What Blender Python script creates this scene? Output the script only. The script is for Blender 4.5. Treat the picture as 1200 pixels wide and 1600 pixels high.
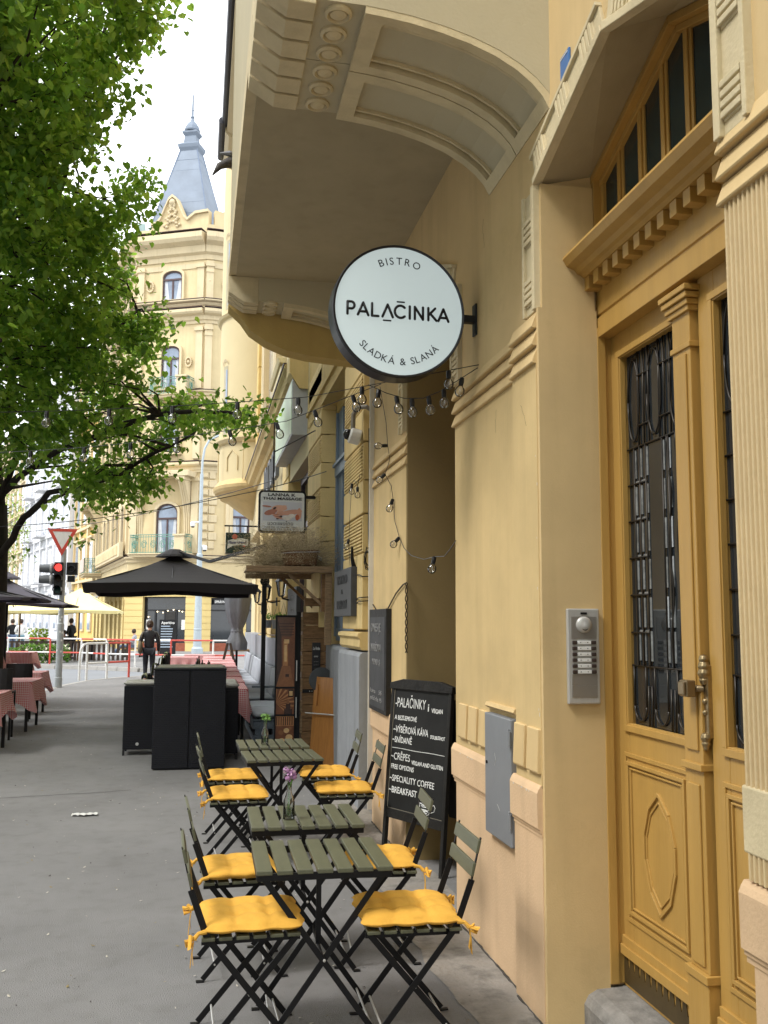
import bpy, bmesh, math, random
from mathutils import Vector, Matrix
random.seed(7)
S = bpy.context.scene
for o in list(bpy.data.objects): bpy.data.objects.remove(o)
COL = S.collection
R = math.radians

# ------------------------------------------------------------------ camera
cd = bpy.data.cameras.new('camera'); cam = bpy.data.objects.new('camera', cd); COL.objects.link(cam)
S.camera = cam
yaw, pitch, roll = .1907, .1141, .0046
f = Vector((math.sin(yaw)*math.cos(pitch), math.cos(yaw)*math.cos(pitch), math.sin(pitch)))
r0 = Vector((math.cos(yaw), -math.sin(yaw), 0)); u0 = r0.cross(f)
rr = r0*math.cos(roll)+u0*math.sin(roll); uu = -r0*math.sin(roll)+u0*math.cos(roll)
M3 = Matrix((rr, uu, -f)).transposed()
cam.matrix_world = Matrix.Translation((0, 0, 1.68)) @ M3.to_4x4()
cd.sensor_fit = 'VERTICAL'; cd.sensor_height = 24; cd.sensor_width = 18; cd.lens = 22.5
cd.clip_start = .05; cd.clip_end = 1500
S.render.resolution_x = 768; S.render.resolution_y = 1024

# ------------------------------------------------------------------ sky and sun
SUN_EL, SUN_AZ = 52, 250      # azimuth clockwise from +Y: light comes from the left, a little behind
W = bpy.data.worlds.new('World'); S.world = W; W.use_nodes = True
nt = W.node_tree; nt.nodes.clear()
out = nt.nodes.new('ShaderNodeOutputWorld'); bg = nt.nodes.new('ShaderNodeBackground')
sky = nt.nodes.new('ShaderNodeTexSky'); sky.sky_type = 'NISHITA'; sky.sun_disc = False
sky.sun_elevation = R(SUN_EL); sky.sun_rotation = R(SUN_AZ)
tc = nt.nodes.new('ShaderNodeTexCoord'); nz = nt.nodes.new('ShaderNodeTexNoise')
nz.inputs['Scale'].default_value = 2.3; nz.inputs['Detail'].default_value = 6
cr = nt.nodes.new('ShaderNodeValToRGB'); cr.color_ramp.elements[0].position = .34; cr.color_ramp.elements[1].position = .52
cr.color_ramp.elements[0].color = (.55, .55, .55, 1)
mx = nt.nodes.new('ShaderNodeMixRGB'); mx.inputs[2].default_value = (10.6, 10.9, 11.2, 1)
L = nt.links.new
L(tc.outputs['Generated'], nz.inputs['Vector']); L(nz.outputs['Fac'], cr.inputs[0]); L(cr.outputs[0], mx.inputs[0])
L(sky.outputs[0], mx.inputs[1]); L(mx.outputs[0], bg.inputs[0]); L(bg.outputs[0], out.inputs[0])
bg.inputs[1].default_value = .12
sl = bpy.data.lights.new('sun', 'SUN'); sun = bpy.data.objects.new('sun', sl); COL.objects.link(sun)
sl.energy = 1.3; sl.angle = R(16); sl.color = (1, .96, .9)
sd = Vector((math.sin(R(SUN_AZ))*math.cos(R(SUN_EL)), math.cos(R(SUN_AZ))*math.cos(R(SUN_EL)), math.sin(R(SUN_EL))))
sun.rotation_euler = sd.to_track_quat('Z', 'Y').to_euler()
vs = S.view_settings; vs.view_transform = 'Standard'; vs.look = 'None'; vs.gamma = 1; vs.use_curve_mapping = False
vs.exposure = 1.03
S.render.engine = 'CYCLES'
S.cycles.max_bounces = 8; S.cycles.diffuse_bounces = 4; S.cycles.transparent_max_bounces = 16

# ------------------------------------------------------------------ materials
MT = {}
def mat(name, col, rough=.8, metal=0., var=.12, vs_=3., bump=0., bs=60., stretch=(1, 1, 1), spec=.4, trans=0., emit=None, estr=1., dirt=0., coat=0.):
    if name in MT: return MT[name]
    m = bpy.data.materials.new(name); m.use_nodes = True; t = m.node_tree; N = t.nodes; K = t.links.new
    p = N['Principled BSDF']; p.inputs['Roughness'].default_value = rough; p.inputs['Metallic'].default_value = metal
    p.inputs['Specular IOR Level'].default_value = spec; p.inputs['Transmission Weight'].default_value = trans
    p.inputs['Coat Weight'].default_value = coat
    c = N.new('ShaderNodeTexCoord'); mp = N.new('ShaderNodeMapping'); mp.inputs['Scale'].default_value = stretch
    K(c.outputs['Object'], mp.inputs[0])
    n = N.new('ShaderNodeTexNoise'); n.inputs['Scale'].default_value = vs_; n.inputs['Detail'].default_value = 7; n.inputs['Roughness'].default_value = .62
    K(mp.outputs[0], n.inputs['Vector'])
    r = N.new('ShaderNodeValToRGB'); e = r.color_ramp.elements; e[0].position = .3; e[1].position = .72
    e[0].color = tuple(x*(1-var) for x in col)+(1,); e[1].color = tuple(min(1, x*(1+var)) for x in col)+(1,)
    K(n.outputs['Fac'], r.inputs[0]); last = r.outputs[0]
    if dirt:
        n2 = N.new('ShaderNodeTexNoise'); n2.inputs['Scale'].default_value = 1.3; n2.inputs['Detail'].default_value = 9; n2.inputs['Roughness'].default_value = .75
        K(c.outputs['Object'], n2.inputs['Vector'])
        r2 = N.new('ShaderNodeValToRGB'); r2.color_ramp.elements[0].position = .56; r2.color_ramp.elements[1].position = .78
        ms = N.new('ShaderNodeMapping'); ms.inputs['Scale'].default_value = (7, 7, .45); ns = N.new('ShaderNodeTexNoise'); ns.inputs['Scale'].default_value = 1.; ns.inputs['Detail'].default_value = 6
        K(c.outputs['Object'], ms.inputs[0]); K(ms.outputs[0], ns.inputs['Vector']); rs = N.new('ShaderNodeValToRGB'); rs.color_ramp.elements[0].position = .50; rs.color_ramp.elements[1].position = .80
        m3 = N.new('ShaderNodeMixRGB'); m3.blend_type = 'MULTIPLY'; m3.inputs[2].default_value = (1-dirt*.9, 1-dirt*.95, 1-dirt, 1)
        K(ns.outputs['Fac'], rs.inputs[0]); K(rs.outputs[0], m3.inputs[0]); K(last, m3.inputs[1]); last = m3.outputs[0]
        mm = N.new('ShaderNodeMixRGB'); mm.blend_type = 'MULTIPLY'; mm.inputs[2].default_value = (1-dirt, 1-dirt*1.08, 1-dirt*1.2, 1)
        K(n2.outputs['Fac'], r2.inputs[0]); K(r2.outputs[0], mm.inputs[0]); K(last, mm.inputs[1]); last = mm.outputs[0]
    K(last, p.inputs['Base Color'])
    if bump:
        nb = N.new('ShaderNodeTexNoise'); nb.inputs['Scale'].default_value = bs; nb.inputs['Detail'].default_value = 4
        K(mp.outputs[0], nb.inputs['Vector']); b = N.new('ShaderNodeBump'); b.inputs['Strength'].default_value = bump; b.inputs['Distance'].default_value = .01
        K(nb.outputs['Fac'], b.inputs['Height']); K(b.outputs[0], p.inputs['Normal'])
    if emit:
        p.inputs['Emission Color'].default_value = tuple(emit)+(1,); p.inputs['Emission Strength'].default_value = estr
    MT[name] = m; return m

def streaked(name, col, k=1.):
    m = mat(name, col, .85, var=.1, vs_=2.2, dirt=.12)
    t = m.node_tree; N = t.nodes; K = t.links.new; p = N['Principled BSDF']
    c = N.new('ShaderNodeTexCoord'); mp = N.new('ShaderNodeMapping'); mp.inputs['Scale'].default_value = (60, 60, 1.1)
    n = N.new('ShaderNodeTexNoise'); n.inputs['Scale'].default_value = 1.; n.inputs['Detail'].default_value = 3
    b = N.new('ShaderNodeBump'); b.inputs['Strength'].default_value = .30*k; b.inputs['Distance'].default_value = .012
    K(c.outputs['Object'], mp.inputs[0]); K(mp.outputs[0], n.inputs['Vector']); K(n.outputs['Fac'], b.inputs['Height']); K(b.outputs[0], p.inputs['Normal'])
    return m
cream = mat('cream_stucco', (.61, .448, .225), .88, var=.09, vs_=1.6, bump=.10, bs=150, dirt=.17)
creamfl = streaked('scratched_stucco', (.60, .445, .215))
creamlt = mat('pale_stucco_trim', (.62, .525, .335), .85, var=.08, vs_=5, bump=.25, bs=70, dirt=.2)
soffm = mat('shaded_soffit', (.44, .375, .245), .9, var=.10, vs_=1.5, bump=.1, bs=50, dirt=.1)  # shade of the undersides put into a darker base colour
greige = mat('oriel_stucco', (.50, .44, .30), .88, var=.05, vs_=2, bump=.12, bs=60)
peach = mat('peach_stucco', (.64, .45, .275), .85, var=.08, vs_=3, bump=.2, bs=80, dirt=.13)
ochre = mat('ochre_wall', (.52, .39, .19), .88, var=.07, vs_=1.5, bump=.15, bs=60, dirt=.12)
yellow = mat('yellow_stucco', (.63, .48, .22), .88, var=.08, vs_=2, bump=.3, bs=50, dirt=.2)
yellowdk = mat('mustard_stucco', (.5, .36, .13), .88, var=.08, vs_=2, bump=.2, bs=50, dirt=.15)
paleyel = mat('pale_yellow_stucco', (.60, .505, .30), .9, var=.05, vs_=.6, bump=.1, bs=12)
tower_y = mat('tower_stucco', (.60, .49, .285), .9, var=.10, vs_=.7, bump=.2, bs=8, dirt=.08)
tower_t = mat('tower_trim', (.60, .50, .32), .9, var=.08, vs_=.8, bump=.2, bs=9, dirt=.14)
tower_s = mat('shop_stucco', (.64, .50, .215), .9, var=.05, vs_=.5)
doorp = mat('ochre_door_paint', (.46, .275, .073), .45, var=.09, vs_=3, bump=.14, bs=22, stretch=(3, 3, .35), spec=.45, dirt=.14)
doord = mat('dark_kickplate', (.10, .07, .03), .45, metal=.4, var=.25, vs_=5)
greymet = mat('grey_hatch_paint', (.20, .212, .23), .45, var=.06, vs_=5, bump=.05, bs=30)
alum = mat('brushed_aluminium', (.50, .495, .475), .38, metal=.35, var=.06, vs_=4, stretch=(30, 30, 1))
brass = mat('aged_brass', (.36, .28, .16), .32, metal=.9, var=.3, vs_=30)
black = mat('black_metal', (.004, .004, .005), .42, var=.2, vs_=20, spec=.32)
blackm = mat('matte_black', (.006, .006, .007), .8, var=.2, vs_=10)
blackpl = mat('black_plastic', (.010, .010, .012), .35, var=.1)
lead = mat('lead_came', (.045, .04, .035), .4, metal=.6)
slatm = mat('olive_slat_wood', (.098, .102, .060), .42, var=.14, vs_=6, stretch=(6, 1, 6), bump=.12, bs=60, spec=.55)
cushm = mat('yellow_cushion_cotton', (.72, .395, .065), .85, var=.09, vs_=8, bump=.25, bs=160, spec=.2)
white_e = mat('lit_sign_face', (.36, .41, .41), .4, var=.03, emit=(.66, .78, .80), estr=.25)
ink = mat('black_lettering', (.01, .01, .012), .5, var=0)
chalk = mat('chalk', (.72, .73, .72), .95, var=.25, vs_=60)
chalkbd = mat('chalkboard', (.009, .0095, .0095), .7, var=.5, vs_=6, bump=.05)
oldblack = mat('worn_black_frame', (.010, .009, .008), .65, var=.4, vs_=12, bump=.5, bs=30)
bulbg = mat('bulb_glass', (.9, .88, .84), .05, var=0)
asphalt = mat('pavement_asphalt', (.222, .219, .218), .92, var=.13, vs_=.8, bump=.9, bs=170, dirt=.16)
roadm = mat('road_asphalt', (.19, .20, .215), .9, var=.07, vs_=.6, bump=.2, bs=60)
kerbm = mat('kerb_granite', (.34, .33, .31), .85, var=.12, vs_=8, bump=.2)
concr = mat('worn_concrete', (.27, .25, .225), .93, var=.45, vs_=7, bump=1., bs=40, dirt=.5)
stone = mat('grey_step_stone', (.22, .21, .195), .85, var=.3, vs_=14, bump=.5, bs=70)
plinthg = mat('grey_plinth_paint', (.265, .28, .305), .8, var=.12, vs_=3, bump=.3, bs=40, dirt=.2)
winblue = mat('blue_grey_window_paint', (.17, .225, .30), .5, var=.08)
glassd = mat('dark_window_glass', (.02, .024, .028), .04, var=.3, vs_=2, spec=.7)
glassb = mat('sky_window_glass', (.20, .25, .33), .06, var=.35, vs_=1.2, spec=.8)
brownf = mat('brown_window_frame', (.075, .045, .045), .5)
slate = mat('spire_sheet_metal', (.16, .195, .245), .55, metal=.1, var=.14, vs_=.9)
verd = mat('green_ironwork', (.12, .27, .22), .6)
redw = mat('red_paint', (.55, .07, .05), .5)
whitep = mat('white_paint', (.72, .72, .70), .5, var=.08, vs_=12)
bark = mat('bark', (.028, .022, .018), .95, var=.4, vs_=9, stretch=(4, 4, 1), bump=1., bs=20)
plank = mat('dark_plank', (.19, .105, .045), .7, var=.45, vs_=5, stretch=(2, 9, 12), bump=.3, bs=30)
plank2 = mat('old_wood', (.25, .165, .09), .75, var=.4, vs_=5, stretch=(2, 12, 12), bump=.3, bs=30)
oak = mat('oak_veneer', (.34, .155, .045), .4, var=.2, vs_=3, stretch=(14, 14, 1.2))
rattan = mat('wicker_basket', (.16, .08, .035), .7, var=.4, vs_=60, bump=1., bs=120)
drym = mat('dried_flower', (.52, .42, .27), .95, var=.3, vs_=9)
greyc = mat('grey_cushion', (.36, .385, .42), .9, var=.05, vs_=6, bump=.15, bs=90)
palletm = mat('blue_grey_pallet_wood', (.15, .18, .21), .8, var=.35, vs_=7, stretch=(8, 2, 8), bump=.3)
parasol_m = mat('charcoal_canvas', (.026, .022, .026), .75, var=.1, vs_=3, bump=.1, spec=.5)
parasol_y = mat('yellow_canvas', (.80, .70, .34), .85, var=.05)
offw = mat('off_white_cushion', (.62, .61, .56), .9, var=.06, vs_=10, bump=.2)
curtaing = mat('grey_canvas', (.16, .17, .19), .85, var=.15, vs_=5, stretch=(8, 8, 1))
greenb = mat('green_blanket', (.30, .36, .16), .95, var=.35, vs_=25)
bluegrey = mat('lamp_post_paint', (.38, .44, .48), .5, var=.06)
galv = mat('galvanised_steel', (.36, .385, .39), .5, metal=.3, var=.15, vs_=9)
skin = mat('skin', (.55, .33, .24), .6, var=.05)
hairm = mat('dark_hair', (.04, .022, .012), .6)
jackm = mat('black_leather_jacket', (.014, .014, .017), .45, var=.2, vs_=9)
trousm = mat('dark_navy_trousers', (.018, .02, .028), .8)
bagm = mat('olive_bag', (.12, .10, .065), .8)
denim = mat('denim_blue', (.10, .14, .22), .9)
shirtm = mat('grey_shirt', (.33, .33, .36), .9)
brickm = mat('red_brick', (.32, .10, .06), .9, var=.2, vs_=6)

def wicker(name, col):
    m = mat(name, col, .45, var=.2, vs_=30, spec=.3); t = m.node_tree; N = t.nodes; K = t.links.new; p = N['Principled BSDF']
    c = N.new('ShaderNodeTexCoord'); mp = N.new('ShaderNodeMapping')
    mp.inputs['Rotation'].default_value = (R(90), 0, 0)
    b = N.new('ShaderNodeTexBrick'); b.inputs['Scale'].default_value = 1; b.inputs['Brick Width'].default_value = .048; b.inputs['Row Height'].default_value = .021; b.inputs['Mortar Size'].default_value = .0045; b.inputs['Mortar Smooth'].default_value = .8
    b.inputs['Color1'].default_value = (col[0]*1.2, col[1]*1.2, col[2]*1.2, 1); b.inputs['Color2'].default_value = tuple(col)+(1,); b.inputs['Mortar'].default_value = (.002, .002, .002, 1)
    cx = N.new('ShaderNodeSeparateXYZ'); cb = N.new('ShaderNodeCombineXYZ'); ad = N.new('ShaderNodeMath')
    K(c.outputs['Object'], cx.inputs[0]); K(cx.outputs[0], ad.inputs[0]); K(cx.outputs[1], ad.inputs[1]); K(ad.outputs[0], cb.inputs[0]); K(cx.outputs[2], cb.inputs[1])
    K(cb.outputs[0], b.inputs['Vector']); K(b.outputs['Color'], p.inputs['Base Color'])
    bp = N.new('ShaderNodeBump'); bp.inputs['Strength'].default_value = 1; bp.inputs['Distance'].default_value = .006; bp.invert = True
    K(b.outputs['Fac'], bp.inputs['Height']); K(bp.outputs[0], p.inputs['Normal']); return m
wick = wicker('black_wicker', (.006, .007, .013))

def gingham(name='red_white_gingham', sc=.026):
    m = bpy.data.materials.new(name); m.use_nodes = True; t = m.node_tree; N = t.nodes; K = t.links.new; p = N['Principled BSDF']; p.inputs['Roughness'].default_value = .9
    c = N.new('ShaderNodeTexCoord'); s = N.new('ShaderNodeSeparateXYZ'); K(c.outputs['UV'], s.inputs[0]); fac = []
    for i in (0, 1):
        a = N.new('ShaderNodeMath'); a.operation = 'DIVIDE'; a.inputs[1].default_value = sc; K(s.outputs[i], a.inputs[0])
        b = N.new('ShaderNodeMath'); b.operation = 'FRACT'; K(a.outputs[0], b.inputs[0])
        d = N.new('ShaderNodeMath'); d.operation = 'GREATER_THAN'; d.inputs[1].default_value = .5; K(b.outputs[0], d.inputs[0]); fac.append(d)
    e = N.new('ShaderNodeMath'); e.operation = 'ADD'; K(fac[0].outputs[0], e.inputs[0]); K(fac[1].outputs[0], e.inputs[1])
    h = N.new('ShaderNodeMath'); h.operation = 'MULTIPLY'; h.inputs[1].default_value = .5; K(e.outputs[0], h.inputs[0])
    r = N.new('ShaderNodeMixRGB'); r.inputs[1].default_value = (.72, .60, .58, 1); r.inputs[2].default_value = (.56, .065, .085, 1); K(h.outputs[0], r.inputs[0]); K(r.outputs[0], p.inputs['Base Color'])
    MT[name] = m; return m
ging = gingham()

def thin_glass(name, tint, k=.12):
    m = bpy.data.materials.new(name); m.use_nodes = True; t = m.node_tree; N = t.nodes; K = t.links.new; N.clear()
    o = N.new('ShaderNodeOutputMaterial'); a = N.new('ShaderNodeBsdfTransparent'); a.inputs[0].default_value = tuple(tint)+(1,)
    g = N.new('ShaderNodeBsdfGlossy'); g.inputs['Roughness'].default_value = .03; lw = N.new('ShaderNodeLayerWeight'); lw.inputs[0].default_value = .25
    ad = N.new('ShaderNodeMath'); ad.operation = 'ADD'; ad.inputs[1].default_value = k; ad.use_clamp = True
    mi = N.new('ShaderNodeMixShader'); K(lw.outputs['Fresnel'], ad.inputs[0]); K(ad.outputs[0], mi.inputs[0]); K(a.outputs[0], mi.inputs[1]); K(g.outputs[0], mi.inputs[2]); K(mi.outputs[0], o.inputs[0])
    MT[name] = m; return m
tglass = thin_glass('clear_glass', (.90, .89, .86), .10)
vglass = thin_glass('vase_glass', (.93, .95, .94), .06)

def leafmat(name, col, tr):
    m = bpy.data.materials.new(name); m.use_nodes = True; t = m.node_tree; N = t.nodes; K = t.links.new; p = N['Principled BSDF']
    p.inputs['Roughness'].default_value = .42; p.inputs['Specular IOR Level'].default_value = .5
    c = N.new('ShaderNodeTexCoord'); n = N.new('ShaderNodeTexNoise'); n.inputs['Scale'].default_value = 1.1; n.inputs['Detail'].default_value = 5
    r = N.new('ShaderNodeValToRGB'); e = r.color_ramp.elements; e[0].position = .35; e[1].position = .65
    e[0].color = tuple(x*.75 for x in col)+(1,); e[1].color = tuple(x*1.3 for x in col)+(1,)
    K(c.outputs['Object'], n.inputs['Vector']); K(n.outputs['Fac'], r.inputs[0]); K(r.outputs[0], p.inputs['Base Color'])
    T = N.new('ShaderNodeBsdfTranslucent'); T.inputs[0].default_value = tuple(tr)+(1,)
    mi = N.new('ShaderNodeMixShader'); mi.inputs[0].default_value = .5; o = N['Material Output']
    K(p.outputs[0], mi.inputs[1]); K(T.outputs[0], mi.inputs[2]); K(mi.outputs[0], o.inputs[0]); MT[name] = m; return m
leafA = leafmat('linden_leaf', (.105, .205, .030), (.34, .58, .06))
leafB = leafmat('linden_leaf_dark', (.065, .145, .026), (.20, .40, .04))
leafC = leafmat('linden_leaf_young', (.17, .28, .05), (.50, .72, .10))

# ------------------------------------------------------------------ mesh builder
class MB:
    def __init__(s): s.v = []; s.f = []; s.m = []; s.T = None
    def tr(s, p):
        return tuple(s.T @ Vector(p)) if s.T is not None else tuple(p)
    def add(s, vs, fs, mi=0):
        k = len(s.v); s.v += [s.tr(p) for p in vs]; s.f += [tuple(k+i for i in q) for q in fs]; s.m += [mi]*len(fs)
    def box(s, x0, x1, y0, y1, z0, z1, mi=0):
        s.add([(x0, y0, z0), (x1, y0, z0), (x1, y1, z0), (x0, y1, z0), (x0, y0, z1), (x1, y0, z1), (x1, y1, z1), (x0, y1, z1)],
              [(0, 3, 2, 1), (4, 5, 6, 7), (0, 1, 5, 4), (1, 2, 6, 5), (2, 3, 7, 6), (3, 0, 4, 7)], mi)
    def ob(s, c, a, b, d, mi=0):
        c, a, b, d = map(Vector, (c, a, b, d)); P = [c-a-b-d, c+a-b-d, c+a+b-d, c-a+b-d, c-a-b+d, c+a-b+d, c+a+b+d, c-a+b+d]
        s.add([tuple(p) for p in P], [(0, 3, 2, 1), (4, 5, 6, 7), (0, 1, 5, 4), (1, 2, 6, 5), (2, 3, 7, 6), (3, 0, 4, 7)], mi)
    def bar(s, p, q, w, t, side, mi=0):
        """flat bar p->q, w wide along `side` (made perpendicular), t thick"""
        p, q, side = Vector(p), Vector(q), Vector(side); d = (q-p); l = d.length; d = d/l
        side = (side-d*side.dot(d)).normalized(); n = d.cross(side)
        s.ob((p+q)/2, d*l/2, side*w/2, n*t/2, mi)
    def prism(s, poly, e, mi=0):
        n = len(poly); e = Vector(e); P = [Vector(p) for p in poly]
        s.add([tuple(p) for p in P]+[tuple(p+e) for p in P], [tuple(range(n))[::-1], tuple(range(n, 2*n))]+[(i, (i+1) % n, n+(i+1) % n, n+i) for i in range(n)], mi)
    def tube(s, pts, r, n=8, mi=0, caps=True):
        pts = [Vector(p) for p in pts]; k = len(pts); rs = r if isinstance(r, (list, tuple)) else [r]*k
        V = []; F = []; d0 = None
        for i, p in enumerate(pts):
            d = (pts[min(i+1, k-1)]-pts[max(i-1, 0)]).normalized()
            if d0 is None:
                a = d.orthogonal().normalized()
            else:
                a = (a-d*a.dot(d)).normalized()
            d0 = d; b = d.cross(a)
            for j in range(n):
                t = 2*math.pi*j/n; V.append(tuple(p+(a*math.cos(t)+b*math.sin(t))*rs[i]))
        for i in range(k-1):
            for j in range(n): F.append((i*n+j, i*n+(j+1) % n, (i+1)*n+(j+1) % n, (i+1)*n+j))
        if caps: F += [tuple(range(n))[::-1], tuple((k-1)*n+j for j in range(n))]
        s.add(V, F, mi)
    def lathe(s, prof, c=(0, 0, 0), n=16, mi=0, ax='Z'):
        V = []; F = []; k = len(prof); c = Vector(c)
        for r, z in prof:
            for j in range(n):
                t = 2*math.pi*j/n; a, b = r*math.cos(t), r*math.sin(t)
                V.append(tuple(c+(Vector((a, b, z)) if ax == 'Z' else Vector((a, z, b)) if ax == 'Y' else Vector((z, a, b)))))
        for i in range(k-1):
            for j in range(n): F.append((i*n+j, i*n+(j+1) % n, (i+1)*n+(j+1) % n, (i+1)*n+j))
        F += [tuple(range(n))[::-1], tuple((k-1)*n+j for j in range(n))]
        s.add(V, F, mi)
    def build(s, name, mats, parent=None, smooth=False, bevel=0, recalc=True, world=True):
        me = bpy.data.meshes.new(name); me.from_pydata(s.v, [], s.f)
        if not isinstance(mats, (list, tuple)): mats = [mats]
        for m in mats: me.materials.append(m)
        me.polygons.foreach_set('material_index', s.m)
        if recalc:
            bm = bmesh.new(); bm.from_mesh(me); bmesh.ops.recalc_face_normals(bm, faces=bm.faces); bm.to_mesh(me); bm.free()
        if smooth:
            me.polygons.foreach_set('use_smooth', [True]*len(me.polygons))
        o = bpy.data.objects.new(name, me); COL.objects.link(o)
        if parent is not None:
            o.parent = parent
            if world and parent.get('wroot'):
                o.location = -Vector(parent['wloc'])
        if bevel:
            b = o.modifiers.new('bevel', 'BEVEL'); b.width = bevel; b.segments = 2; b.limit_method = 'ANGLE'
        if smooth == 'auto' or (smooth and bevel):
            me.shade_auto_smooth if False else None
        return o
def B(): return MB()
def tag(o, label=None, cat=None, group=None, kind=None):
    if label: o['label'] = label
    if cat: o['category'] = cat
    if group: o['group'] = group
    if kind: o['kind'] = kind
    return o
def thing(name, label, cat, loc=(0, 0, 0), rz=0, group=None):
    o = bpy.data.objects.new(name, None); COL.objects.link(o); o.location = loc; o.rotation_euler = (0, 0, rz); o.empty_display_size = .2
    return tag(o, label, cat, group)
def wthing(name, label, cat, loc, group=None):
    """a thing whose parts are written in place coordinates"""
    o = thing(name, label, cat, loc, 0, group); o['wroot'] = 1; o['wloc'] = list(loc); return o
def sub(parent_mesh, b, name, mats, **k):
    """sub-part: parent is a part mesh; both share that part's local frame"""
    o = b.build(name, mats, None, **k); o.parent = parent_mesh; return o
def dup(o, parent=None):
    c = o.copy(); COL.objects.link(c)
    if parent is not None: c.parent = parent
    for ch in list(o.children): dup(ch, c)
    return c
def text_mesh(txt, size, ext=.002, bold=0., shear=0., spacing=1.):
    cu = bpy.data.curves.new('lettering', 'FONT'); cu.body = txt; cu.size = size; cu.extrude = ext; cu.align_x = 'LEFT'; cu.offset = bold; cu.shear = shear
    cu.space_character = spacing; cu.resolution_u = 3
    o = bpy.data.objects.new('lettering', cu); COL.objects.link(o); bpy.context.view_layer.update()
    me = bpy.data.meshes.new_from_object(o.evaluated_get(bpy.context.evaluated_depsgraph_get()))
    bpy.data.objects.remove(o); return me
def text(txt, size, o, ex, ey, m, parent, width=None, align='L', bold=0., ext=.002, shear=0., name='lettering', world=True):
    """flat lettering, baseline origin o, along ex, up ey (place coordinates)"""
    me = text_mesh(txt, size, ext, bold, shear)
    xs = [v.co.x for v in me.vertices]
    if not xs: return None
    x0, x1 = min(xs), max(xs); k = width/(x1-x0) if width else 1.
    ex, ey = Vector(ex).normalized(), Vector(ey).normalized(); n = ex.cross(ey); o = Vector(o)
    sh = {'L': 0, 'C': -(x1-x0)*k/2, 'R': -(x1-x0)*k}[align]
    for v in me.vertices:
        a, b_, c_ = v.co; v.co = o+ex*((a-x0)*k+sh)+ey*b_+n*c_
    me.materials.clear(); me.materials.append(m)
    ob = bpy.data.objects.new(name, me); COL.objects.link(ob)
    if parent is not None:
        ob.parent = parent
        if world and parent.get('wroot'): ob.location = -Vector(parent['wloc'])
    return ob
# ================================================================== ground
def sheet(name, poly, z, m, depth=0.):
    b = B()
    if depth: b.prism([(x, y, z-depth) for x, y in poly], (0, 0, depth))
    else: b.add([(x, y, z) for x, y in poly], [tuple(range(len(poly)))])
    return tag(b.build(name, m), kind='structure')
sheet('road', [(-420, -60), (420, -60), (420, 900), (-420, 900)], -.13, roadm)
KL = [(-5.6, -12), (-5.4, 14), (-4.9, 19), (-4.1, 22.2), (-3.55, 24), (-3.3, 26.6), (-2.9, 28.7), (-2.0, 30.3), (-.6, 31.3), (1.2, 31.9), (6, 32)]
sheet('pavement', KL+[(6, -12)], 0, asphalt, .13)
b = B(); b.prism([(x-.0, y, -.129) for x, y in KL]+[(x-.10, y+.06, -.129) for x, y in KL[::-1]], (0, 0, .05)); kerb = tag(b.build('kerb', concr), kind='structure')
for (x0, y0), (x1, y1) in zip(KL[:-1], KL[1:]):
    d = Vector((x1-x0, y1-y0, 0)); n = Vector((-d.y, d.x, 0)).normalized()
    l = d.length; k = max(1, int(l/1.0))
    for i in range(k):
        a = Vector((x0, y0, 0))+d*(i/k+.004); c_ = Vector((x0, y0, 0))+d*((i+1)/k-.004)
        b = B(); b.prism([tuple(a+n*.16+Vector((0, 0, -.129))), tuple(a+n*.002+Vector((0, 0, -.129))), tuple(a+n*.002+Vector((0, 0, .006))), tuple(a+n*.15+Vector((0, 0, .004)))], c_-a); b.build('kerb_stone', kerbm, kerb, bevel=.01)
FK = [(-60, 47), (-20, 42.5), (-7, 39.4), (-4.2, 38), (-1.9, 35.8), (1, 34.8), (14, 34.4)]
sheet('far_pavement', FK+[(14, 56), (-4, 60), (-9, 84), (-26, 180), (-60, 180)], 0, concr if False else asphalt, .13)
b = B()
for (x0, y0), (x1, y1) in zip(FK[:-1], FK[1:]):
    d = Vector((x1-x0, y1-y0, 0)); n = Vector((d.y, -d.x, 0)).normalized(); k = max(1, int(d.length))
    for i in range(k):
        a = Vector((x0, y0, 0))+d*(i/k+.004); c_ = Vector((x0, y0, 0))+d*((i+1)/k-.004)
        b.prism([tuple(a+n*.2+Vector((0, 0, -.129))), tuple(a+n*.002+Vector((0, 0, -.129))), tuple(a+n*.002+Vector((0, 0, .008))), tuple(a+n*.18+Vector((0, 0, .006)))], c_-a)
tag(b.build('far_kerb', kerbm), kind='structure')
# rougher concrete strip along the house foot
b = B(); pts = []
ys = [-3+.12*i for i in range(110)]
rg = random.Random(3); w = 0
edge = []
for y in ys:
    w = .8*w+rg.uniform(-.018, .018); edge.append((1.17+w+.02*math.sin(y*2.3), y))
V = [(x, y, .004) for x, y in edge]+[(1.62 if 5.5 < y < 6.9 else 1.55, y, .004) for y in ys]; n = len(ys)
b.add(V, [(i, i+n, i+n+1, i+1) for i in range(n-1)])
tag(b.build('concrete_strip', concr), kind='structure')
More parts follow.
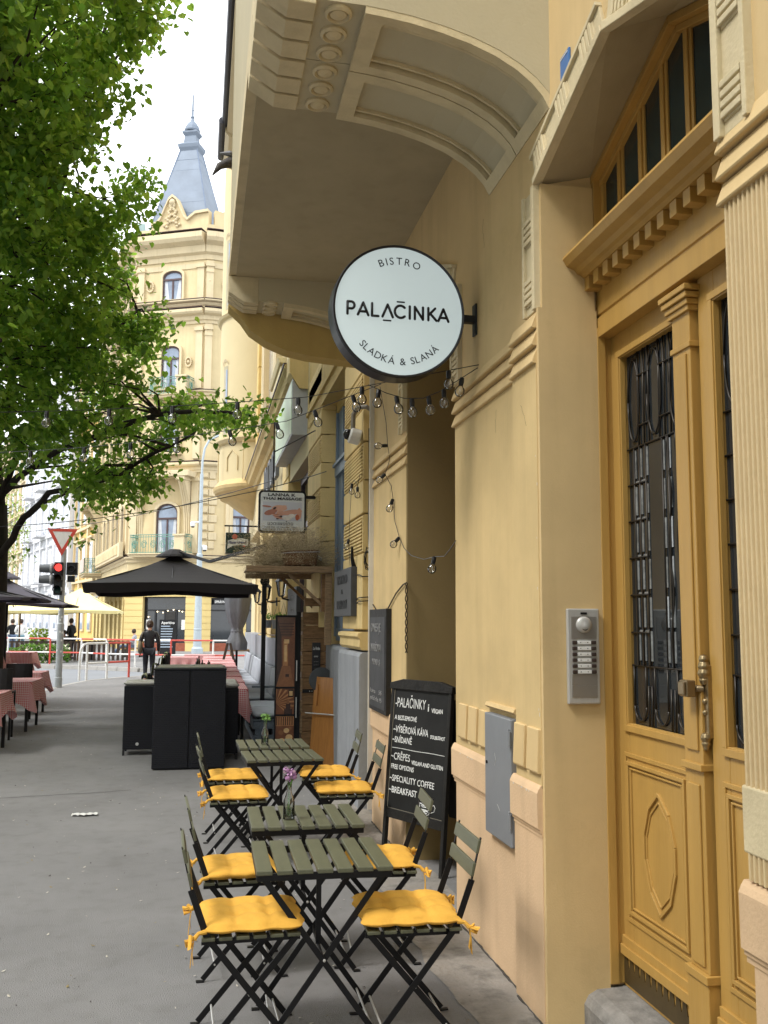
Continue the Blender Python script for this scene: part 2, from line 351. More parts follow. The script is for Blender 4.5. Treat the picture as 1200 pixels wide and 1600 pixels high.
# seams, cracks and litter in the asphalt
b = B()
for (x0, y0, x1, y1) in [(-5.3, 15.2, .9, 16.3), (-5.3, 19.1, -.9, 19.9), (-3.2, 9.6, -.6, 10.1)]:
    k = 40; w = 0; P = []
    for i in range(k+1):
        t = i/k; w = .8*w+rg.uniform(-.02, .02); P.append((x0+(x1-x0)*t, y0+(y1-y0)*t+w))
    for p, q in zip(P[:-1], P[1:]): b.add([(p[0], p[1]-.006, .004), (q[0], q[1]-.006, .004), (q[0], q[1]+.006, .004), (p[0], p[1]+.006, .004)], [(0, 1, 2, 3)])
tag(b.build('pavement_crack', mat('crack_dark', (.05, .05, .05), .95)), kind='structure')
b = B()
for i in range(1500):
    x, y = rg.uniform(-4.8, 1.3), 2.6+rg.random()**1.7*22; s = rg.uniform(.003, .012)*(1+.03*y); a = rg.uniform(0, 6.28)
    dx, dy = s*math.cos(a), s*math.sin(a); b.add([(x-dx, y-dy, .005), (x+dy*.6, y-dx*.6, .006), (x+dx, y+dy, .011), (x-dy*.6, y+dx*.6, .006)], [(0, 1, 2, 3)], rg.choice([0, 0, 1, 2]))
tag(b.build('fallen_petals', [mat('petal', (.5, .47, .40), .9), mat('grit', (.05, .045, .04), .9), mat('dry_leaf', (.26, .21, .10), .9)], recalc=False), 'tiny pale petals and grit scattered over the grey asphalt', 'litter', kind='stuff')
b = B(); V = []
for i in range(13):
    for j in range(4):
        V.append((-1.02+i*.018, 8.86+j*.028+.01*math.sin(i*.8), .008+.012*abs(math.sin(i*1.1+j*1.7))))
b.add(V, [(i*4+j, i*4+j+1, (i+1)*4+j+1, (i+1)*4+j) for i in range(12) for j in range(3)])
tag(b.build('crumpled_tissue', whitep, recalc=False, smooth=True), 'crumpled white paper tissue lying alone on the asphalt', 'litter')

# ================================================================== cream house with the ochre door (in the foreground)
H1 = wthing('apartment_building', 'cream stucco house with ochre double door and overhanging oriel, nearest on the right', 'building', (2.6, 3, 0))
def yprof(b, prof, y0, y1, mi=0): b.prism([(x, y0, z) for x, z in prof], (0, y1-y0, 0), mi)
DEEP = 1.83
# wall above and between the openings, with the two arched openings cut out
b = B()
def opening(a, c, zs=3.69, zp=3.95):   # y from a to c
    m_ = (a+c)/2
    b.prism([(1.5, a, zs), (1.5, m_, zp), (1.5, c, zs), (1.5, c, 12.5), (1.5, a, 12.5)], (1.1, 0, 0))
def lofted(a, c, zs, zp, ys, yp, x1):
    m_ = (a+c)/2; V = []
    for y, z0, z1 in ((a, zs, ys), (m_, zp, yp), (c, zs, ys)): V += [(1.5, y, z0), (x1, y, z1), (1.5, y, z1)]
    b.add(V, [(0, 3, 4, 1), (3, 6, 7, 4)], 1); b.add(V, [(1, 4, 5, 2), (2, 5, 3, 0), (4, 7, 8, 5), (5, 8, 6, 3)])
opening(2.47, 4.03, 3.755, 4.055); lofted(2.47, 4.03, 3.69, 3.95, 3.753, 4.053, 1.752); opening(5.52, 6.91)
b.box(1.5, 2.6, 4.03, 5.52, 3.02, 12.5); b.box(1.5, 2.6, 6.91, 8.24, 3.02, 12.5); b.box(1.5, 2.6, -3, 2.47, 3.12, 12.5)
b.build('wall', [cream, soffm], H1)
# scratched pilaster shafts
for (y0, y1, x) in ((4.03, 4.365, 1.475), (4.365, 5.52, 1.5), (6.91, 8.24, 1.5)):
    b = B(); b.box(x, 2.6, y0, y1, .97, 2.85); b.build('pilaster_shaft', creamfl, H1)
b = B(); yy0 = []
y = 2.47; x = 1.5; V = []
n = int((2.47+3)/.023)
prof = []
for i in range(n+1):
    yb = 2.47-i*.023; prof += [(1.495, yb), (1.495, yb-.007), (1.4865, yb-.011), (1.4865, yb-.019)]
b.prism([(px, py, .99) for px, py in prof]+[(2.6, prof[-1][1], .99), (2.6, 2.47, .99)], (0, 0, 1.93))
b.build('fluted_shaft', mat('light_fluted_stucco', (.62, .48, .275), .85, var=.07, vs_=3, bump=.2, bs=60, dirt=.1), H1)
# three stepped mouldings at the head of each pilaster
def mould(y0, y1, x, z0, h=.082):
    for k in range(3):
        zz = z0+k*h; b = B()
        yprof(b, [(x+.6, zz), (x-.016, zz), (x-.020, zz+.007), (x+.006, zz+h-.005), (x+.6, zz+h-.005)], y0, y1); b.build('moulding', cream, H1, bevel=.002)
mould(4.03, 4.365, 1.475, 2.848); mould(4.365, 5.535, 1.5, 2.848); mould(6.885, 8.24, 1.5, 2.848); mould(-3, 2.48, 1.492, 2.90, .08)
# dado: peach base, cap, row of stucco blocks
def dado(y0, y1, x, e0=.0, e1=.0):
    b = B(); b.box(x, 2.6, y0, y1, 0, .765); b.build('dado', peach, H1)
    b = B(); yprof(b, [(2.6, .765), (x-.004, .765), (x-.004, .782), (x-.011, .785), (x-.012, .798), (x-.021, .803), (x-.022, .950), (x-.014, .968), (x-.004, .982), (2.6, .985)], y0-e0, y1+e1); b.build('dado_cap', peach, H1)
dado(4.03, 4.40, 1.475, 0, 0); dado(4.835, 5.52, 1.5, 0, .03); dado(6.91, 8.24, 1.5, .03, 0); dado(-3, 2.47, 1.5, 0, .03)
b = B(); b.box(1.5, 2.6, 4.40, 4.835, 0, .63); b.box(1.53, 2.6, 4.40, 4.835, .63, 1.25); b.build('dado', peach, H1)
for (ya, yb, x) in [(4.035, 4.18, 1.475), (4.215, 4.36, 1.475), (4.86, 5.02, 1.5), (5.06, 5.22, 1.5), (5.26, 5.42, 1.5), (6.93, 7.1, 1.5), (7.14, 7.31, 1.5)]:
    b = B(); yprof(b, [(x+.1, 1.03), (x-.016, 1.03), (x-.020, 1.04), (x-.012, 1.22), (x+.1, 1.23)], ya, yb); b.build('stucco_block', cream, H1, bevel=.004)
b = B(); b.box(1.484, 2.6, -3, 2.478, 1.06, 1.24); b.build('stucco_block', creamlt, H1, bevel=.006)
b = B(); yprof(b, [(1.6, 1.245), (1.488, 1.245), (1.47, 1.258), (1.478, 1.275), (1.6, 1.275)], 4.39, 4.85); b.build('hatch_hood', cream, H1)
b = B(); b.box(1.4785, 1.76, 4.004, 4.0298, 0, 3.10); b.box(1.4985, 1.752, 4.004, 4.0298, 3.10, 3.688); b.build('reveal', cream, H1)
# reveals beside the openings (proud corners already given by the shafts); soffits come from the wall
b = B(); b.box(1.475, 1.76, 4.0302, 4.0362, .0, .001)
# white ribbed frames round the openings
def arch_frame(ya, yb, m, x=1.5, left=True, right=True, zb=3.10, w=.17):
    c_ = (ya+yb)/2; b = B(); zs, zp = 3.69, 3.95
    def seg(p, q, inn):      # p,q in (y,z) along the opening edge; inn = outward normal in yz
        p, q, n_ = Vector((0,)+p), Vector((0,)+q), Vector((0,)+inn).normalized(); d = q-p; l = d.length; d.normalize(); X = Vector((x, 0, 0))
        e = Vector((1, 0, 0))
        b.ob(X+(p+q)/2+n_*(w/2)-e*.002, d*(l/2-.003), n_*(w/2-.004), e*.012)
        b.ob(X+(p+q)/2+n_*.0175-e*.010, d*l/2, n_*.0175, e*.022)
        b.ob(X+(p+q)/2+n_*(w-.011)-e*.009, d*l/2, n_*.011, e*.020)
        k = int(l/.29); s = .05
        while s+.13 < l:
            for i in range(4):
                b.ob(X+p+d*(s+.012+i*.032)+n_*(w/2+.005)-e*.011, d*.011, n_*(w/2-.032), e*.018)
            b.ob(X+p+d*(s+.06)+n_*(w/2+.005)-e*.007, d*.068, n_*(w/2-.034), e*.012)
            s += .29
    sl = math.atan2(zp-zs, (yb-ya)/2)
    if right:   # far side (greater y)
        seg((yb, zb), (yb, zs), (1, 0)); seg((yb+.004, zs+.0), (c_, zp), (math.sin(sl), math.cos(sl)))
    if left:
        seg((ya, zb), (ya, zs), (-1, 0)); seg((ya-.004, zs), (c_, zp), (-math.sin(sl), math.cos(sl)))
    return b.build('ribbed_frame', m, H1, bevel=.003)
arch_frame(2.474, 4.026, creamlt); arch_frame(5.524, 6.906, creamlt)
# ---------------- oriel carried on curved brackets
b = B(); b.box(.25, 1.5, 3.87, 8.24, 4.60, 12.5); b.box(.20, .25, 3.87, 8.24, 4.75, 12.5); b.build('oriel_wall', greige, H1)
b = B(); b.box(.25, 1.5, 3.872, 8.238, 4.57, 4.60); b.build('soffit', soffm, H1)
b = B(); b.box(.19, .25, 3.865, 8.30, 4.58, 4.75); b.build('oriel_lip', creamlt, H1)
PR = [(1.5, 3.985), (1.47, 4.04), (1.42, 4.095), (1.35, 4.150), (1.25, 4.205), (1.13, 4.250), (1.0, 4.285), (.86, 4.312), (.74, 4.326), (.655, 4.333)]
def off(P, d):
    o_ = []
    for i, (x, z) in enumerate(P):
        a = P[max(i-1, 0)]; c = P[min(i+1, len(P)-1)]; t = Vector((c[0]-a[0], c[1]-a[1])).normalized(); o_.append((x-t[1]*d, z+t[0]*d))
    return o_
def bracket(y0, y1, full=True):
    w = y1-y0
    b = B()
    inner = off(PR, -.03)
    yprof(b, inner+[(.44, 4.365), (.44, 4.57), (1.5, 4.57)], y0, y1); b.build('bracket', greige, H1, smooth=False)
    b = B()
    def strip(i0, i1, ya, yb, d0, d1):
        a = off(PR, -d0)[i0:i1+1]; c = off(PR, -d1)[i0:i1+1]; yprof(b, a+c[::-1], ya, yb)
    strip(0, 9, y0+.002, y0+.06, .031, -.005); strip(0, 9, y1-.06, y1-.002, .031, -.005)
    strip(0, 1, y0+.06, y1-.06, .031, -.005); strip(8, 9, y0+.06, y1-.06, .031, -.005)
    for ya, yb in ((y0+.085, y0+.1), (y1-.1, y1-.085)): strip(1, 8, ya, yb, .031, .012)
    b.build('panel_border', creamlt, H1)
    b = B()
    for i in range(3):
        yc = y0+w*(i+.5)/3
        b.lathe([(.062, 4.372), (.062, 4.352), (.05, 4.343), (.044, 4.358), (.040, 4.362), (.036, 4.35), (.0, 4.343)], (.545, yc, 0), 20)
    b.build('medallion', creamlt, H1, smooth=False)
    for i in range(3):
        ya = y0+w*i/3+.006; yb = y0+w*(i+1)/3-.016
        b = B(); yprof(b, [(.44, 4.345), (.32, 4.35), (.19, 4.43), (.185, 4.57), (.44, 4.57)], ya, yb); b.build('stepped_block', creamlt, H1, bevel=.004)
bracket(3.87, 4.325); bracket(4.33, 4.785); bracket(7.90, 8.22)
CP = [(.20, 4.75), (.20, 4.42), (.31, 4.32), (.385, 4.215), (.53, 4.12), (.71, 4.05), (.9, 4.015), (1.2, 3.99), (1.5, 3.97), (1.5, 4.75)]
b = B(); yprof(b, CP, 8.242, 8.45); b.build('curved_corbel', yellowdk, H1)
b = B()
for d in range(3): b.box(.15-.0*d, .2, 7.9-.05*d, 8.24, 4.40+.06*d, 4.45+.06*d)
# ---------------- door recess
RV = B(); RV.box(1.476, 1.9, 4.0305, 4.5, 0, .0005)
b = B(); b.box(1.76, 1.80, 4.0, 4.029, .16, 3.02); b.box(1.80, 1.845, 4.01, 4.029, .16, 3.02); b.build('door_jamb', doorp, H1, bevel=.003)
b = B(); b.box(1.76, 1.80, 2.471, 2.50, .16, 3.02); b.build('door_jamb', doorp, H1, bevel=.003)
# step
b = B(); yprof(b, [(1.9, 0), (1.64, 0), (1.64, .09), (1.66, .125), (1.70, .145), (1.9, .15)], 2.472, 4.027); b.build('doorstep', stone, H1)
# door leaves
def leaf_(ya, yb):
    """ya far edge, yb near edge (ya>yb)"""
    b = B(); X = 1.83; gy0, gy1 = ya-.115, yb+.04
    zg0, zg1 = 1.25, 2.86
    b.box(X, X+.05, gy0, ya, .15, 2.985); b.box(X, X+.05, yb, gy1, .15, 2.985)
    b.box(X, X+.05, gy1, gy0, zg1, 2.985); b.box(X, X+.05, gy1, gy0, .15, zg0)
    lf = b.build('door_leaf', doorp, H1, bevel=.004)
    b = B()
    def frame(y0, y1, z0, z1, w, x0, x1):
        b.box(x0, x1, y0, y1, z0, z0+w); b.box(x0, x1, y0, y1, z1-w, z1); b.box(x0, x1, y0, y0+w, z0+w, z1-w); b.box(x0, x1, y1-w, y1, z0+w, z1-w)
    frame(gy1-.03, gy0+.03, zg0-.03, zg1+.03, .028, X-.012, X); frame(gy1-.012, gy0+.012, zg0-.012, zg1+.012, .016, X-.006, X+.02)
    frame(gy1+.0, gy0+.045, .43, 1.13, .018, X-.007, X); frame(gy1+.03, gy0+.015, .465, 1.095, .016, X-.013, X)
    frame(gy1+.055, gy0-.01, .49, 1.07, .008, X-.009, X)
    b.box(X-.022, X, gy1-.02, ya-.01, .285, .325); b.box(X-.012, X, gy1-.02, ya-.01, .325, .36)
    cy = (gy0+gy1)/2; oc = [(cy, 1.0), (cy+.085, .93), (cy+.13, .82), (cy+.13, .72), (cy+.085, .60), (cy, .53), (cy-.085, .60), (cy-.13, .72), (cy-.13, .82), (cy-.085, .93)]
    for i in range(10):
        p, q = oc[i], oc[(i+1) % 10]; b.bar((X-.004, p[0], p[1]), (X-.004, q[0], q[1]), .014, .012, (0, q[1]-p[1], p[0]-q[0]))
        k = .86; cz = .765; b.bar((X-.002, cy+(p[0]-cy)*k, cz+(p[1]-cz)*k), (X-.002, cy+(q[0]-cy)*k, cz+(q[1]-cz)*k), .007, .008, (0, 1, 1))
    sub(lf, b, 'panel_moulding', doorp, bevel=.002)
    b = B(); z0 = .16; top = []; n = 13; yl = yb+.01; yh = ya-.01; st = (yh-yl)/n
    P = [(yl, .165)]
    for i in range(n):
        y = yl+i*st; P += [(y, .235), (y+st*.12, .262), (y+st*.42, .30), (y+st*.72, .262), (y+st*.80, .24), (y+st*.86, .228), (y+st*.96, .228)]
    P += [(yh, .235), (yh, .165)]
    b.prism([(X-.004, p[0], p[1]) for p in P], (.004, 0, 0)); sub(lf, b, 'kickplate', doord)
    # leaded glass
    b = B(); b.box(X+.03, X+.036, gy1, gy0, zg0, zg1); sub(lf, b, 'pane', glassd)
    b = B(); xs = X+.024
    def came(pts, r=.0042): b.tube([(xs, p[0], p[1]) for p in pts], r, 5)
    def ov(cy_, cz_, ry, rz, n_=18): came([(cy_+ry*math.cos(2*math.pi*i/n_), cz_+(rz if abs(math.sin(2*math.pi*i/n_)) < 2 else 0)*math.sin(2*math.pi*i/n_)) for i in range(n_+1)])
    Wd = gy0-gy1
    yv = lambda t: gy0-Wd*t
    came([(yv(0), 2.44), (yv(1), 2.44)]); came([(yv(0), 1.50), (yv(1), 1.50)])
    for t in (.13, .5, .87): ov(yv(t), 2.65, .052 if t != .5 else .062, .185)
    for t in (.22, .32, .41, .59, .68, .78): came([(yv(t), 2.44), (yv(t), 2.86)])
    for z in (2.53, 2.75): came([(yv(.2), z), (yv(.42), z)]); came([(yv(.58), z), (yv(.8), z)])
    for t in (.12, .22, .33, .62, .72, .86): came([(yv(t), 1.50), (yv(t), 2.44)])
    for z in (1.64, 1.80, 1.96, 2.12, 2.28): came([(yv(0), z), (yv(.33), z)]); came([(yv(.86), z), (yv(1), z)])
    for t in (.72, .86):
        came([(yv(t)+.014*math.sin(z_*.2*3.1), 1.5+.94*z_/24) for z_ in range(25)])
    for t in (.13, .5, .87): came([(yv(t)+.055*math.cos(a*math.pi/10), 1.33-.06*math.sin(a*math.pi/10)+.0) for a in range(11)]); came([(yv(t)+.055, 1.33), (yv(t)+.055, 1.50)]); came([(yv(t)-.055, 1.33), (yv(t)-.055, 1.50)])
    for t in (.28, .34, .66, .72): came([(yv(t), 1.25), (yv(t), 1.42)])
    sub(lf, b, 'lead_came', lead, smooth=True)
    b = B(); rg_ = random.Random(int(ya*10))
    for t_ in (.12, .22, .33, .62, .72, .86):
        for z_ in (1.52, 1.66, 1.82, 1.98, 2.14, 2.30):
            for sg in (-1, 1):
                q = rg_.uniform(.1, .5)*sg; b.ob((X+.0275, yv(t_)+sg*.0095, z_+.065), (.0012, .0, 0), (.004*q, .0048, 0), (0, 0, .062))
    for z_ in (1.64, 1.80, 1.96, 2.12, 2.28):
        b.ob((X+.0275, yv(.17), z_+.008), (.0012, 0, .0005), (0, .018, 0), (.0012, 0, .004)); b.ob((X+.0275, yv(.27), z_+.008), (.0012, 0, .0005), (0, .018, 0), (.0012, 0, .004))
    bz = sub(lf, b, 'bevelled_glass', mat('bevel_glass', (.16, .17, .175), .12, var=.5, vs_=25, spec=1.)); bz['kind'] = 'stuff'
    return lf
l1 = leaf_(4.03, 3.36); l2 = leaf_(3.235, 2.565)
for l in (l1, l2):
    pass
# far leaf carries the middle post
b = B(); X = 1.802
b.box(X, 1.88, 3.25, 3.385, .45, 2.98); b.box(X-.008, X, 3.275, 3.36, .47, 1.10); b.box(X-.008, X, 3.275, 3.36, 1.22, 2.70); b.box(X-.012, 1.84, 3.243, 3.392, .15, .42); b.box(X-.02, 1.84, 3.238, 3.397, .42, .45)
b.box(X-.014, 1.84, 3.244, 3.391, 1.15, 1.175)
for i, (e, z) in enumerate([(.008, 2.72), (.012, 2.86), (.020, 2.882), (.030, 2.906), (.038, 2.932)]): b.box(X-e, 1.84, 3.25-e, 3.385+e, z, z+.022)
b.build('door_post', doorp, H1, bevel=.003)
# handle with a long ornate back plate and square knob
b = B(); b.box(1.812, 1.832, 3.222, 3.262, 1.27, 1.53)
for z, s in ((1.55, .020), (1.525, .024), (1.50, .026), (1.475, .02), (1.27, .022), (1.25, .018), (1.235, .012), (1.40, .012), (1.36, .012)):
    b.lathe([(0, -s), (s*.7, -s*.7), (s, 0), (s*.7, s*.7), (0, s)], (1.812, 3.243, z), 8)
hd = b.build('door_handle', brass, H1, bevel=.003)
b = B(); b.box(1.745, 1.78, 3.248, 3.304, 1.415, 1.475); b.box(1.735, 1.745, 3.254, 3.298, 1.421, 1.469); b.tube([(1.78, 3.276, 1.445), (1.795, 3.26, 1.445), (1.815, 3.25, 1.445)], .013, 10)
sub(hd, b, 'knob', mat('bronze', (.30, .23, .14), .4, metal=.85, var=.1, vs_=10), bevel=.006)
# lintel, dentil cornice and transom window
b = B(); X = 1.765
yprof(b, [(1.88, 2.975), (X, 2.975), (X, 3.065), (X+.012, 3.068), (X+.012, 3.08), (X+.004, 3.084), (X+.004, 3.25), (1.88, 3.25)], 2.472, 4.028)
b.build('lintel', doorp, H1, bevel=.002)
b = B(); yprof(b, [(1.88, 3.25), (1.70, 3.25), (1.685, 3.262), (1.67, 3.268), (1.655, 3.285), (1.618, 3.30), (1.60, 3.33), (1.605, 3.345), (1.64, 3.36), (1.88, 3.385)], 2.472, 4.028)
b.build('cornice', doorp, H1)
for i in range(15):
    y = 3.985-i*.102
    b = B(); b.box(1.705, 1.77, y-.026, y+.026, 3.19, 3.25)
    if i == 0: dn = b.build('dentil', doorp, H1, bevel=.002); d0 = dn
    else:
        dn = d0.copy(); COL.objects.link(dn); dn.location = Vector(d0.location)+Vector((0, -i*.102, 0))
# transom: polygonal head
b = B(); c_ = 3.25
def soff(y): return 3.75+(4.05-3.75)*(1-abs(y-c_)/.78)
def fr(y0, y1, z0, x0=1.80, x1=1.87): b.add([], [])
for (ya, yb) in ((4.028, c_), (c_, 2.472)):
    za, zb_ = soff(ya), soff(yb)
    for (d0_, d1_, x0) in ((0, .035, 1.752), (.035, .065, 1.785)):
        b.prism([(x0, ya, za-d0_), (x0, yb, zb_-d0_), (x0, yb, zb_-d1_), (x0, ya, za-d1_)], (.1, 0, 0))
b.box(1.755, 1.86, 4.0, 4.028, 3.38, soff(4.0)-.02); b.box(1.79, 1.88, 3.975, 4.0, 3.38, soff(3.98)-.03)
b.box(1.82, 1.88, 2.472, 4.0, 3.38, 3.41)
for y in (3.81, 3.60, 3.395, 3.195, 2.985, 2.775, 2.6):
    b.box(1.80, 1.87, y-.033, y+.033, 3.40, soff(y)-.05); b.box(1.792, 1.80, y-.014, y+.014, 3.40, soff(y)-.06)
tf = b.build('transom_window', doorp, H1, bevel=.003)
b = B(); b.prism([(1.808, 4.02, 3.385), (1.808, 2.48, 3.385), (1.808, 2.48, 3.74), (1.808, c_, 4.02), (1.808, 4.02, 3.74)], (.01, 0, 0)); sub(tf, b, 'pane', mat('dark_teal_glass', (.012, .03, .035), .12, var=.4, vs_=3))
b = B(); b.box(1.90, 1.95, 2.47, 4.03, 0, 4.3); b.box(1.9, 2.6, 5.52, 5.54, 0, .01); b.build('hall_wall', blackm, H1)
# bistro doorway deep in its niche
b = B(); b.box(2.45, 2.5, 5.52, 6.91, 2.35, 4.0); b.box(2.45, 2.5, 6.2, 6.28, .1, 2.35); b.box(2.45, 2.5, 5.52, 5.6, .1, 2.35); b.box(2.45, 2.5, 6.83, 6.91, .1, 2.35)
bd = b.build('bistro_door', doorp, H1)
b = B(); b.box(2.47, 2.48, 5.6, 6.83, .1, 2.35); sub(bd, b, 'pane', glassd)
b = B(); b.box(2.3, 2.6, 5.521, 6.909, 0, .1); b.build('doorstep', stone, H1)
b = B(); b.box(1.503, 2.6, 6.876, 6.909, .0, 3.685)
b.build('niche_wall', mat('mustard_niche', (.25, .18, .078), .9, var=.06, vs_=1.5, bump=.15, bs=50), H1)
b = B(); b.box(1.78, 1.79, 2.0, 2.1, 0, .001)
# services on the house front
b = B(); rg = random.Random(17)
for (ya, yb_, x, z) in [(4.03, 4.4, 1.4525, .946), (4.84, 5.5, 1.4775, .946), (6.93, 8.2, 1.4775, .946)]:
    for k in range(7):
        y = rg.uniform(ya, yb_); s = rg.uniform(.003, .011); P = [(x-.0012, y+s*math.cos(a)*rg.uniform(.6, 1.2), z+s*.55*math.sin(a)*rg.uniform(.6, 1.2)+.0) for a in (0, 1.1, 2.2, 3.3, 4.4, 5.5)]; b.add(P, [tuple(range(6))])
for k in range(8):
    s = rg.uniform(.004, .012); y, z = 4.032+rg.uniform(0, .02), rg.uniform(.1, 2.6); b.add([(1.4738, y+s*.4*math.cos(a), z+s*math.sin(a)) for a in (0, 1.1, 2.2, 3.3, 4.4, 5.5)], [tuple(range(6))])
o = b.build('paint_chip', mat('bare_plaster', (.66, .60, .50), .95, var=.1), H1, recalc=False); o['kind'] = 'stuff'
def crack(pts, nm='hairline_crack'):
    b = B(); b.tube(pts, .0005, 4); o = b.build(nm, mat('crack_brown', (.12, .09, .06), .95), H1); o['kind'] = 'stuff'  # thin dark brown crack line on the stucco
for (y, z, n_, x) in [(4.7, 2.78, 8, 1.4995), (4.25, 2.7, 6, 1.4745), (4.9, 3.9, 9, 1.4995)]:
    P = []; yy_, zz_ = y, z
    for k in range(n_): P.append((x, yy_, zz_)); yy_ += rg.gauss(0, .012); zz_ -= rg.uniform(.01, .035)
    crack(P)
# the rough dark joint between wall and pavement
b = B(); P = [(1.463+rg.uniform(-.006, .006), 2.6+.05*i, .006) for i in range(30) if False]
for (ya, yb_, x) in ((4.0, 4.38, 1.468), (4.38, 5.52, 1.492), (6.91, 8.24, 1.492)):
    y = ya; P = []
    while y < yb_: P.append((x+rg.uniform(-.003, .003), y, .003)); y += .04
    b.tube(P, [rg.uniform(.003, .009) for _ in P], 5)
o = tag(b.build('wall_foot_joint', mat('dirt_joint', (.06, .053, .045), .98, var=.4, vs_=20), H1), kind='stuff')
t = wthing('metal_hatch', 'flat blue-grey metal meter hatch with two hinges set in the peach and cream wall', 'hatch', (1.5, 4.62, .63))
b = B(); b.box(1.462, 1.53, 4.41, 4.825, .635, 1.225); hp = b.build('hatch_door', greymet, t, bevel=.006)
for z in (.72, 1.10):
    b = B(); b.tube([(1.457, 4.412, z), (1.457, 4.412, z+.07)], .008, 8); b.box(1.452, 1.47, 4.413, 4.43, z+.035, z+.08); b.build('hinge', greymet, t)
b = B(); b.lathe([(0, -.004), (.008, -.004), (.008, .004), (0, .004)], (1.46, 4.785, .98), 10, ax='X'); b.build('keyhole', blackm, t)
b = B()
for pts in ([(1.461, 4.66, 1.04), (1.461, 4.64, 1.01), (1.461, 4.655, .98)], [(1.461, 4.62, .80), (1.461, 4.58, .775)]): b.tube(pts, .0008, 4)
b.build('scratch', alum, t)
t = wthing('intercom', 'silver door intercom with round speaker, six rows of white name plates, beside the ochre door', 'intercom', (1.66, 4.03, 1.33))
x0, x1, z0, z1, Y = 1.584, 1.733, 1.33, 1.742, 4.0035
b = B(); b.box(x0, x1, Y-.022, Y, z0, z1); b.build('housing', alum, t, bevel=.006)
for za, zb_ in ((z0+.03, z0+.08), (z0+.082, z0+.13), (1.612, 1.708)): b = B(); b.box(x0+.016, x1-.016, Y-.0245, Y-.022, za, zb_); b.build('blank_panel', mat('brushed_steel_dark', (.42, .41, .39), .4, metal=.8, var=.05), t, bevel=.001)
b = B(); b.lathe([(.036, 0), (.036, -.004), (.030, -.010), (.018, -.014), (.0, -.015)], (1.659, Y-.024, 1.672), 28, ax='Y'); b.build('speaker', alum, t, smooth=True)
b = B(); b.lathe([(.0155, 0), (.0155, -.003), (0, -.003)], (1.660, Y-.034, 1.662), 10, ax='Y'); b.box(1.645, 1.674, Y-.026, Y-.0222, 1.717, 1.726); b.build('camera_eye', blackpl, t)
for i in range(6):
    z = 1.595-i*.0252
    b = B(); b.box(1.629, 1.690, Y-.0285, Y-.022, z-.0075, z+.0075); pl = b.build('name_plate', whitep, t, bevel=.001)
    for xx in (1.615, 1.703):
        b = B(); b.box(xx-.011, xx+.011, Y-.0295, Y-.022, z-.0078, z+.0078); b.build('call_button', mat('dark_button', (.05, .035, .03), .3), t, bevel=.003)
    b = B(); b.box(1.640, 1.6435, Y-.0292, Y-.0285, z-.002, z+.002); b.box(1.672, 1.6755, Y-.0292, Y-.0285, z-.002, z+.002); o = b.build('print_mark', ink, t)
t = wthing('number_plate', 'small blue enamel plate high on the cream wall beside the arch', 'sign', (1.5, 3.68, 4.0))
b = B(); b.box(1.49, 1.5, 3.62, 3.72, 3.97, 4.12); b.build('plate', mat('blue_enamel', (.05, .16, .42), .3), t, bevel=.003)
b = B(); b.box(1.488, 1.49, 3.63, 3.71, 3.98, 3.985); b.box(1.488, 1.49, 3.63, 3.71, 4.105, 4.11); b.build('plate_border', whitep, t)
b = B(); b.box(1.46, 1.505, 8.241, 8.265, .1, 8.0); tag(b.build('cable_trunking', mat('white_plastic', (.6, .57, .5), .5)), 'thin off-white vertical cable trunking between the cream and the yellow house', 'pipe')
# ================================================================== yellow rusticated house next door
H2 = wthing('apartment_building', 'yellow banded house with ribbed panels and a rounded bay beyond the cream house', 'building', (3, 15, 0))
H2w = mat('yellow_wall', (.60, .455, .22), .88, var=.08, vs_=1.2, bump=.2, bs=40, dirt=.16)
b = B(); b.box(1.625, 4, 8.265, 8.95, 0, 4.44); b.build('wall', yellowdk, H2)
b = B(); b.box(1.5, 4, 8.83, 8.84, 0, 0.001)
b = B()
b.box(1.62, 4, 8.845, 10.015, 1.4, 4.5)                  # core of pier one
b.box(1.62, 4, 12.065, 13.485, 1.4, 4.5)
b.box(1.62, 4, 8.265, 13.6, 4.5, 14.5)
b.box(1.8, 4, 13.48, 30, .0, 5.52); b.box(1.63, 4, 8.86, 29.9, 0, .9)
b.box(1.56, 4, 13.6, 30, 5.55, 14.5)
b.box(1.9, 4, 10.03, 12.05, .9, 4.45)
b.build('wall', H2w, H2)
# grey painted plinth
for (y0, y1) in ((8.79, 10.12), (10.12, 13.5)):
    b = B(); x = 1.47 if y0 < 10 else 1.60
    yprof(b, [(2.2, 0), (x, 0), (x, 1.36), (x+.012, 1.385), (x+.03, 1.40), (2.2, 1.42)], y0, y1); b.build('plinth', plinthg, H2, bevel=.003)
b = B(); yprof(b, [(2, 1.42), (1.5, 1.42), (1.475, 1.45), (1.48, 1.52), (1.455, 1.545), (1.46, 1.575), (1.5, 1.585), (2, 1.6)], 8.80, 10.06); b.build('base_moulding', yellow, H2)
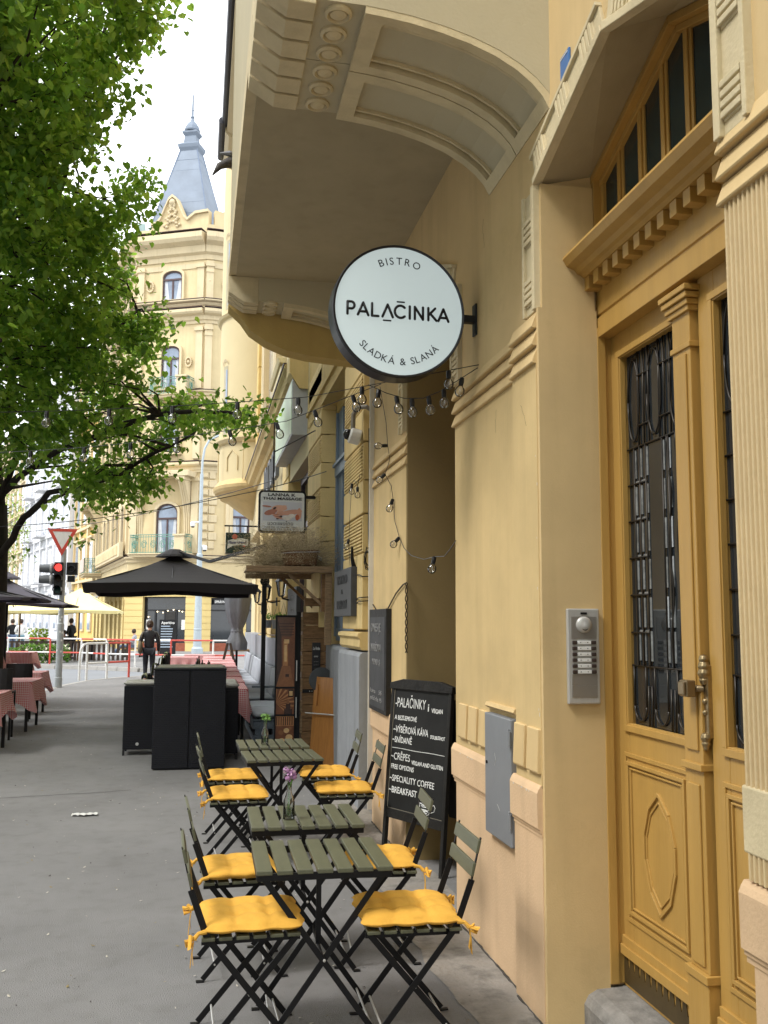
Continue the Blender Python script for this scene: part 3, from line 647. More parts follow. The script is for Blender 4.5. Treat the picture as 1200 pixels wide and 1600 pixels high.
# banded piers: plain and ribbed blocks alternate, joints recessed
def pier(y0, y1, x=1.5, zs=None, nz=7, z0=1.6, hp=.70, m=yellow):
    z = z0
    for k in range(nz):
        plain_h = .73 if k == 0 else hp*.5-.02
        h = plain_h; b = B(); b.box(x, 2, y0, y1, z+.01, z+h-.012); b.build('stone_block', m, H2, bevel=.008); z += h
        if z > 4.4: break
        h = .355; b = B(); b.box(x+.02, 2, y0, y1, z, z+h); b.build('stone_block', m, H2)
        b = B(); nr = 9
        for i in range(nr): b.box(x-.006, x+.022, y0+.05, y1-.05, z+.03+i*(h-.06)/nr, z+.03+(i+.55)*(h-.06)/nr)
        b.box(x+.005, x+.025, y0+.001, y0+.04, z+.008, z+h-.008); b.box(x+.005, x+.025, y1-.04, y1-.001, z+.008, z+h-.008); b.box(x+.005, x+.025, y0+.04, y1-.04, z+.008, z+.024); b.box(x+.005, x+.025, y0+.04, y1-.04, z+h-.024, z+h-.008)
        rb = b.build('ribbed_panel', m, H2); rb['kind'] = 'stuff'; z += h+.004
pier(8.83, 10.03); pier(12.05, 13.5)
b = B(); b.box(1.51, 2, 8.834, 10.026, 4.0, 4.452); b.box(1.51, 2, 12.054, 13.496, 4.25, 4.452); b.box(1.5, 2.2, 8.265, 13.6, 4.45, 4.95); b.box(1.69, 2.2, 10.022, 12.056, 4.34, 4.452)
b.box(1.47, 2, 8.265, 13.6, 4.60, 4.66); b.box(1.52, 2, 8.265, 13.6, 5.0, 5.5)
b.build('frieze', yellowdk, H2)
# tall blue-grey window between the piers
b = B(); X = 1.72
b.box(X, X+.08, 10.03, 10.14, 1.5, 4.45); b.box(X, X+.08, 11.70, 12.049, 1.5, 4.44); b.box(X-.03, X, 11.98, 12.049, 1.5, 4.44); b.box(X, X+.08, 10.14, 11.86, 4.35, 4.45); b.box(X-.02, X+.08, 10.14, 11.94, 1.45, 1.6)
b.box(X-.05, X+.08, 10.1, 11.98, 3.50, 3.62); b.box(X-.08, X+.02, 10.1, 11.98, 3.62, 3.66)
for y in (10.6, 11.04, 11.3, 11.62): b.box(X-.01, X+.07, y-.06, y+.06, 1.6, 4.35)
wf = b.build('window', winblue, H2, bevel=.004)
b = B(); b.box(X+.045, X+.05, 10.1, 11.98, 1.55, 4.4); sub(wf, b, 'pane', glassd)
# beyond: shop openings and more piers
for i, (ya, yb) in enumerate([(16.6, 17.8), (20.0, 21.2), (23.2, 24.2)]):
    b = B()
    z = .0
    for k in range(8):
        b.box(1.5, 2, ya, yb, z+.01, z+.68); z += .7
    p_ = b.build('banded_pier', yellow, H2, bevel=.01)
b = B(); b.box(1.53, 2, 13.602, 29.9, 4.1, 5.548); b.build('fascia', paleyel, H2)
b = B(); b.box(1.46, 2, 13.5, 30, 0, 1.35); b.build('plinth', plinthg, H2)
for ya, yb in ((13.7, 16.4), (18.0, 19.8), (21.4, 23.0), (24.4, 26.4)):
    b = B(); b.box(1.70, 1.76, ya, yb, 1.35, 1.45); b.box(1.70, 1.76, ya, yb, 3.2, 3.3); b.box(1.70, 1.76, ya, yb, 4.0, 4.1); b.box(1.70, 1.76, ya, ya+.09, 1.45, 4.0); b.box(1.70, 1.76, yb-.09, yb, 1.45, 4.0); b.box(1.70, 1.76, (ya+yb)/2-.04, (ya+yb)/2+.04, 1.45, 4.0)
    w_ = b.build('window', brownf, H2); b = B(); b.box(1.735, 1.74, ya, yb, 1.4, 4.05); sub(w_, b, 'pane', glassd)
# string-course cornice
b = B(); yprof(b, [(1.7, 5.30), (1.46, 5.32), (1.42, 5.40), (1.30, 5.44), (1.27, 5.52), (1.22, 5.56), (1.22, 5.60), (1.6, 5.68)], 14.4, 27.4); b.build('cornice', yellow, H2)
b = B(); b.box(1.2, 1.6, 14.4, 27.4, 5.60, 5.625); b.build('cornice_flashing', brownf, H2)
b = B(); yprof(b, [(1.7, 5.1), (1.40, 5.12), (1.25, 5.35), (1.25, 5.62), (1.7, 5.66)], 13.9, 14.4); b.build('console', yellow, H2)
# first floor window aprons sticking out above the cornice
for ya, yb, z in ((16.4, 18.6, 6.15), (19.6, 22.6, 6.1)):
    b = B(); yprof(b, [(1.6, z), (1.30, z+.02), (1.26, z+.12), (1.6, z+.14)], ya, yb); b.box(1.33, 1.6, ya+.1, yb-.1, z-.45, z+.01); b.build('window_hood', paleyel, H2, bevel=.01)
for y in (14.9, 15.6, 16.1, 19.0, 19.4, 22.8, 23.3):
    b = B(); b.box(1.42, 1.6, y, y+.28, 5.66, 14.3); b.build('pilaster', paleyel if int(y*10) % 2 else tower_t, H2, bevel=.01)
for ya, yb in ((16.5, 18.4), (19.8, 22.4)):
    for z in (6.3, 9.6):
        b = B(); b.box(1.52, 1.57, ya+.25, yb-.25, z, z+2.3); w_ = b.build('window', brownf, H2); b = B(); b.box(1.51, 1.52, ya+.35, yb-.35, z+.1, z+2.2); sub(w_, b, 'pane', glassb)
for k in range(10):
    b = B(); b.box(1.40, 1.6, 24.6, 25.2, 5.7+k*.86, 5.7+k*.86+.84); b.build('quoin', mat('warm_quoin', (.62, .45, .17), .9), H2, bevel=.02)
# eaves
b = B(); yprof(b, [(1.6, 13.9), (1.3, 14.0), (1.05, 14.35), (.70, 14.5), (.45, 14.62), (.45, 14.8), (1.6, 14.9)], 8.3, 24.6); b.build('eaves', mat('eaves_stucco', (.52, .44, .29), .9, var=.05), H2)
b = B(); yprof(b, [(1.6, 13.9), (1.2, 14.0), (.9, 14.35), (.5, 14.5), (.4, 14.62), (.4, 14.8), (1.6, 14.9)], 24.6, 26.4); b.build('eaves', MT['eaves_stucco'], H2)
b = B(); b.tube([(.385, 8.2, 14.83), (.385, 24.7, 14.83)], .085, 8); b.build('gutter', mat('dark_gutter', (.035, .035, .045), .5), H2)
b = B(); b.tube([(.32, 24.4, 14.83), (.32, 26.5, 14.83)], .1, 8); b.build('gutter', MT['dark_gutter'], H2)
b = B(); b.box(.55, 4, 8.3, 26.4, 14.81, 14.9); b.build('roof', slate, H2)
b = B(); b.box(.62, 1.6, 15.3, 15.5, 13.0, 14.4); b.build('eaves_bracket', MT['eaves_stucco'], H2)
# rounded bay with dished underside
BC = (1.75, 28.2)
def ring(z, r, n=26, a0=90, a1=270): return [(BC[0]+r*math.cos(R(a0+(a1-a0)*i/n)), BC[1]+r*1.25*math.sin(R(a0+(a1-a0)*i/n)), z) for i in range(n+1)]
def shell(prof, name, m, smooth=True):
    b = B(); n = 26; V = []
    for r_, z in prof: V += ring(z, r_, n)
    b.add(V, [(i*(n+1)+j, i*(n+1)+j+1, (i+1)*(n+1)+j+1, (i+1)*(n+1)+j) for i in range(len(prof)-1) for j in range(n)])
    return b.build(name, m, H2, smooth=smooth, recalc=True)
shell([(1.26, 5.6), (1.26, 15.2)], 'bay_wall', paleyel)
shell([(.10, 4.55), (.35, 4.66), (.7, 4.9), (1.0, 5.13), (1.18, 5.2), (1.2, 5.28), (1.33, 5.34), (1.38, 5.42), (1.40, 5.50), (1.36, 5.54), (1.26, 5.66)], 'bay_corbel', H2w, False)
shell([(1.26, 6.68), (1.34, 6.72), (1.40, 6.80), (1.40, 6.84), (1.26, 6.88)], 'bay_ledge', paleyel, False)
shell([(1.26, 10.4), (1.34, 10.44), (1.38, 10.5), (1.26, 10.54)], 'bay_ledge', paleyel, False)
for z0, z1 in ((6.95, 9.0), (10.7, 12.8)):
    b = B()
    for (a0, a1, mi) in ((203, 213, 0),):
        P = ring(z0, 1.265, 3, a0, a1); Q = ring(z1, 1.265, 3, a0, a1); n_ = 4
        b.add(P+Q, [(i, i+1, i+5, i+4) for i in range(3)])
    wn = b.build('window', mat('grey_reveal', (.42, .38, .26), .9), H2)
    b = B(); P = ring(z0+.1, 1.27, 2, 208.5, 212.5); Q = ring(z1-.12, 1.27, 2, 208.5, 212.5); b.add(P+Q, [(0, 1, 4, 3), (1, 2, 5, 4)]); sub(wn, b, 'pane', glassb)
    b = B(); P = ring(z1+.02, 1.28, 4, 202, 214); Q = ring(z1+.09, 1.30, 4, 202, 214)
    for q in range(4): pass
    b.add([(p[0], p[1], p[2]+.12*math.sin(math.pi*i/4)) for i, p in enumerate(P)]+[(p[0], p[1], p[2]+.12*math.sin(math.pi*i/4)) for i, p in enumerate(Q)], [(i, i+1, i+6, i+5) for i in range(4)]); sub(wn, b, 'arch_trim', tower_t)
b = B(); P = [(-.22, 5.9), (-.22, 6.3), (0, 6.5), (.22, 6.3), (.22, 5.9)]
a = R(225); o_ = Vector((BC[0]+1.265*math.cos(a), BC[1]+1.265*1.25*math.sin(a), 0)); tv = Vector((-math.sin(a), 1.25*math.cos(a), 0)).normalized()
for i in range(4):
    p, q = P[i], P[i+1]; b.tube([tuple(o_+tv*p[0]+Vector((0, 0, p[1]))), tuple(o_+tv*q[0]+Vector((0, 0, q[1])))], .018, 5)
for s in (-.55, .5): b.tube([tuple(o_+tv*s+Vector((-.03, -.03, 5.6))), tuple(o_+tv*s+Vector((-.03, -.03, 6.7)))], .02, 5)
b.build('bay_ornament', paleyel, H2)
b = B(); b.box(1.65, 4, 30.4, 31, 0, 14.5)
# third house flank closes the corner
b = B(); b.box(1.75, 4, 30, 32.0, 0, 13.9); b.build('end_wall', paleyel, H2)
# small vents, conduits on the piers
t = wthing('downpipe', 'thick grey cable conduit bending out of the yellow pier above the dome camera', 'conduit', (1.6, 8.8, 3.5))
b = B(); b.tube([(1.60, 8.78, 3.66), (1.52, 8.77, 3.70), (1.44, 8.82, 3.70), (1.41, 8.86, 3.64), (1.41, 8.88, 3.5)], .022, 8); b.build('conduit', mat('grey_conduit', (.22, .2, .17), .5), t)
t = wthing('dome_camera', 'white dome security camera with black lens hanging from a grey conduit on the yellow pier', 'camera', (1.42, 8.9, 3.42))
b = B(); b.T = Matrix.Translation((1.42, 8.9, 3.44)) @ Matrix.Rotation(R(-75), 4, 'Y')
b.lathe([(0, -.07), (.06, -.07), (.075, -.06), (.078, .03), (.06, .045), (0, .045)], (0, 0, 0), 18); b.build('camera_body', whitep, t, smooth=False, bevel=.004)
b = B(); b.T = Matrix.Translation((1.42, 8.9, 3.44)) @ Matrix.Rotation(R(-75), 4, 'Y')
b.lathe([(.055, .046), (.052, .07), (.035, .095), (0, .105)], (0, 0, 0), 16); b.build('lens_dome', mat('dark_dome', (.01, .01, .012), .08), t, smooth=True)
b = B(); b.box(1.36, 1.45, 8.72, 8.80, 3.86, 3.97)
# ---------------- green light-box sign
t = wthing('light_box_sign', 'projecting white-edged light box with a pale green face high on the yellow wall', 'sign', (1.5, 15.5, 4.45))
b = B(); b.box(1.30, 1.66, 13.95, 17.0, 4.42, 5.28); b.build('box', mat('sign_white_side', (.42, .43, .45), .5, var=.1, vs_=4), t, bevel=.01)
b = B(); b.box(1.294, 1.30, 14.0, 16.95, 4.46, 5.24); b.build('face', mat('pale_green_face', (.42, .56, .36), .4, var=.3, vs_=1.1), t)
t = wthing('shop_sign', 'row of dark raised shop letters high on the yellow fascia beyond the light box', 'sign', (1.4, 19, 4.6))
for i in range(7):
    b = B(); y = 18.2+i*.55; z = 4.45
    b.box(1.40, 1.47, y, y+.09, z, z+.6)
    if i % 2: b.box(1.40, 1.47, y+.09, y+.36, z+.5, z+.6)
    else: b.box(1.40, 1.47, y+.09, y+.36, z, z+.1)
    if i % 3: b.box(1.40, 1.47, y+.27, y+.36, z+.1, z+.5)
    b.build('letter', mat('sign_letter_grey', (.10, .11, .13), .5), t)
# ---------------- round projecting sign
SC = Vector((1.043, 5.04, 3.373)); RS = .3715; KS = .9333
t = thing('round_sign', 'round white bistro sign with black rim and black letters on a wall arm', 'sign', tuple(SC), R(3)); t.scale = (1, 1, 1)
b = B(); b.lathe([(0, -.038), (RS-.012, -.038), (RS-.012, -.052), (RS, -.055), (RS+.004, -.04), (RS+.004, .075), (RS, .08), (0, .08)], (0, 0, 0), 72, ax='Y'); b.build('rim', mat('sign_rim', (.012, .012, .016), .35), t, smooth=False, bevel=.002)
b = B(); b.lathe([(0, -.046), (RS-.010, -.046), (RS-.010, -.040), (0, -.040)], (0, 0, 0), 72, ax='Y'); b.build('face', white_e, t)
# lettering: the front faces -Y, letters run along +X
YF = -.048
def put(me, o, ex, ey, m, name='lettering'):
    ex, ey = Vector(ex), Vector(ey); n = ex.cross(ey)
    for v in me.vertices: a, b_, c_ = v.co; v.co = Vector(o)+ex*a+ey*b_+n*c_
    me.materials.clear(); me.materials.append(m); ob = bpy.data.objects.new(name, me); COL.objects.link(ob); ob.parent = t; return ob
glyphs = []
def gw(me): xs = [v.co.x for v in me.vertices]; return min(xs), max(xs)
hgt = .066; x = -.305; mid = -.012
LT = B()
def stroke(pts, r=.0072):
    pts = [(p[0]*KS, p[1]*KS) for p in pts]
    for p, q in zip(pts[:-1], pts[1:]): LT.tube([(p[0], YF, p[1]), (q[0], YF, q[1])], r, 8)
    for p in pts: LT.lathe([(0, -r), (r*.8, -r*.6), (r, 0), (r*.8, r*.6), (0, r)], (p[0], YF, p[1]), 8, ax='Z')
def arc(cx, cz, rx, rz, a0, a1, n=14): return [(cx+rx*math.cos(R(a0+(a1-a0)*i/n)), cz+rz*math.sin(R(a0+(a1-a0)*i/n))) for i in range(n+1)]
h = .074; z0 = -h/2-.004
def finish(nm='lettering'):
    global LT
    o = LT.build(nm, ink, t, smooth=True); LT = B(); return o
xx_ = -.312
def P_(x): stroke([(x, z0), (x, z0+h), (x+.02, z0+h)]); stroke(arc(x+.022, z0+h*.72, .019, h*.28, 90, -90)); stroke([(x, z0+h*.44), (x+.022, z0+h*.44)])
def A_(x, bar=True):
    stroke([(x, z0), (x+.031, z0+h), (x+.062, z0)])
    if bar: stroke([(x+.012, z0+h*.28), (x+.050, z0+h*.28)])
P_(-.312); finish(); A_(-.250); finish(); stroke([(-.166, z0+h), (-.166, z0), (-.128, z0)]); finish()
A_(-.103, False); stroke([(-.097, z0-.022), (-.054, z0-.022)], .0045); finish()
stroke(arc(.006, z0+h/2, .035, h/2, 45, 315)); stroke([(-.014, z0+h+.022), (.028, z0+h+.022)], .0045); finish()
stroke([(.062, z0), (.062, z0+h)]); finish(); stroke([(.093, z0), (.093, z0+h), (.143, z0), (.143, z0+h)]); finish()
stroke([(.176, z0), (.176, z0+h)]); stroke([(.218, z0+h), (.178, z0+h*.42)]); stroke([(.19, z0+h*.52), (.226, z0)]); finish()
A_(.238); finish()
def arctext(s, rad, a_mid, size, inward, sp):
    ms = [text_mesh(c, size, .0008) for c in s]; ws = []
    for m_, c in zip(ms, s):
        if not len(m_.vertices): ws.append((0, size*.3)); continue
        ws.append(gw(m_))
    tot = sum(w[1]-w[0] for w in ws)+sp*(len(s)-1); pos = -tot/2
    for m_, w in zip(ms, ws):
        wd = w[1]-w[0]; c = pos+wd/2; pos += wd+sp
        if not len(m_.vertices): continue
        th = c/rad
        if inward: a = R(90)-th+a_mid; up = Vector((math.cos(a), 0, math.sin(a))); ex = Vector((math.sin(a), 0, -math.cos(a)))
        else: a = R(-90)+th+a_mid; up = -Vector((math.cos(a), 0, math.sin(a))); ex = Vector((-math.sin(a), 0, math.cos(a)))
        base = Vector((rad*math.cos(a), YF, rad*math.sin(a))); o = base-ex*(w[0]+wd/2)
        put(m_, o, ex, up, ink)
arctext('BISTRO', .263, 0, .058, True, .013)
arctext('SLADKÁ & SLANÁ', .303, 0, .056, False, .008)
b = B(); b.box(RS-.01, RS+.085, -.02, .02, -.02, .02); b.build('bracket_arm', black, t)
b = B(); b.ob((RS+.08, 0, .0), (.006, 0, 0), (0, .03, 0), (0, 0, .09)); b.build('wall_plate', black, t, bevel=.004)
# ---------------- massage sign
t = wthing('massage_sign', 'white massage shop sign with black edge and a photo, above the dried flowers', 'sign', (1.05, 12.6, 2.8))
X0, X1, Z0, Z1, Y = .75, 1.37, 2.83, 3.385, 12.5
def rrect(x0, x1, z0, z1, y, r_, n=5):
    P = []
    for cx, cz, a in ((x1-r_, z1-r_, 0), (x0+r_, z1-r_, 90), (x0+r_, z0+r_, 180), (x1-r_, z0+r_, 270)):
        P += [(cx+r_*math.cos(R(a+90*i/n)), y, cz+r_*math.sin(R(a+90*i/n))) for i in range(n+1)]
    return P
b = B(); b.prism(rrect(X0, X1, Z0, Z1, Y, .05), (0, .09, 0)); b.build('case', black, t)
b = B(); b.prism(rrect(X0+.025, X1-.025, Z0+.025, Z1-.025, Y-.004, .035), (0, .004, 0)); b.build('face', mat('sign_white', (.70, .72, .72), .4), t)
yy = Y-.008
text('LANNA K', .055, (.87, yy, 3.31), (1, 0, 0), (0, 0, 1), ink, t, width=.36, bold=.0012)
text('THAI MASSAGE', .048, (.80, yy, 3.262), (1, 0, 0), (0, 0, 1), ink, t, width=.51, bold=.0012)
text('นวดแผนไทย', .065, (.87, yy, 2.93), (1, 0, 0), (0, 0, 1), ink, t, width=.33)
text('nuad thai  oil massage  relax', .03, (.83, yy, 2.895), (1, 0, 0), (0, 0, 1), ink, t, width=.42)
text('Tel. +420 774 254 210', .032, (.80, yy, 2.862), (1, 0, 0), (0, 0, 1), ink, t, width=.42)
b = B()
def patch(pts, mi, k): b.add([(X0+.055+(X1-X0-.11)*u, yy-.0005*k, 2.985+.25*v) for u, v in pts], [tuple(range(len(pts)))], mi)
def blob(cx, cy, rx, ry, mi, k, rot=0, n=18): patch([(cx+rx*math.cos(a)*math.cos(rot)-ry*math.sin(a)*math.sin(rot), cy+rx*math.cos(a)*math.sin(rot)+ry*math.sin(a)*math.cos(rot)) for a in [2*math.pi*i/n for i in range(n)]], mi, k)
patch([(0, 0), (1, 0), (1, 1), (0, 1)], 0, 0)
blob(.72, .46, .30, .13, 1, 1, .35); blob(.42, .66, .20, .17, 2, 2, .2); blob(.55, .78, .06, .05, 2, 3); blob(.47, .40, .13, .12, 1, 3); blob(.2, .45, .2, .12, 3, 4, .8)
blob(.1, .75, .12, .05, 3, 4, -.2)
for i in range(4): blob(.30+.035*i, .36-.07*i, .14, .026, 1 if i % 2 else 3, 5+i, -.45)
blob(.30, .66, .035, .07, 4, 6, -.4); blob(.42, .18, .05, .12, 4, 6, -.6); blob(.62, .16, .12, .13, 5, 8); blob(.74, .28, .09, .10, 5, 9); blob(.93, .4, .06, .3, 1, 2)
blob(.88, .2, .05, .16, 6, 9)
b.build('picture', [mat('pic_ground', (.55, .56, .62), .5, var=0), mat('pic_skin', (.62, .33, .24), .5, var=.1, vs_=12), mat('pic_face', (.66, .38, .28), .5, var=.08, vs_=12), mat('pic_hand', (.40, .17, .12), .5, var=.15, vs_=14), mat('pic_dark', (.05, .03, .03), .5), mat('pic_flower', (.75, .70, .66), .5, var=.15, vs_=30), mat('pic_hair', (.45, .12, .06), .5)], t, recalc=False)
b = B(); b.box(1.37, 1.62, 12.52, 12.56, 3.29, 3.33); b.box(.93, .945, 12.53, 12.545, 3.385, 4.3); b.tube([(.94, 12.54, 3.9), (1.6, 12.7, 4.3)], .008, 6); b.build('bracket_arm', black, t)
# ---------------- beer sign further on
t = wthing('beer_sign', 'dark green hanging beer sign with a red seal and a white scroll label', 'sign', (.85, 20.5, 3.3))
S0, S1, T0, T1, Y = .55, 1.07, 3.10, 3.55, 20.5
b = B(); b.box(S0, S1, Y, Y+.1, T0, T1); b.build('board', mat('beer_green', (.012, .03, .020), .4), t, bevel=.01)
b = B(); b.box(S0-.03, 1.6, Y+.04, Y+.07, 3.68, 3.71); b.box(S0+.06, S0+.08, Y+.04, Y+.06, T1, 3.68); b.box(S1-.08, S1-.06, Y+.04, Y+.06, T1, 3.68); b.build('bracket_arm', black, t)
b = B(); P = [(0, .1), (.12, .17), (.28, .19), (.43, .17), (.44, .30), (.3, .335), (.15, .32), (.02, .28)]; b.prism([(S0+.035+u, Y-.006, T0+v-.0) for u, v in P], (0, .005, 0)); b.build('label', mat('label_cream', (.72, .70, .62), .5), t)
b = B(); b.lathe([(.055, 0), (.055, -.012), (.05, -.014), (0, -.014)], (S0+.19, Y, T0+.36), 20, ax='Y'); b.lathe([(.022, 0), (.022, -.012), (0, -.012)], (S0+.39, Y, T0+.16), 12, ax='Y'); b.build('seal', mat('seal_red', (.55, .14, .09), .5), t)
text('Pilsner Urquell', .09, (S0+.06, Y-.008, T0+.21), (1, 0, .02), (0, 0, 1), mat('label_blue', (.02, .03, .12), .5), t, width=.38, bold=.002, shear=.2)
text('Pilsner Beer', .04, (S0+.16, Y-.003, T0+.05), (1, 0, 0), (0, 0, 1), mat('sign_gold', (.35, .28, .10), .5), t, width=.24)
# ---------------- chalkboards on the walls
t = wthing('wall_menu_board', 'tall narrow black menu board with faint chalk lines beside the sandwich board', 'chalkboard', (1.46, 7.8, 1.3))
b = B(); b.box(1.455, 1.5, 7.43, 8.17, .955, 1.785); b.build('frame', oldblack, t, bevel=.004)
b = B(); b.box(1.451, 1.455, 7.47, 8.13, .99, 1.72); b.build('board', mat('grey_chalkboard', (.035, .035, .038), .6, var=.4, vs_=7), t)
chf = mat('faint_chalk', (.22, .22, .22), .95, var=.3, vs_=60)
EX = (0, -1, 0); EZ = (0, 0, 1)
for s, y, z, w, h in (('DNES JE', 8.05, 1.60, .42, .1), ('NABÍDKA', 8.06, 1.44, .44, .09), ('MENU  $', 8.0, 1.33, .34, .07), ('káva    55', 8.08, 1.10, .50, .05), ('palačinka  95', 8.08, 1.04, .50, .05)):
    text(s, h, (1.449, y, z), EX, EZ, chf, t, width=w)
t = wthing('wall_menu_board', 'small dark grey hanging board with worn lettering on the yellow pier', 'chalkboard', (1.47, 9.7, 1.95))
b = B(); b.box(1.44, 1.5, 9.12, 10.25, 1.735, 2.21); b.build('board', mat('dark_grey_board', (.045, .047, .05), .6, var=.2, vs_=6), t, bevel=.006)
dk = mat('board_dark_print', (.012, .012, .013), .6)
for s, z, h in (('BISTRO', 2.06, .13), ('&', 1.96, .07), ('DOBROTY', 1.81, .13)): text(s, h, (1.434, 10.02 if s != '&' else 9.72, z), EX, EZ, dk, t, width=.68 if s != '&' else .1)
b = B(); b.tube([(1.48, 9.2, 2.21), (1.46, 9.18, 2.29), (1.45, 9.12, 2.40)], [.022, .018, .01], 8); b.lathe([(0, 0), (.03, .0), (.03, .06), (0, .06)], (1.46, 10.28, 2.12), 10, ax='X'); b.build('lamp_stub', black, t)
t = wthing('wall_menu_board', 'far dark grey board with a signature beyond the wooden shelf brackets', 'chalkboard', (1.47, 14.6, 1.95))
b = B(); b.box(1.43, 1.5, 14.2, 15.6, 1.72, 2.2); b.build('board', MT['dark_grey_board'], t, bevel=.006)
text('Le Petit', .15, (1.424, 15.3, 2.0), EX, EZ, chf, t, width=.7, shear=.3); text('bistro', .12, (1.424, 15.1, 1.83), EX, EZ, chf, t, width=.5, shear=.3)
# rope and iron rod hanging on the niche corner
t = wthing('door_rod', 'twisted iron rod hanging by a cord at the niche corner', 'rod', (1.49, 6.8, 1.5))
b = B(); n = 50
for ph in (0, math.pi):
    b.tube([(1.487+.008*math.cos(ph+i*.55), 6.83+.008*math.sin(ph+i*.55), 1.96-.5*i/n) for i in range(n+1)], .0042, 5)
b.build('twisted_rod', mat('rusty_iron', (.05, .035, .02), .8), t)
b = B(); b.tube([(1.49, 8.2, 1.83), (1.488, 7.86, 1.73), (1.488, 7.6, 1.76), (1.488, 7.2, 1.90), (1.488, 6.95, 1.955), (1.488, 6.83, 1.965)], .006, 5); b.tube([(1.49, 7.86, 1.73), (1.47, 7.6, 1.70), (1.46, 7.45, 1.79)], .003, 4); b.build('cord', MT['rusty_iron'], t)
# ---------------- festoon lights
def sag(p, q, s, n=24): return [tuple(Vector(p).lerp(Vector(q), i/n)-Vector((0, 0, s*4*(i/n)*(1-i/n)))) for i in range(n+1)]
bulbN = [0]
proto_b = {}
def bulb(cable, p, tilt=(0, 0)):
    """hanging socket + clear globe, as parts of the cable's thing; globe has an inner stem"""
    if 'k' not in proto_b:
        b = B(); b.lathe([(.008, .0), (.013, -.004), (.015, -.025), (.0135, -.046), (0, -.046)], (0, 0, 0), 10); sk = b.build('socket', blackpl, None, smooth=False)
        b = B(); b.lathe([(.0125, -.046), (.017, -.054), (.0255, -.066), (.0285, -.080), (.0265, -.094), (.018, -.106), (.008, -.111), (0, -.112)], (0, 0, 0), 18); gb = b.build('bulb', tglass, None, smooth=True)
        b = B(); b.tube([(0, 0, -.05), (0, 0, -.075), (.006, 0, -.095), (-.006, 0, -.098), (0, 0, -.078)], .0012, 4); fl = b.build('filament', mat('filament', (.3, .25, .15), .4), None)
        proto_b['k'] = (sk, gb, fl); first = True
    else: first = False
    sk, gb, fl = proto_b['k'] if first else [o.copy() for o in proto_b['k']]
    if not first:
        for o in (sk, gb, fl): COL.objects.link(o)
    for o in (sk, gb):
        o.parent = cable; o.location = Vector(p)-Vector(cable['wloc']); o.rotation_euler = (tilt[0], tilt[1], 0); o.scale = (1, 1, 1)
    fl.parent = gb; fl.location = (0, 0, 0); fl.rotation_euler = (0, 0, 0)
def festoon(label, pts, hangs, r=.0026):
    t = wthing('festoon_light', label, 'string lights', tuple(pts[0])); t['group'] = 'bulb strings on the house front and over the pavement'
    b = B(); b.tube(pts, r, 5); b.build('cable', blackpl, t)
    for h in hangs: bulb(t, h[0], h[1] if len(h) > 1 else (0, 0))
    return t
def along(pts, ts):
    o_ = []; n = len(pts)-1
    for u in ts: i = min(int(u*n), n-1); k = u*n-i; o_.append((tuple(Vector(pts[i]).lerp(Vector(pts[i+1]), k)), (random.uniform(-.2, .2), random.uniform(-.2, .2))))
    return o_
P = sag((1.499, 5.01, 3.102), (.633, 5.8, 3.06), .0, 6)+sag((.633, 5.8, 3.06), (-4.3, 8.2, 3.35), .10, 24)[1:]
def ptx(P, x):
    for p, q in zip(P[:-1], P[1:]):
        if (p[0]-x)*(q[0]-x) <= 0: return tuple(Vector(p).lerp(Vector(q), (p[0]-x)/(p[0]-q[0]+1e-9)))
festoon('upper string of clear bulbs running level from the wall hook towards the tree', P, [(ptx(P, x), (random.uniform(-.1, .1), 0)) for x in (1.36, .93, .58, .215, -.19, -.60, -1.02, -1.5)])
P = sag((1.04, 5.5, 3.089), (.544, 6.2, 2.987), .0, 5)+sag((.544, 6.2, 2.987), (-3.6, 9.4, 3.25), .14, 24)[1:]
festoon('lower string of clear bulbs sloping down to the left below the level one', P, [(ptx(P, x), (random.uniform(-.1, .1), -.3*(x > 0))) for x in (.90, .70, .48, .18, -.17, -.50, -.85, -1.28)])
P = [(1.499, 5.03, 3.09), (1.40, 5.12, 3.03), (1.33, 5.2, 2.99), (1.24, 5.25, 2.955), (1.14, 5.3, 2.96), (1.04, 5.35, 3.0), (.95, 5.42, 3.06)]
festoon('short slack loop of clear bulbs just under the round sign', P, along(P, (.12, .3, .45, .6, .74, .9)))
WP = [(1.44, 7.66, 3.62), (1.47, 7.66, 3.45), (1.475, 7.57, 3.30), (1.48, 7.52, 3.1), (1.485, 7.455, 2.976), (1.44, 7.42, 2.85), (1.48, 7.37, 2.75), (1.485, 7.32, 2.64), (1.485, 7.24, 2.45), (1.485, 7.076, 2.315), (1.485, 6.9, 2.22), (1.49, 6.68, 2.152), (1.49, 6.285, 2.10), (1.49, 6.0, 2.10), (1.49, 5.741, 2.085), (1.49, 5.60, 2.12), (1.49, 5.472, 2.16)]
festoon('bulb string hanging down the cream pilaster and across the niche', WP, [(WP[3], (0, 1.5)), (WP[5], (.9, .7)), (WP[7], (.3, .3)), (WP[9], (.8, .6)), (WP[13], (0, .2))])
WP = [(1.5, 8.79, 3.05), (1.47, 8.83, 3.06), (1.47, 8.95, 2.96), (1.47, 9.0, 3.0), (1.47, 9.15, 3.05), (1.47, 9.3, 3.04), (1.47, 9.42, 2.7), (1.47, 9.45, 2.5), (1.47, 9.42, 2.3), (1.46, 9.3, 2.23)]
festoon('short bulb string looped on the yellow pier over the small board', WP, [(WP[2], (0, 0)), (WP[5], (0, 0)), (WP[7], (0, .3))])
t = wthing('wall_cable', 'tangled coil of black cable on the side of the yellow pier', 'cable', (1.55, 8.8, 2.5))
b = B(); rg = random.Random(5)
b.tube([(1.55, 8.80, 3.5), (1.555, 8.79, 3.0), (1.55, 8.79, 2.5), (1.56, 8.78, 2.3)], .006, 5)
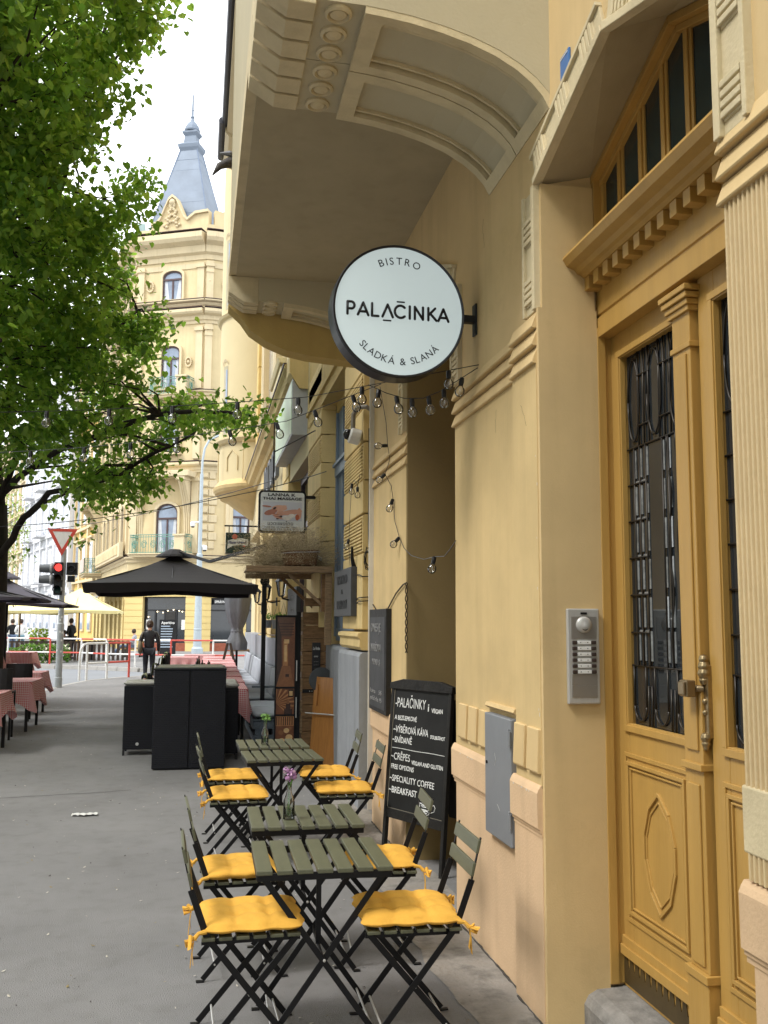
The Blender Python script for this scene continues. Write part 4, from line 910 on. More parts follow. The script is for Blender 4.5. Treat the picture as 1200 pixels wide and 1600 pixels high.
for k in range(5):
    c_ = (1.55+rg.uniform(-.01, .01), 8.78, 2.27+rg.uniform(-.02, .02)); b.tube([(c_[0]+.035*rg.uniform(.7, 1.2)*math.cos(a*.7), c_[1]-.01*k*.3, c_[2]+.09*rg.uniform(.8, 1.1)*math.sin(a*.7)) for a in range(10)], .004, 4)
b.tube([(1.56, 8.78, 2.2), (1.57, 8.77, 2.0), (1.58, 8.77, 1.85)], .004, 4)
b.tube([(1.5, 9.15, 2.13), (1.485, 8.9, 2.12), (1.50, 8.82, 2.10), (1.62, 8.81, 2.10)], .005, 5)
for dz in (0, .035): b.tube([(1.5, 9.15, 1.86+dz), (1.48, 8.9, 1.87+dz), (1.49, 8.82, 1.87+dz), (1.62, 8.81, 1.88+dz)], .005, 5)
b.build('cable', blackpl, t)
t = wthing('overhead_wire', 'thin black wire crossing the street above the parasol', 'cable', (1.5, 9.2, 3.2))
b = B(); b.tube(sag((1.5, 11.5, 3.5), (.542, 13.5, 3.45), .02, 6)+sag((.542, 13.5, 3.45), (-6.2, 18.5, 3.4), .25, 24)[1:], .006, 5); b.build('wire', blackpl, t)
t = wthing('overhead_wire', 'second thin black wire that leaves the wall just beyond the big light box', 'cable', (1.3, 19, 3.6))
b = B(); b.tube(sag((1.4, 18.5, 4.4), (-7.5, 30, 4.2), .35, 24), .008, 5); b.build('wire', blackpl, t)
# dark metal spout
t = wthing('roof_spout', 'dark weathered metal spout with a curved beak sticking out beside the oriel', 'spout', (.3, 9, 6.1))
b = B()
b.tube([(.75, 9.6, 6.13), (.42, 9.2, 6.13), (.30, 9.1, 6.14), (.19, 9.03, 6.12), (.10, 9.0, 6.06), (.035, 9.0, 5.96)], [.045, .05, .055, .05, .035, .006], 10); b.build('beak', mat('weathered_lead', (.075, .065, .06), .6, var=.4, vs_=25, bump=.5), t, smooth=True)
b = B(); b.tube([(.42, 9.15, 6.18), (.30, 9.08, 6.20), (.19, 9.02, 6.205), (.10, 9.0, 6.19)], [.035, .04, .03, .008], 8); b.lathe([(.02, -.065), (.02, -.05), (0, -.05)], (.24, 9.05, 6.14), 10, ax='Y'); b.build('top_lip', mat('zinc', (.25, .25, .27), .5, metal=.4), t)
# ================================================================== facade helper for the far houses
class Fac:
    """vertical facade plane through P heading D (plan); u along, w outward, z up"""
    def __init__(s, P, D, root):
        D = Vector((D[0], D[1], 0)).normalized(); n = Vector((D.y, -D.x, 0)); s.M = Matrix(((D.x, n.x, 0, P[0]), (D.y, n.y, 0, P[1]), (0, 0, 1, 0), (0, 0, 0, 1))); s.root = root
    def B(s): b = MB(); b.T = s.M; return b
    def box(s, name, m, u0, u1, w0, w1, z0, z1, **k): b = s.B(); b.box(u0, u1, w0, w1, z0, z1); return b.build(name, m, s.root, **k)
    def band(s, name, m, u0, u1, prof, **k):      # prof (w,z) swept along u
        b = s.B(); b.prism([(u0, w, z) for w, z in prof], (u1-u0, 0, 0)); return b.build(name, m, s.root, **k)
    def cornice(s, u0, u1, z, h, d, m=None, name='cornice'):
        o_ = s.band(name, m or tower_t, u0, u1, [(-.1, z), (.08, z), (.10, z+h*.18), (d*.35, z+h*.25), (d*.4, z+h*.5), (d*.85, z+h*.6), (d, z+h*.72), (d, z+h*.92), (.05, z+h), (-.1, z+h)])
        s.box('cornice_flashing', brownf, u0, u1, -.05, d+.02, z+h+.002, z+h+.03); return o_
    def window(s, u0, u1, z0, z1, arch=.0, m=brownf, g=glassb, rev=.18, bars=True, trans=.68):
        b = s.B(); c = (u0+u1)/2; n = 8; out = [(u0, z0), (u1, z0)]+[(c+(u1-u0)/2*math.cos(math.pi*i/n), z1-arch+arch*math.sin(math.pi*i/n)) for i in range(n+1)]
        def inset(d): return [(c+(x-c)*(1-2*d/(u1-u0)), z0+d if z == z0 else z-d) for x, z in out]
        I = inset(.09)
        k = len(out)
        for i in range(k):
            j = (i+1) % k; b.prism([(out[i][0], .012, out[i][1]), (out[j][0], .012, out[j][1]), (I[j][0], .012, I[j][1]), (I[i][0], .012, I[i][1])], (0, .06, 0))
        if bars: b.box(c-.05, c+.05, .01, .06, z0+.05, z0+(z1-z0)*trans); b.box(u0+.05, u1-.05, .01, .09, z0+(z1-z0)*trans, z0+(z1-z0)*trans+.11)
        w_ = b.build('window', m, s.root)
        b = s.B(); b.prism([(x, .0, z) for x, z in I], (0, .02, 0)); sub(w_, b, 'pane', g)
        if bars:
            b = s.B(); cu = (I[1][0]-I[0][0])*.3
            b.prism([(I[0][0], .021, z0+.1), (I[0][0]+cu, .021, z0+.1), (I[0][0]+cu*.5, .021, z0+(z1-z0)*trans), (I[0][0], .021, z0+(z1-z0)*trans)], (0, .004, 0)); b.prism([(I[1][0], .021, z0+.1), (I[1][0]-cu, .021, z0+.1), (I[1][0]-cu*.5, .021, z0+(z1-z0)*trans), (I[1][0], .021, z0+(z1-z0)*trans)], (0, .004, 0)); sub(w_, b, 'curtain', mat('net_curtain', (.5, .52, .55), .9))
        # stucco surround standing proud so the window reads as recessed
        b = s.B(); O = [(c+(x-c)*(1+.26/(u1-u0)), z0-.1 if z == z0 else z+.13) for x, z in out]
        for i in range(1, k):
            j = (i+1) % k; b.prism([(out[i][0], -.01, out[i][1]), (out[j][0], -.01, out[j][1]), (O[j][0], -.01, O[j][1]), (O[i][0], -.01, O[i][1])], (0, rev, 0))
        b.build('window_surround', tower_t, s.root)
        b = s.B(); b.box(u0-.2, u1+.2, -.01, rev+.14, z0-.14, z0-.002); b.build('sill', tower_t, s.root)
        return w_

# ================================================================== corner tower house across the junction
H3 = wthing('corner_building', 'pale yellow corner house with a blue-grey pointed spire across the junction', 'building', (-1, 58, 0))
Lp, C1, C2 = (-4.0, 57.0), (0.0, 55.1), (.45, 55.12)
DB = (math.cos(R(10)), math.sin(R(10)))
P3 = (C2[0]+8*DB[0], C2[1]+8*DB[1]); W1 = (-7.6, 75.4)
FA = Fac(Lp, (C1[0]-Lp[0], C1[1]-Lp[1]), H3); FC = Fac(C1, (C2[0]-C1[0], C2[1]-C1[1]), H3); FB = Fac(C2, DB, H3); FW = Fac(W1, (Lp[0]-W1[0], Lp[1]-W1[1]), H3)
LA_ = math.hypot(C1[0]-Lp[0], C1[1]-Lp[1]); LW = math.hypot(W1[0]-Lp[0], W1[1]-Lp[1])
foot = [Lp, C1, C2, P3, (P3[0]+1, 75), (-5, 80), W1]
b = B(); b.prism([(x, y, 3.4) for x, y in foot], (0, 0, 20.3)); b.build('wall', tower_y, H3)
# ground floor: piers between shop openings, dark shop behind
inner = [(-3.4, 58.2), (.2, 56.2), (P3[0], P3[1]+1), (P3[0]+1, 75), (-4.6, 80), (-6.6, 76)]
b = B(); b.prism([(x, y, 0) for x, y in inner], (0, 0, 3.4)); b.build('shop_interior', mat('dark_shop', (.03, .025, .022), .7, var=.4, vs_=2), H3)
for F, spans in ((FA, [(0, 1.05), (3.75, LA_)]), (FC, [(0, .451)]), (FB, [(0, .28), (1.9, 2.3), (5, 8)]), (FW, [(0, .6), (2.2, 3.1), (4.6, 5.6), (7.4, 8.6), (10.2, 11.2), (12.8, 13.6), (14.9, 15.7), (17.0, 17.8), (LW-.35, LW)])):
    for u0, u1 in spans:
        F.box('shop_pier', tower_s, u0, u1, -1.1, .03, 0, 3.42)
        for k in range(8):
            if u1-u0 < 1.1: F.box('pier_band', tower_s, u0-.02, u1+.02, .03, .06, .5+k*.36, .5+k*.36+.33)
FA.box('shop_wall', tower_s, 1.05, 3.75, -.9, .02, 3.05, 3.42)
FB.box('shop_wall', tower_s, .28, 8, -.9, .02, 3.0, 3.42)
FW.box('shop_wall', tower_s, 0, LW, -.9, .02, 2.9, 3.42)
for F, u0, u1, zt in ((FA, 1.05, 3.75, 3.05), (FB, .28, 1.9, 3.0), (FB, 2.3, 5, 3.0)):
    b = F.B(); b.box(u0, u0+.09, -.3, -.2, .45, zt); b.box(u1-.09, u1, -.3, -.2, .45, zt); b.box(u0, u1, -.3, -.2, zt-.08, zt); b.box(u0, u1, -.3, -.2, 2.25, 2.33)
    if F is FA:
        for u in (1.75, 2.35, 3.05): b.box(u-.05, u+.05, -.32, -.2, .1, 2.3)
    w_ = b.build('shop_window', blackpl, H3); b = F.B(); b.box(u0+.05, u1-.05, -.26, -.25, .45, zt-.04); sub(w_, b, 'pane', glassd)
    F.box('brick_base', brickm, u0, u1, -.35, -.1, 0, .45)
    for r_ in range(5):
        b = F.B(); n_ = int((u1-u0)/.26)
        for i in range(n_): b.box(u0+i*.26+.13*(r_ % 2), min(u1, u0+i*.26+.24+.13*(r_ % 2)), -.1, -.085, .02+r_*.088, .02+r_*.088+.075)
        o_ = b.build('brick_course', brickm, H3); o_['kind'] = 'stuff'
b = FA.B(); b.box(2.42, 3.0, -.24, -.18, .1, 2.2); dn = b.build('shop_door', mat('shop_door_dark', (.02, .018, .016), .4), H3)
for u, z in ((1.9, 2.2), (2.25, 2.15), (2.55, 2.25), (2.9, 2.3), (3.25, 2.25), (3.45, 2.2), (1.35, 1.9)):
    b = B(); b.T = FA.M; b.lathe([(0, -.03), (.035, 0), (.03, .03), (0, .04)], (u, -.15, z), 8); b.build('pendant_lamp', mat('warm_lamp', (.9, .8, .6), .5, emit=(1, .8, .5), estr=3.), H3)
b = FB.B(); b.box(.45, 1.25, .02, .08, 2.62, 2.92); b.build('shop_name_board', blackpl, H3)
o = FB.M @ Vector((.5, .085, 2.70)); ex = FB.M.to_3x3() @ Vector((1, 0, 0))
text('SPRÁVNÁ', .2, o, ex, (0, 0, 1), whitep, H3, width=.7, bold=.004)
FA.box('posted_menu', whitep, 3.4, 3.62, -.19, -.17, 1.2, 1.75); FA.box('posted_menu', whitep, 1.2, 1.5, -.19, -.17, 1.2, 1.75)
# string courses and cornices on every face
for F, Lg in ((FA, LA_), (FC, .452), (FB, 8), (FW, LW)):
    F.cornice(-.05, Lg+.05, 3.42, .42, .35); F.cornice(-.05, Lg+.05, 5.0, .35, .2)
    F.cornice(-.05, Lg+.05, 10.1, .62, .42); F.cornice(-.05, Lg+.05, 18.85, .85, .55); F.cornice(-.05, Lg+.05, 19.95, .32, .35); F.cornice(-.05, Lg+.05, 22.7, 1.55, .85, name='main_cornice'); F.cornice(-.05, Lg+.05, 14.6, .3, .22)
    F.box('frieze_band', tower_t, 0, Lg, 0, .06, 22.2, 22.5)
# windows
FA.window(1.78, 3.12, 5.5, 8.35, .5, g=glassb); FA.window(1.85, 3.0, 11.3, 13.9, .0); FA.window(1.8, 2.95, 15.1, 17.6, .3); FA.window(1.72, 2.98, 20.35, 22.15, .35)
for u in (1.35, 3.6, 5.7): FB.window(u, u+1.05, 6.2, 8.2, .0); FB.window(u, u+1.05, 11.4, 13.8, .3); FB.window(u, u+1.05, 15.6, 17.9, .3); FB.window(u, u+1.05, 20.4, 22.0)
for u in (1.2, 3.4, 6.3, 8.5, 11.4, 13.6, 16.2):
    for z0, h in ((5.9, 2.6), (11.2, 2.5), (15.2, 2.6), (20.4, 1.7)): FW.window(u, u+1.1, z0, z0+h, .3 if z0 < 12 else 0)
# quoins and pilasters at the corner
for k in range(9):
    b = FC.B(); z = 5.75+k*.5; b.prism([(.0, .0, z), (.45, 0, z), (.45, 0, z+.42), (0, 0, z+.42)], (0, .06, 0)); b.prism([(.0, .06, z), (.45, .06, z), (.38, .16, z+.09), (.07, .16, z+.09)], (0, 0, .24)); b.build('quoin', tower_t, H3)
    if k: continue
for k in range(9): FB.box('quoin', tower_t, .02, .5 if k % 2 else .38, 0, .09, 5.75+k*.5, 6.18+k*.5, bevel=.03)
for z0, z1 in ((14.9, 18.8), (20.3, 22.6)):
    FC.box('pilaster', tower_t, .02, .43, 0, .16, z0, z1); FC.box('capital', tower_t, -.03, .48, 0, .24, z1-.35, z1-.15); FC.box('capital', tower_t, 0, .45, 0, .20, z1-.7, z1-.5)
for F, us in ((FA, (.1, LA_-.5)), (FB, (1.0, 2.9, 5.0)), (FW, (.3, 5.2, 10.2, 15.3, LW-.6))):
    for u in us:
        for z0, z1 in ((5.5, 9.9), (10.9, 14.4), (15.0, 18.7), (20.35, 22.5)):
            F.box('pilaster', tower_t, u, u+.42, 0, .14, z0, z1); F.box('capital', tower_t, u-.06, u+.48, 0, .22, z1-.3, z1-.1)
# carved ornament reliefs
def relief(F, u, z, s):
    b = F.B()
    for k in range(16):
        a = 2*math.pi*k/16; b.ob((u+s*.5*math.cos(a), .08, z+s*.75*math.sin(a)), (s*.1, 0, 0), (0, .05, 0), (0, 0, s*.12))
    b.lathe([(0, 0), (s*.25, .02), (s*.2, .1), (0, .13)], (u, .06, z), 12, ax='Y'); b.build('ornament', tower_t, H3, bevel=.01)
relief(FC, .22, 21.4, .4); relief(FB, .75, 21.2, .45); relief(FA, .9, 21.3, .4); relief(FA, 3.5, 16.6, .35)
# balcony with green ironwork on scrolled consoles, first floor of the corner face
def balcony(F, u0, u1, z, d, hr=1.05, piers=True, m=verd, cons=True):
    b = F.B(); b.box(u0, u1, 0, d, z-.16, z); b.box(u0-.08, u1+.08, 0, d+.1, z-.02, z+.04); b.build('balcony_slab', tower_t, H3, bevel=.02)
    b = F.B()
    def rail(p, q):
        p, q = Vector(p), Vector(q); l = (q-p).length
        for h in (.06, hr-.12, hr): b.tube([tuple(p+Vector((0, 0, h))), tuple(q+Vector((0, 0, h)))], .022, 5)
        n_ = max(2, int(l/.16))
        for i in range(n_+1): c = p.lerp(q, i/n_); b.tube([tuple(c), tuple(c+Vector((0, 0, hr)))], .013, 4)
        for i in range(max(1, int(l/.55))):
            c = p.lerp(q, (i+.5)/max(1, int(l/.55))); e = (q-p).normalized(); b.tube([tuple(c+e*(.2-.008*a)*math.cos(a*.6)+Vector((0, 0, .5+(.24-.008*a)*math.sin(a*.6)))) for a in range(20)], .02, 4)
    rail((u0+.05, d-.02, z+.04), (u1-.05, d-.02, z+.04)); rail((u0+.05, 0, z+.04), (u0+.05, d-.02, z+.04)); rail((u1-.05, 0, z+.04), (u1-.05, d-.02, z+.04))
    b.build('balcony_railing', m, H3)
    if piers:
        for u in (u1-.75, ):
            F.box('balcony_pier', tower_t, u, u+.6, d-.35, d+.06, z+.04, z+1.0, bevel=.02); F.box('pier_cap', tower_t, u-.06, u+.66, d-.4, d+.12, z+1.0, z+1.1)
balcony(FA, .55, 4.1, 5.42, .9); balcony(FA, 1.3, 3.9, 14.55, .8, hr=1.0)
def console(F, u, z0, z1, d, w=.42):
    b = F.B(); n = 10; P = []
    for i in range(n+1): t = i/n; P.append((u, d*(1-math.cos(t*math.pi/2))*.0+d*t**2.2, z0+(z1-z0)*t))
    b.prism(P+[(u, 0, z1), (u, 0, z0)], (w, 0, 0))
    for k in range(3):
        Q = [(u+w*(.15+.28*k), p[1]+.04, p[2]) for p in P]; b.prism(Q+[(q[0], q[1]-.06, q[2]) for q in Q[::-1]], (w*.14, 0, 0))
    b.box(u-.05, u+w+.05, 0, d+.1, z1-.02, z1+.18); b.build('console', tower_t, H3)
console(FA, .5, 6.6, 9.6, .95); console(FA, 3.45, 6.6, 9.6, .95); FA.box('balcony_slab', tower_t, .3, 4.2, 0, 1.1, 9.78, 10.1, bevel=.03)
FW.box('balcony_slab', tower_t, 0.2, 4.6, 0, 1.3, 9.8, 10.1, bevel=.03); console(FW, .5, 6.8, 9.7, 1.1); console(FW, 3.9, 6.8, 9.7, 1.1)
balcony(FW, 1.0, 4.4, 5.0, 1.2, piers=False)
b = FW.B(); n = 30
P = [(1.05+3.3*i/n, 1.24+.04*math.sin(i*1.9)) for i in range(n+1)]
V = [(u, w, 5.15) for u, w in P]+[(u, w, 6.1) for u, w in P]; b.add(V, [(i, i+1, i+n+2, i+n+1) for i in range(n)]); b.build('balcony_cloth', mat('balcony_cloth', (.55, .47, .42), .9), H3, recalc=False)
FW.box('balustrade', tower_t, 4.8, LW-.2, .25, .5, 5.35, 6.2, bevel=.02)
for i in range(18): FW.box('baluster_panel', tower_y, 5.0+i*.72, 5.5+i*.72, .5, .55, 5.5, 6.05, bevel=.02)
# parapet with volutes and gable, then the spire
for F, Lg in ((FA, LA_), (FC, .452), (FB, 8), (FW, 9)):
    F.box('parapet', tower_y, 0, Lg, -.7, -.1, 23.7, 24.9)
b = FA.B(); G = [(0.75, 24.9), (.75, 25.3), (1.1, 25.35), (1.35, 25.6), (1.6, 26.2), (1.85, 26.75), (2.1, 26.95), (2.35, 26.75), (2.6, 26.2), (2.85, 25.65), (3.1, 25.4), (3.6, 25.75), (LA_, 25.8), (LA_, 24.9)]
b.prism([(u, -.55, z) for u, z in G], (0, .42, 0)); b.build('gable', tower_y, H3)
b = FA.B(); b.prism([(u, -.13, z+.0) for u, z in G[1:13]]+[(u, -.13, z-.16) for u, z in G[1:13]][::-1], (0, .16, 0)); b.build('gable_trim', tower_t, H3)
b = FA.B(); rg = random.Random(2)
for k in range(16):
    z = 24.95+k*.105; s = .55*(1-k/17)
    for sg in (-1, 1): b.lathe([(0, -.09), (.09, -.04), (.1, .03), (0, .1)], (2.1+sg*s*(.6+.35*math.sin(k*1.6)), -.06, z), 7)
b.lathe([(0, -.2), (.17, -.1), (.2, .06), (.1, .2), (0, .24)], (2.1, -.05, 26.45), 10); b.build('ornament', tower_t, H3, smooth=True)
b = FB.B(); b.prism([(u, -.55, z) for u, z in [(0, 24.9), (0, 25.8), (.45, 25.75), (.8, 25.9), (1.1, 26.5), (1.5, 27.1), (1.9, 26.5), (2.3, 25.8), (2.4, 24.9)]], (0, .42, 0)); b.build('gable', tower_y, H3)
AX = Vector((-.97, 57.2, 0))
def sq(r_, z, rot=R(-26+45)): return [(AX.x+r_*math.cos(rot+i*math.pi/2), AX.y+r_*math.sin(rot+i*math.pi/2), z) for i in range(4)]
base = [(-3.35, 57.2, 25.1), (.02, 55.9, 25.1), (1.2, 58.6, 25.1), (-2.2, 60.2, 25.1)]
cx = sum(p[0] for p in base)/4; cy_ = sum(p[1] for p in base)/4
def lv(k, z): return [(cx+(p[0]-cx)*k, cy_+(p[1]-cy_)*k, z) for p in base]
def stack(levels, name, m, n=4):
    b = B(); V = [p for l in levels for p in l]; F_ = [tuple(range(4))[::-1], tuple((len(levels)-1)*4+j for j in range(4))]
    for i in range(len(levels)-1):
        for j in range(4): F_.append((i*4+j, i*4+(j+1) % 4, (i+1)*4+(j+1) % 4, (i+1)*4+j))
    b.add(V, F_); return b.build(name, m, H3)
sp = stack([lv(1.08, 24.9), lv(1.0, 25.3), lv(.64, 28.1), lv(.29, 30.6)], 'spire', slate)
b = B()
for fi in range(4):
    for k in range(1, 7):
        t = k/7; a = Vector(lv(1.0, 25.3)[fi]).lerp(Vector(lv(.29, 30.6)[fi]), t); c = Vector(lv(1.0, 25.3)[(fi+1) % 4]).lerp(Vector(lv(.29, 30.6)[(fi+1) % 4]), t)
        o_ = ((a+c)/2-Vector((cx, cy_, a.z))).normalized()*.012; b.tube([tuple(a+o_), tuple(c+o_+Vector((0, 0, .0)))], .008, 3)
    b.tube([lv(1.005, 25.3)[fi], lv(.295, 30.6)[fi]], .04, 5)
sub(sp, b, 'seam', mat('seam_metal', (.15, .19, .26), .5, metal=.2))
cap = stack([lv(.30, 30.5), lv(.36, 30.72), (lv(.38, 30.92)), lv(.33, 31.0), lv(.22, 31.15), lv(.20, 31.55), lv(.27, 31.75), lv(.27, 31.85), lv(.18, 31.95)], 'spire_cap', slate)
b = B(); b.lathe([(.46, 31.9), (.50, 31.98), (.44, 32.22), (.30, 32.45), (.16, 32.6), (.09, 32.8), (.14, 32.9), (.07, 33.0), (.05, 34.3), (0, 34.6)], (cx, cy_, 0), 12)
for sg in (-1, 1): b.tube([(cx, cy_, 33.35), (cx+sg*.18, cy_, 33.38), (cx+sg*.26, cy_, 33.55)], .025, 5)
b.build('finial', slate, H3)
b = B(); b.prism([(x+(cx-x)*.12, y+(60-y)*.1, 23.7) for x, y in foot], (0, 0, .2)); b.build('roof', slate, H3)
b = FW.B(); b.prism([(0, -.6, 23.7), (LW-1, -.6, 23.7), (LW-1.5, -3.5, 27), (0, -3.5, 27)], (0, -.1, .1)); b.build('roof', slate, H3)
b = B(); b.box(-4.3, -3.9, 60.5, 61.5, 24, 26.8); b.build('chimney', mat('green_copper', (.35, .45, .42), .7), H3)
# awning
t = wthing('shop_awning', 'grey and white striped awning over the cafe windows on the side street', 'awning', (-4.5, 60, 3))
b = FW.B(); P0_, P1_ = LW-11.5, LW-1.2; k = 14
for i in range(k):
    u0, u1 = P0_+(P1_-P0_)*i/k, P0_+(P1_-P0_)*(i+1)/k; b.add([(u0, .05, 3.5), (u1, .05, 3.5), (u1, 1.5, 3.05), (u0, 1.5, 3.05), (u1, 1.5, 2.8), (u0, 1.5, 2.8)], [(0, 1, 2, 3), (3, 2, 4, 5)], i % 2)
b.build('canvas', [mat('awning_grey', (.33, .34, .37), .8), mat('awning_white', (.6, .6, .6), .8)], t, recalc=False)
b = FW.B(); b.tube([(P0_, 1.5, 3.05), (P1_, 1.5, 3.05)], .03, 6); b.build('front_bar', black, t)
# ---------------- next houses down the side street
def rowhouse(name, label, P, D, Ln, z, m, mt, nfl, nw, roofm=slate, bal=False):
    H = wthing(name, label, 'building', (P[0], P[1], 0)); F = Fac(P, D, H)
    b = F.B(); b.box(0, Ln, -9, 0, 0, z); b.build('wall', m, H)
    b = F.B(); b.prism([(0, .2, z+.5), (0, -9, z+.5), (0, -4.4, z+4)], (Ln, 0, 0)); b.build('roof', roofm, H)
    F.band('cornice', mt, 0, Ln, [(0, z-.3), (.3, z-.2), (.7, z+.2), (.7, z+.5), (0, z+.5)])
    fh = (z-1)/nfl; st = Ln/nw
    for k in range(nfl):
        F.box('string_course', mt, 0, Ln, 0, .25, 1+fh*k+fh*.9-.1, 1+fh*k+fh*.9+.1)
        for i in range(nw):
            u = st*(i+.5); z0 = .4+fh*k+.6; b = F.B(); b.box(u-.7, u+.7, 0, .12, z0-.15, z0+fh*.68); b.box(u-.85, u+.85, 0, .3, z0+fh*.68, z0+fh*.68+.15); w_ = b.build('window', mt, H)
            b = F.B(); b.box(u-.5, u+.5, .12, .14, z0, z0+fh*.6); sub(w_, b, 'pane', glassb)
    for i in range(nw+1):
        F.box('pilaster', mt, max(0, st*i-.25), min(Ln, st*i+.25), 0, .2, fh, z-.3)
    if bal:
        for i in (1, 3):
            for k in (1, 2, 3):
                u = st*(i+.5); z0 = .9+fh*k; b = F.B(); b.box(u-1.3, u+1.3, 0, 1.1, z0-.25, z0-.1); b.box(u-1.3, u+1.3, 1.05, 1.1, z0-.1, z0+.85); b.build('balcony', mt, H)
    return H
golden = mat('golden_stucco', (.66, .46, .15), .9, var=.05, vs_=.5); whiteh = mat('white_grey_stucco', (.62, .63, .66), .9, var=.06, vs_=.4); greyh = mat('grey_beige_stucco', (.50, .48, .42), .9, var=.08, vs_=.4)
whtrim = mat('white_trim', (.66, .66, .68), .9)
def nxt(P, D, l): return (P[0]-D[0]*l, P[1]-D[1]*l)
D = Vector((Lp[0]-W1[0], Lp[1]-W1[1])).normalized()
D2 = Vector((.30, -1)).normalized()
Pa = nxt(W1, D, .02); Pb = (Pa[0]-D2.x*9, Pa[1]-D2.y*9)
rowhouse('row_house', 'golden yellow narrow house joined to the spire house on the side street', Pb, D2, 9, 22, golden, tower_t, 5, 3)
D3 = Vector((.33, -1)).normalized(); Pc = (Pb[0]-.4-D3.x*24, Pb[1]-D3.y*24)
rowhouse('row_house', 'white-grey ornate house with balconies beyond the golden one', Pc, D3, 24, 23, whiteh, whtrim, 5, 7, bal=True)
Pd = (Pc[0]-D3.x*40, Pc[1]-D3.y*40)
rowhouse('row_house', 'beige-grey house farthest down the side street behind the tree trunk', Pd, D3, 40, 22, greyh, tower_t, 5, 11)
rowhouse('row_house', 'long pale house row across the street on the left, unseen, added to block low sky light', (-19, -75), (0, 1), 96, 19, mat('beige_stucco', (.42, .37, .28), .9), tower_t, 5, 22)  # out of view, added to hold back sky light from the left
# ================================================================== folding bistro tables
def make_table():
    t = thing('folding_table', 'x', 'table')
    sw, gap, Ln = .0625, .0185, .54
    sb = None
    for i in range(7):
        x = -.275+sw/2+i*(sw+gap)
        if sb is None:
            b = B(); b.box(-sw/2, sw/2, -Ln/2, Ln/2, .682, .70); sb = b.build('slat', slatm, t, bevel=.003); sb.location.x = x
        else:
            o = sb.copy(); COL.objects.link(o); o.parent = t; o.location = (x, 0, random.uniform(-.001, .001)); o.rotation_euler = (0, 0, random.uniform(-.004, .004))
    b = B()
    for y in (-.235, .235): b.box(-.272, .272, y-.005, y+.005, .652, .682)
    for x in (-.27, .27): b.box(x-.004, x+.004, -.235, .235, .655, .682)
    b.build('top_frame', black, t, bevel=.001)
    for k, y in enumerate((-.215, .215)):
        s = 1 if k == 0 else .93
        for sg in (-1, 1):
            b = B(); yo = y+sg*.006*(1 if y < 0 else -1)
            b.bar((sg*.24, yo, .655), (-sg*.235, yo, .012), .024, .006, (1, 0, .5)); b.bar((-sg*.228, yo, .004), (-sg*.262, yo, .004), .024, .006, (0, 1, 0)); b.build('leg', black, t, bevel=.0012)
    b = B(); b.tube([(-.2, -.215, .06), (-.2, .215, .06)], .005, 6); b.build('stretcher', alum, t)
    b = B(); b.tube([(.2, -.215, .06), (.2, .215, .06)], .005, 6); b.build('stretcher', alum, t)
    b = B(); b.bar((0, -.02, .68), (0, -.02, .335), .022, .006, (1, 0, 0)); b.build('locking_bar', black, t)
    b = B(); b.bar((0, -.212, .335), (0, .212, .335), .02, .006, (0, 0, 1)); b.build('cross_bar', black, t)
    for y in (-.225, .225):
        b = B(); b.lathe([(0, -.006), (.006, -.004), (.006, .004), (0, .006)], (0.002, y, .335), 8, ax='Y'); b.build('bolt', alum, t)
    return t
TT = [((.536, 4.211), -.013, 'front slatted folding table, nearest of the four and bare'), ((.560, 5.028), -.010, 'second slatted folding table, the one with the purple flowers in a glass vase'),
      ((.639, 7.292), .047, 'third slatted folding table, bare, just before the one with the green sprig'), ((.624, 7.983), .021, 'farthest slatted folding table with a sprig of green leaves in a vase')]
tp = make_table()
for i, ((x, y), a, lab) in enumerate(TT):
    o = tp if i == 0 else dup(tp); o.location = (x, y, 0); o.rotation_euler.z = a; tag(o, lab, 'table', 'slatted folding tables along the house front')
# ================================================================== folding chairs (face +x)
def make_chair():
    t = thing('folding_chair', 'x', 'chair')
    for sg in (-1, 1):
        y = .178*sg
        b = B(); b.bar((-.275, y, .80), (-.232, y, .62), .016, .005, (0, 1, 0)); b.bar((-.236, y, .635), (-.165, y, .44), .026, .006, (1, 0, .3)); b.bar((-.168, y, .45), (.185, y, .012), .025, .006, (1, 0, .6)); b.bar((.178, y, .004), (.215, y, .006), .022, .006, (0, 1, 0)); b.build('back_post', black, t, bevel=.0012)
        y2 = .163*sg
        b = B(); b.bar((.185, y2, .435), (-.185, y2, .012), .025, .006, (1, 0, -.6)); b.bar((-.178, y2, .004), (-.215, y2, .006), .022, .006, (0, 1, 0)); b.build('leg', black, t, bevel=.0012)
        b = B(); b.bar((-.19, y2*.93, .428), (.20, y2*.93, .428), .022, .006, (0, 0, 1)); b.build('seat_rail', black, t)
        b = B(); b.lathe([(0, -.005), (.006, -.003), (.006, .003), (0, .005)], (.0, .171*sg, .225), 8, ax='Y'); b.build('rivet', alum, t)
    for x, z in ((.13, .075), (-.13, .075)):
        b = B(); b.tube([(x, -.17, z), (x, .17, z)], .0045, 6); b.build('stretcher', alum, t)
    s0 = None
    for i in range(6):
        x = -.165+i*.067
        if s0 is None: b = B(); b.box(-.026, .026, -.195, .195, .440, .454); s0 = b.build('seat_slat', slatm, t, bevel=.003); s0.location.x = x
        else: o = s0.copy(); COL.objects.link(o); o.parent = t; o.location.x = x
    for x, z in ((-.272, .765), (-.250, .675)):
        b = B(); b.ob((x+.009, 0, z), (.0065, 0, .0016), (0, .19, 0), (-.0065, 0, .027)); b.build('back_slat', slatm, t, bevel=.003)
    return t
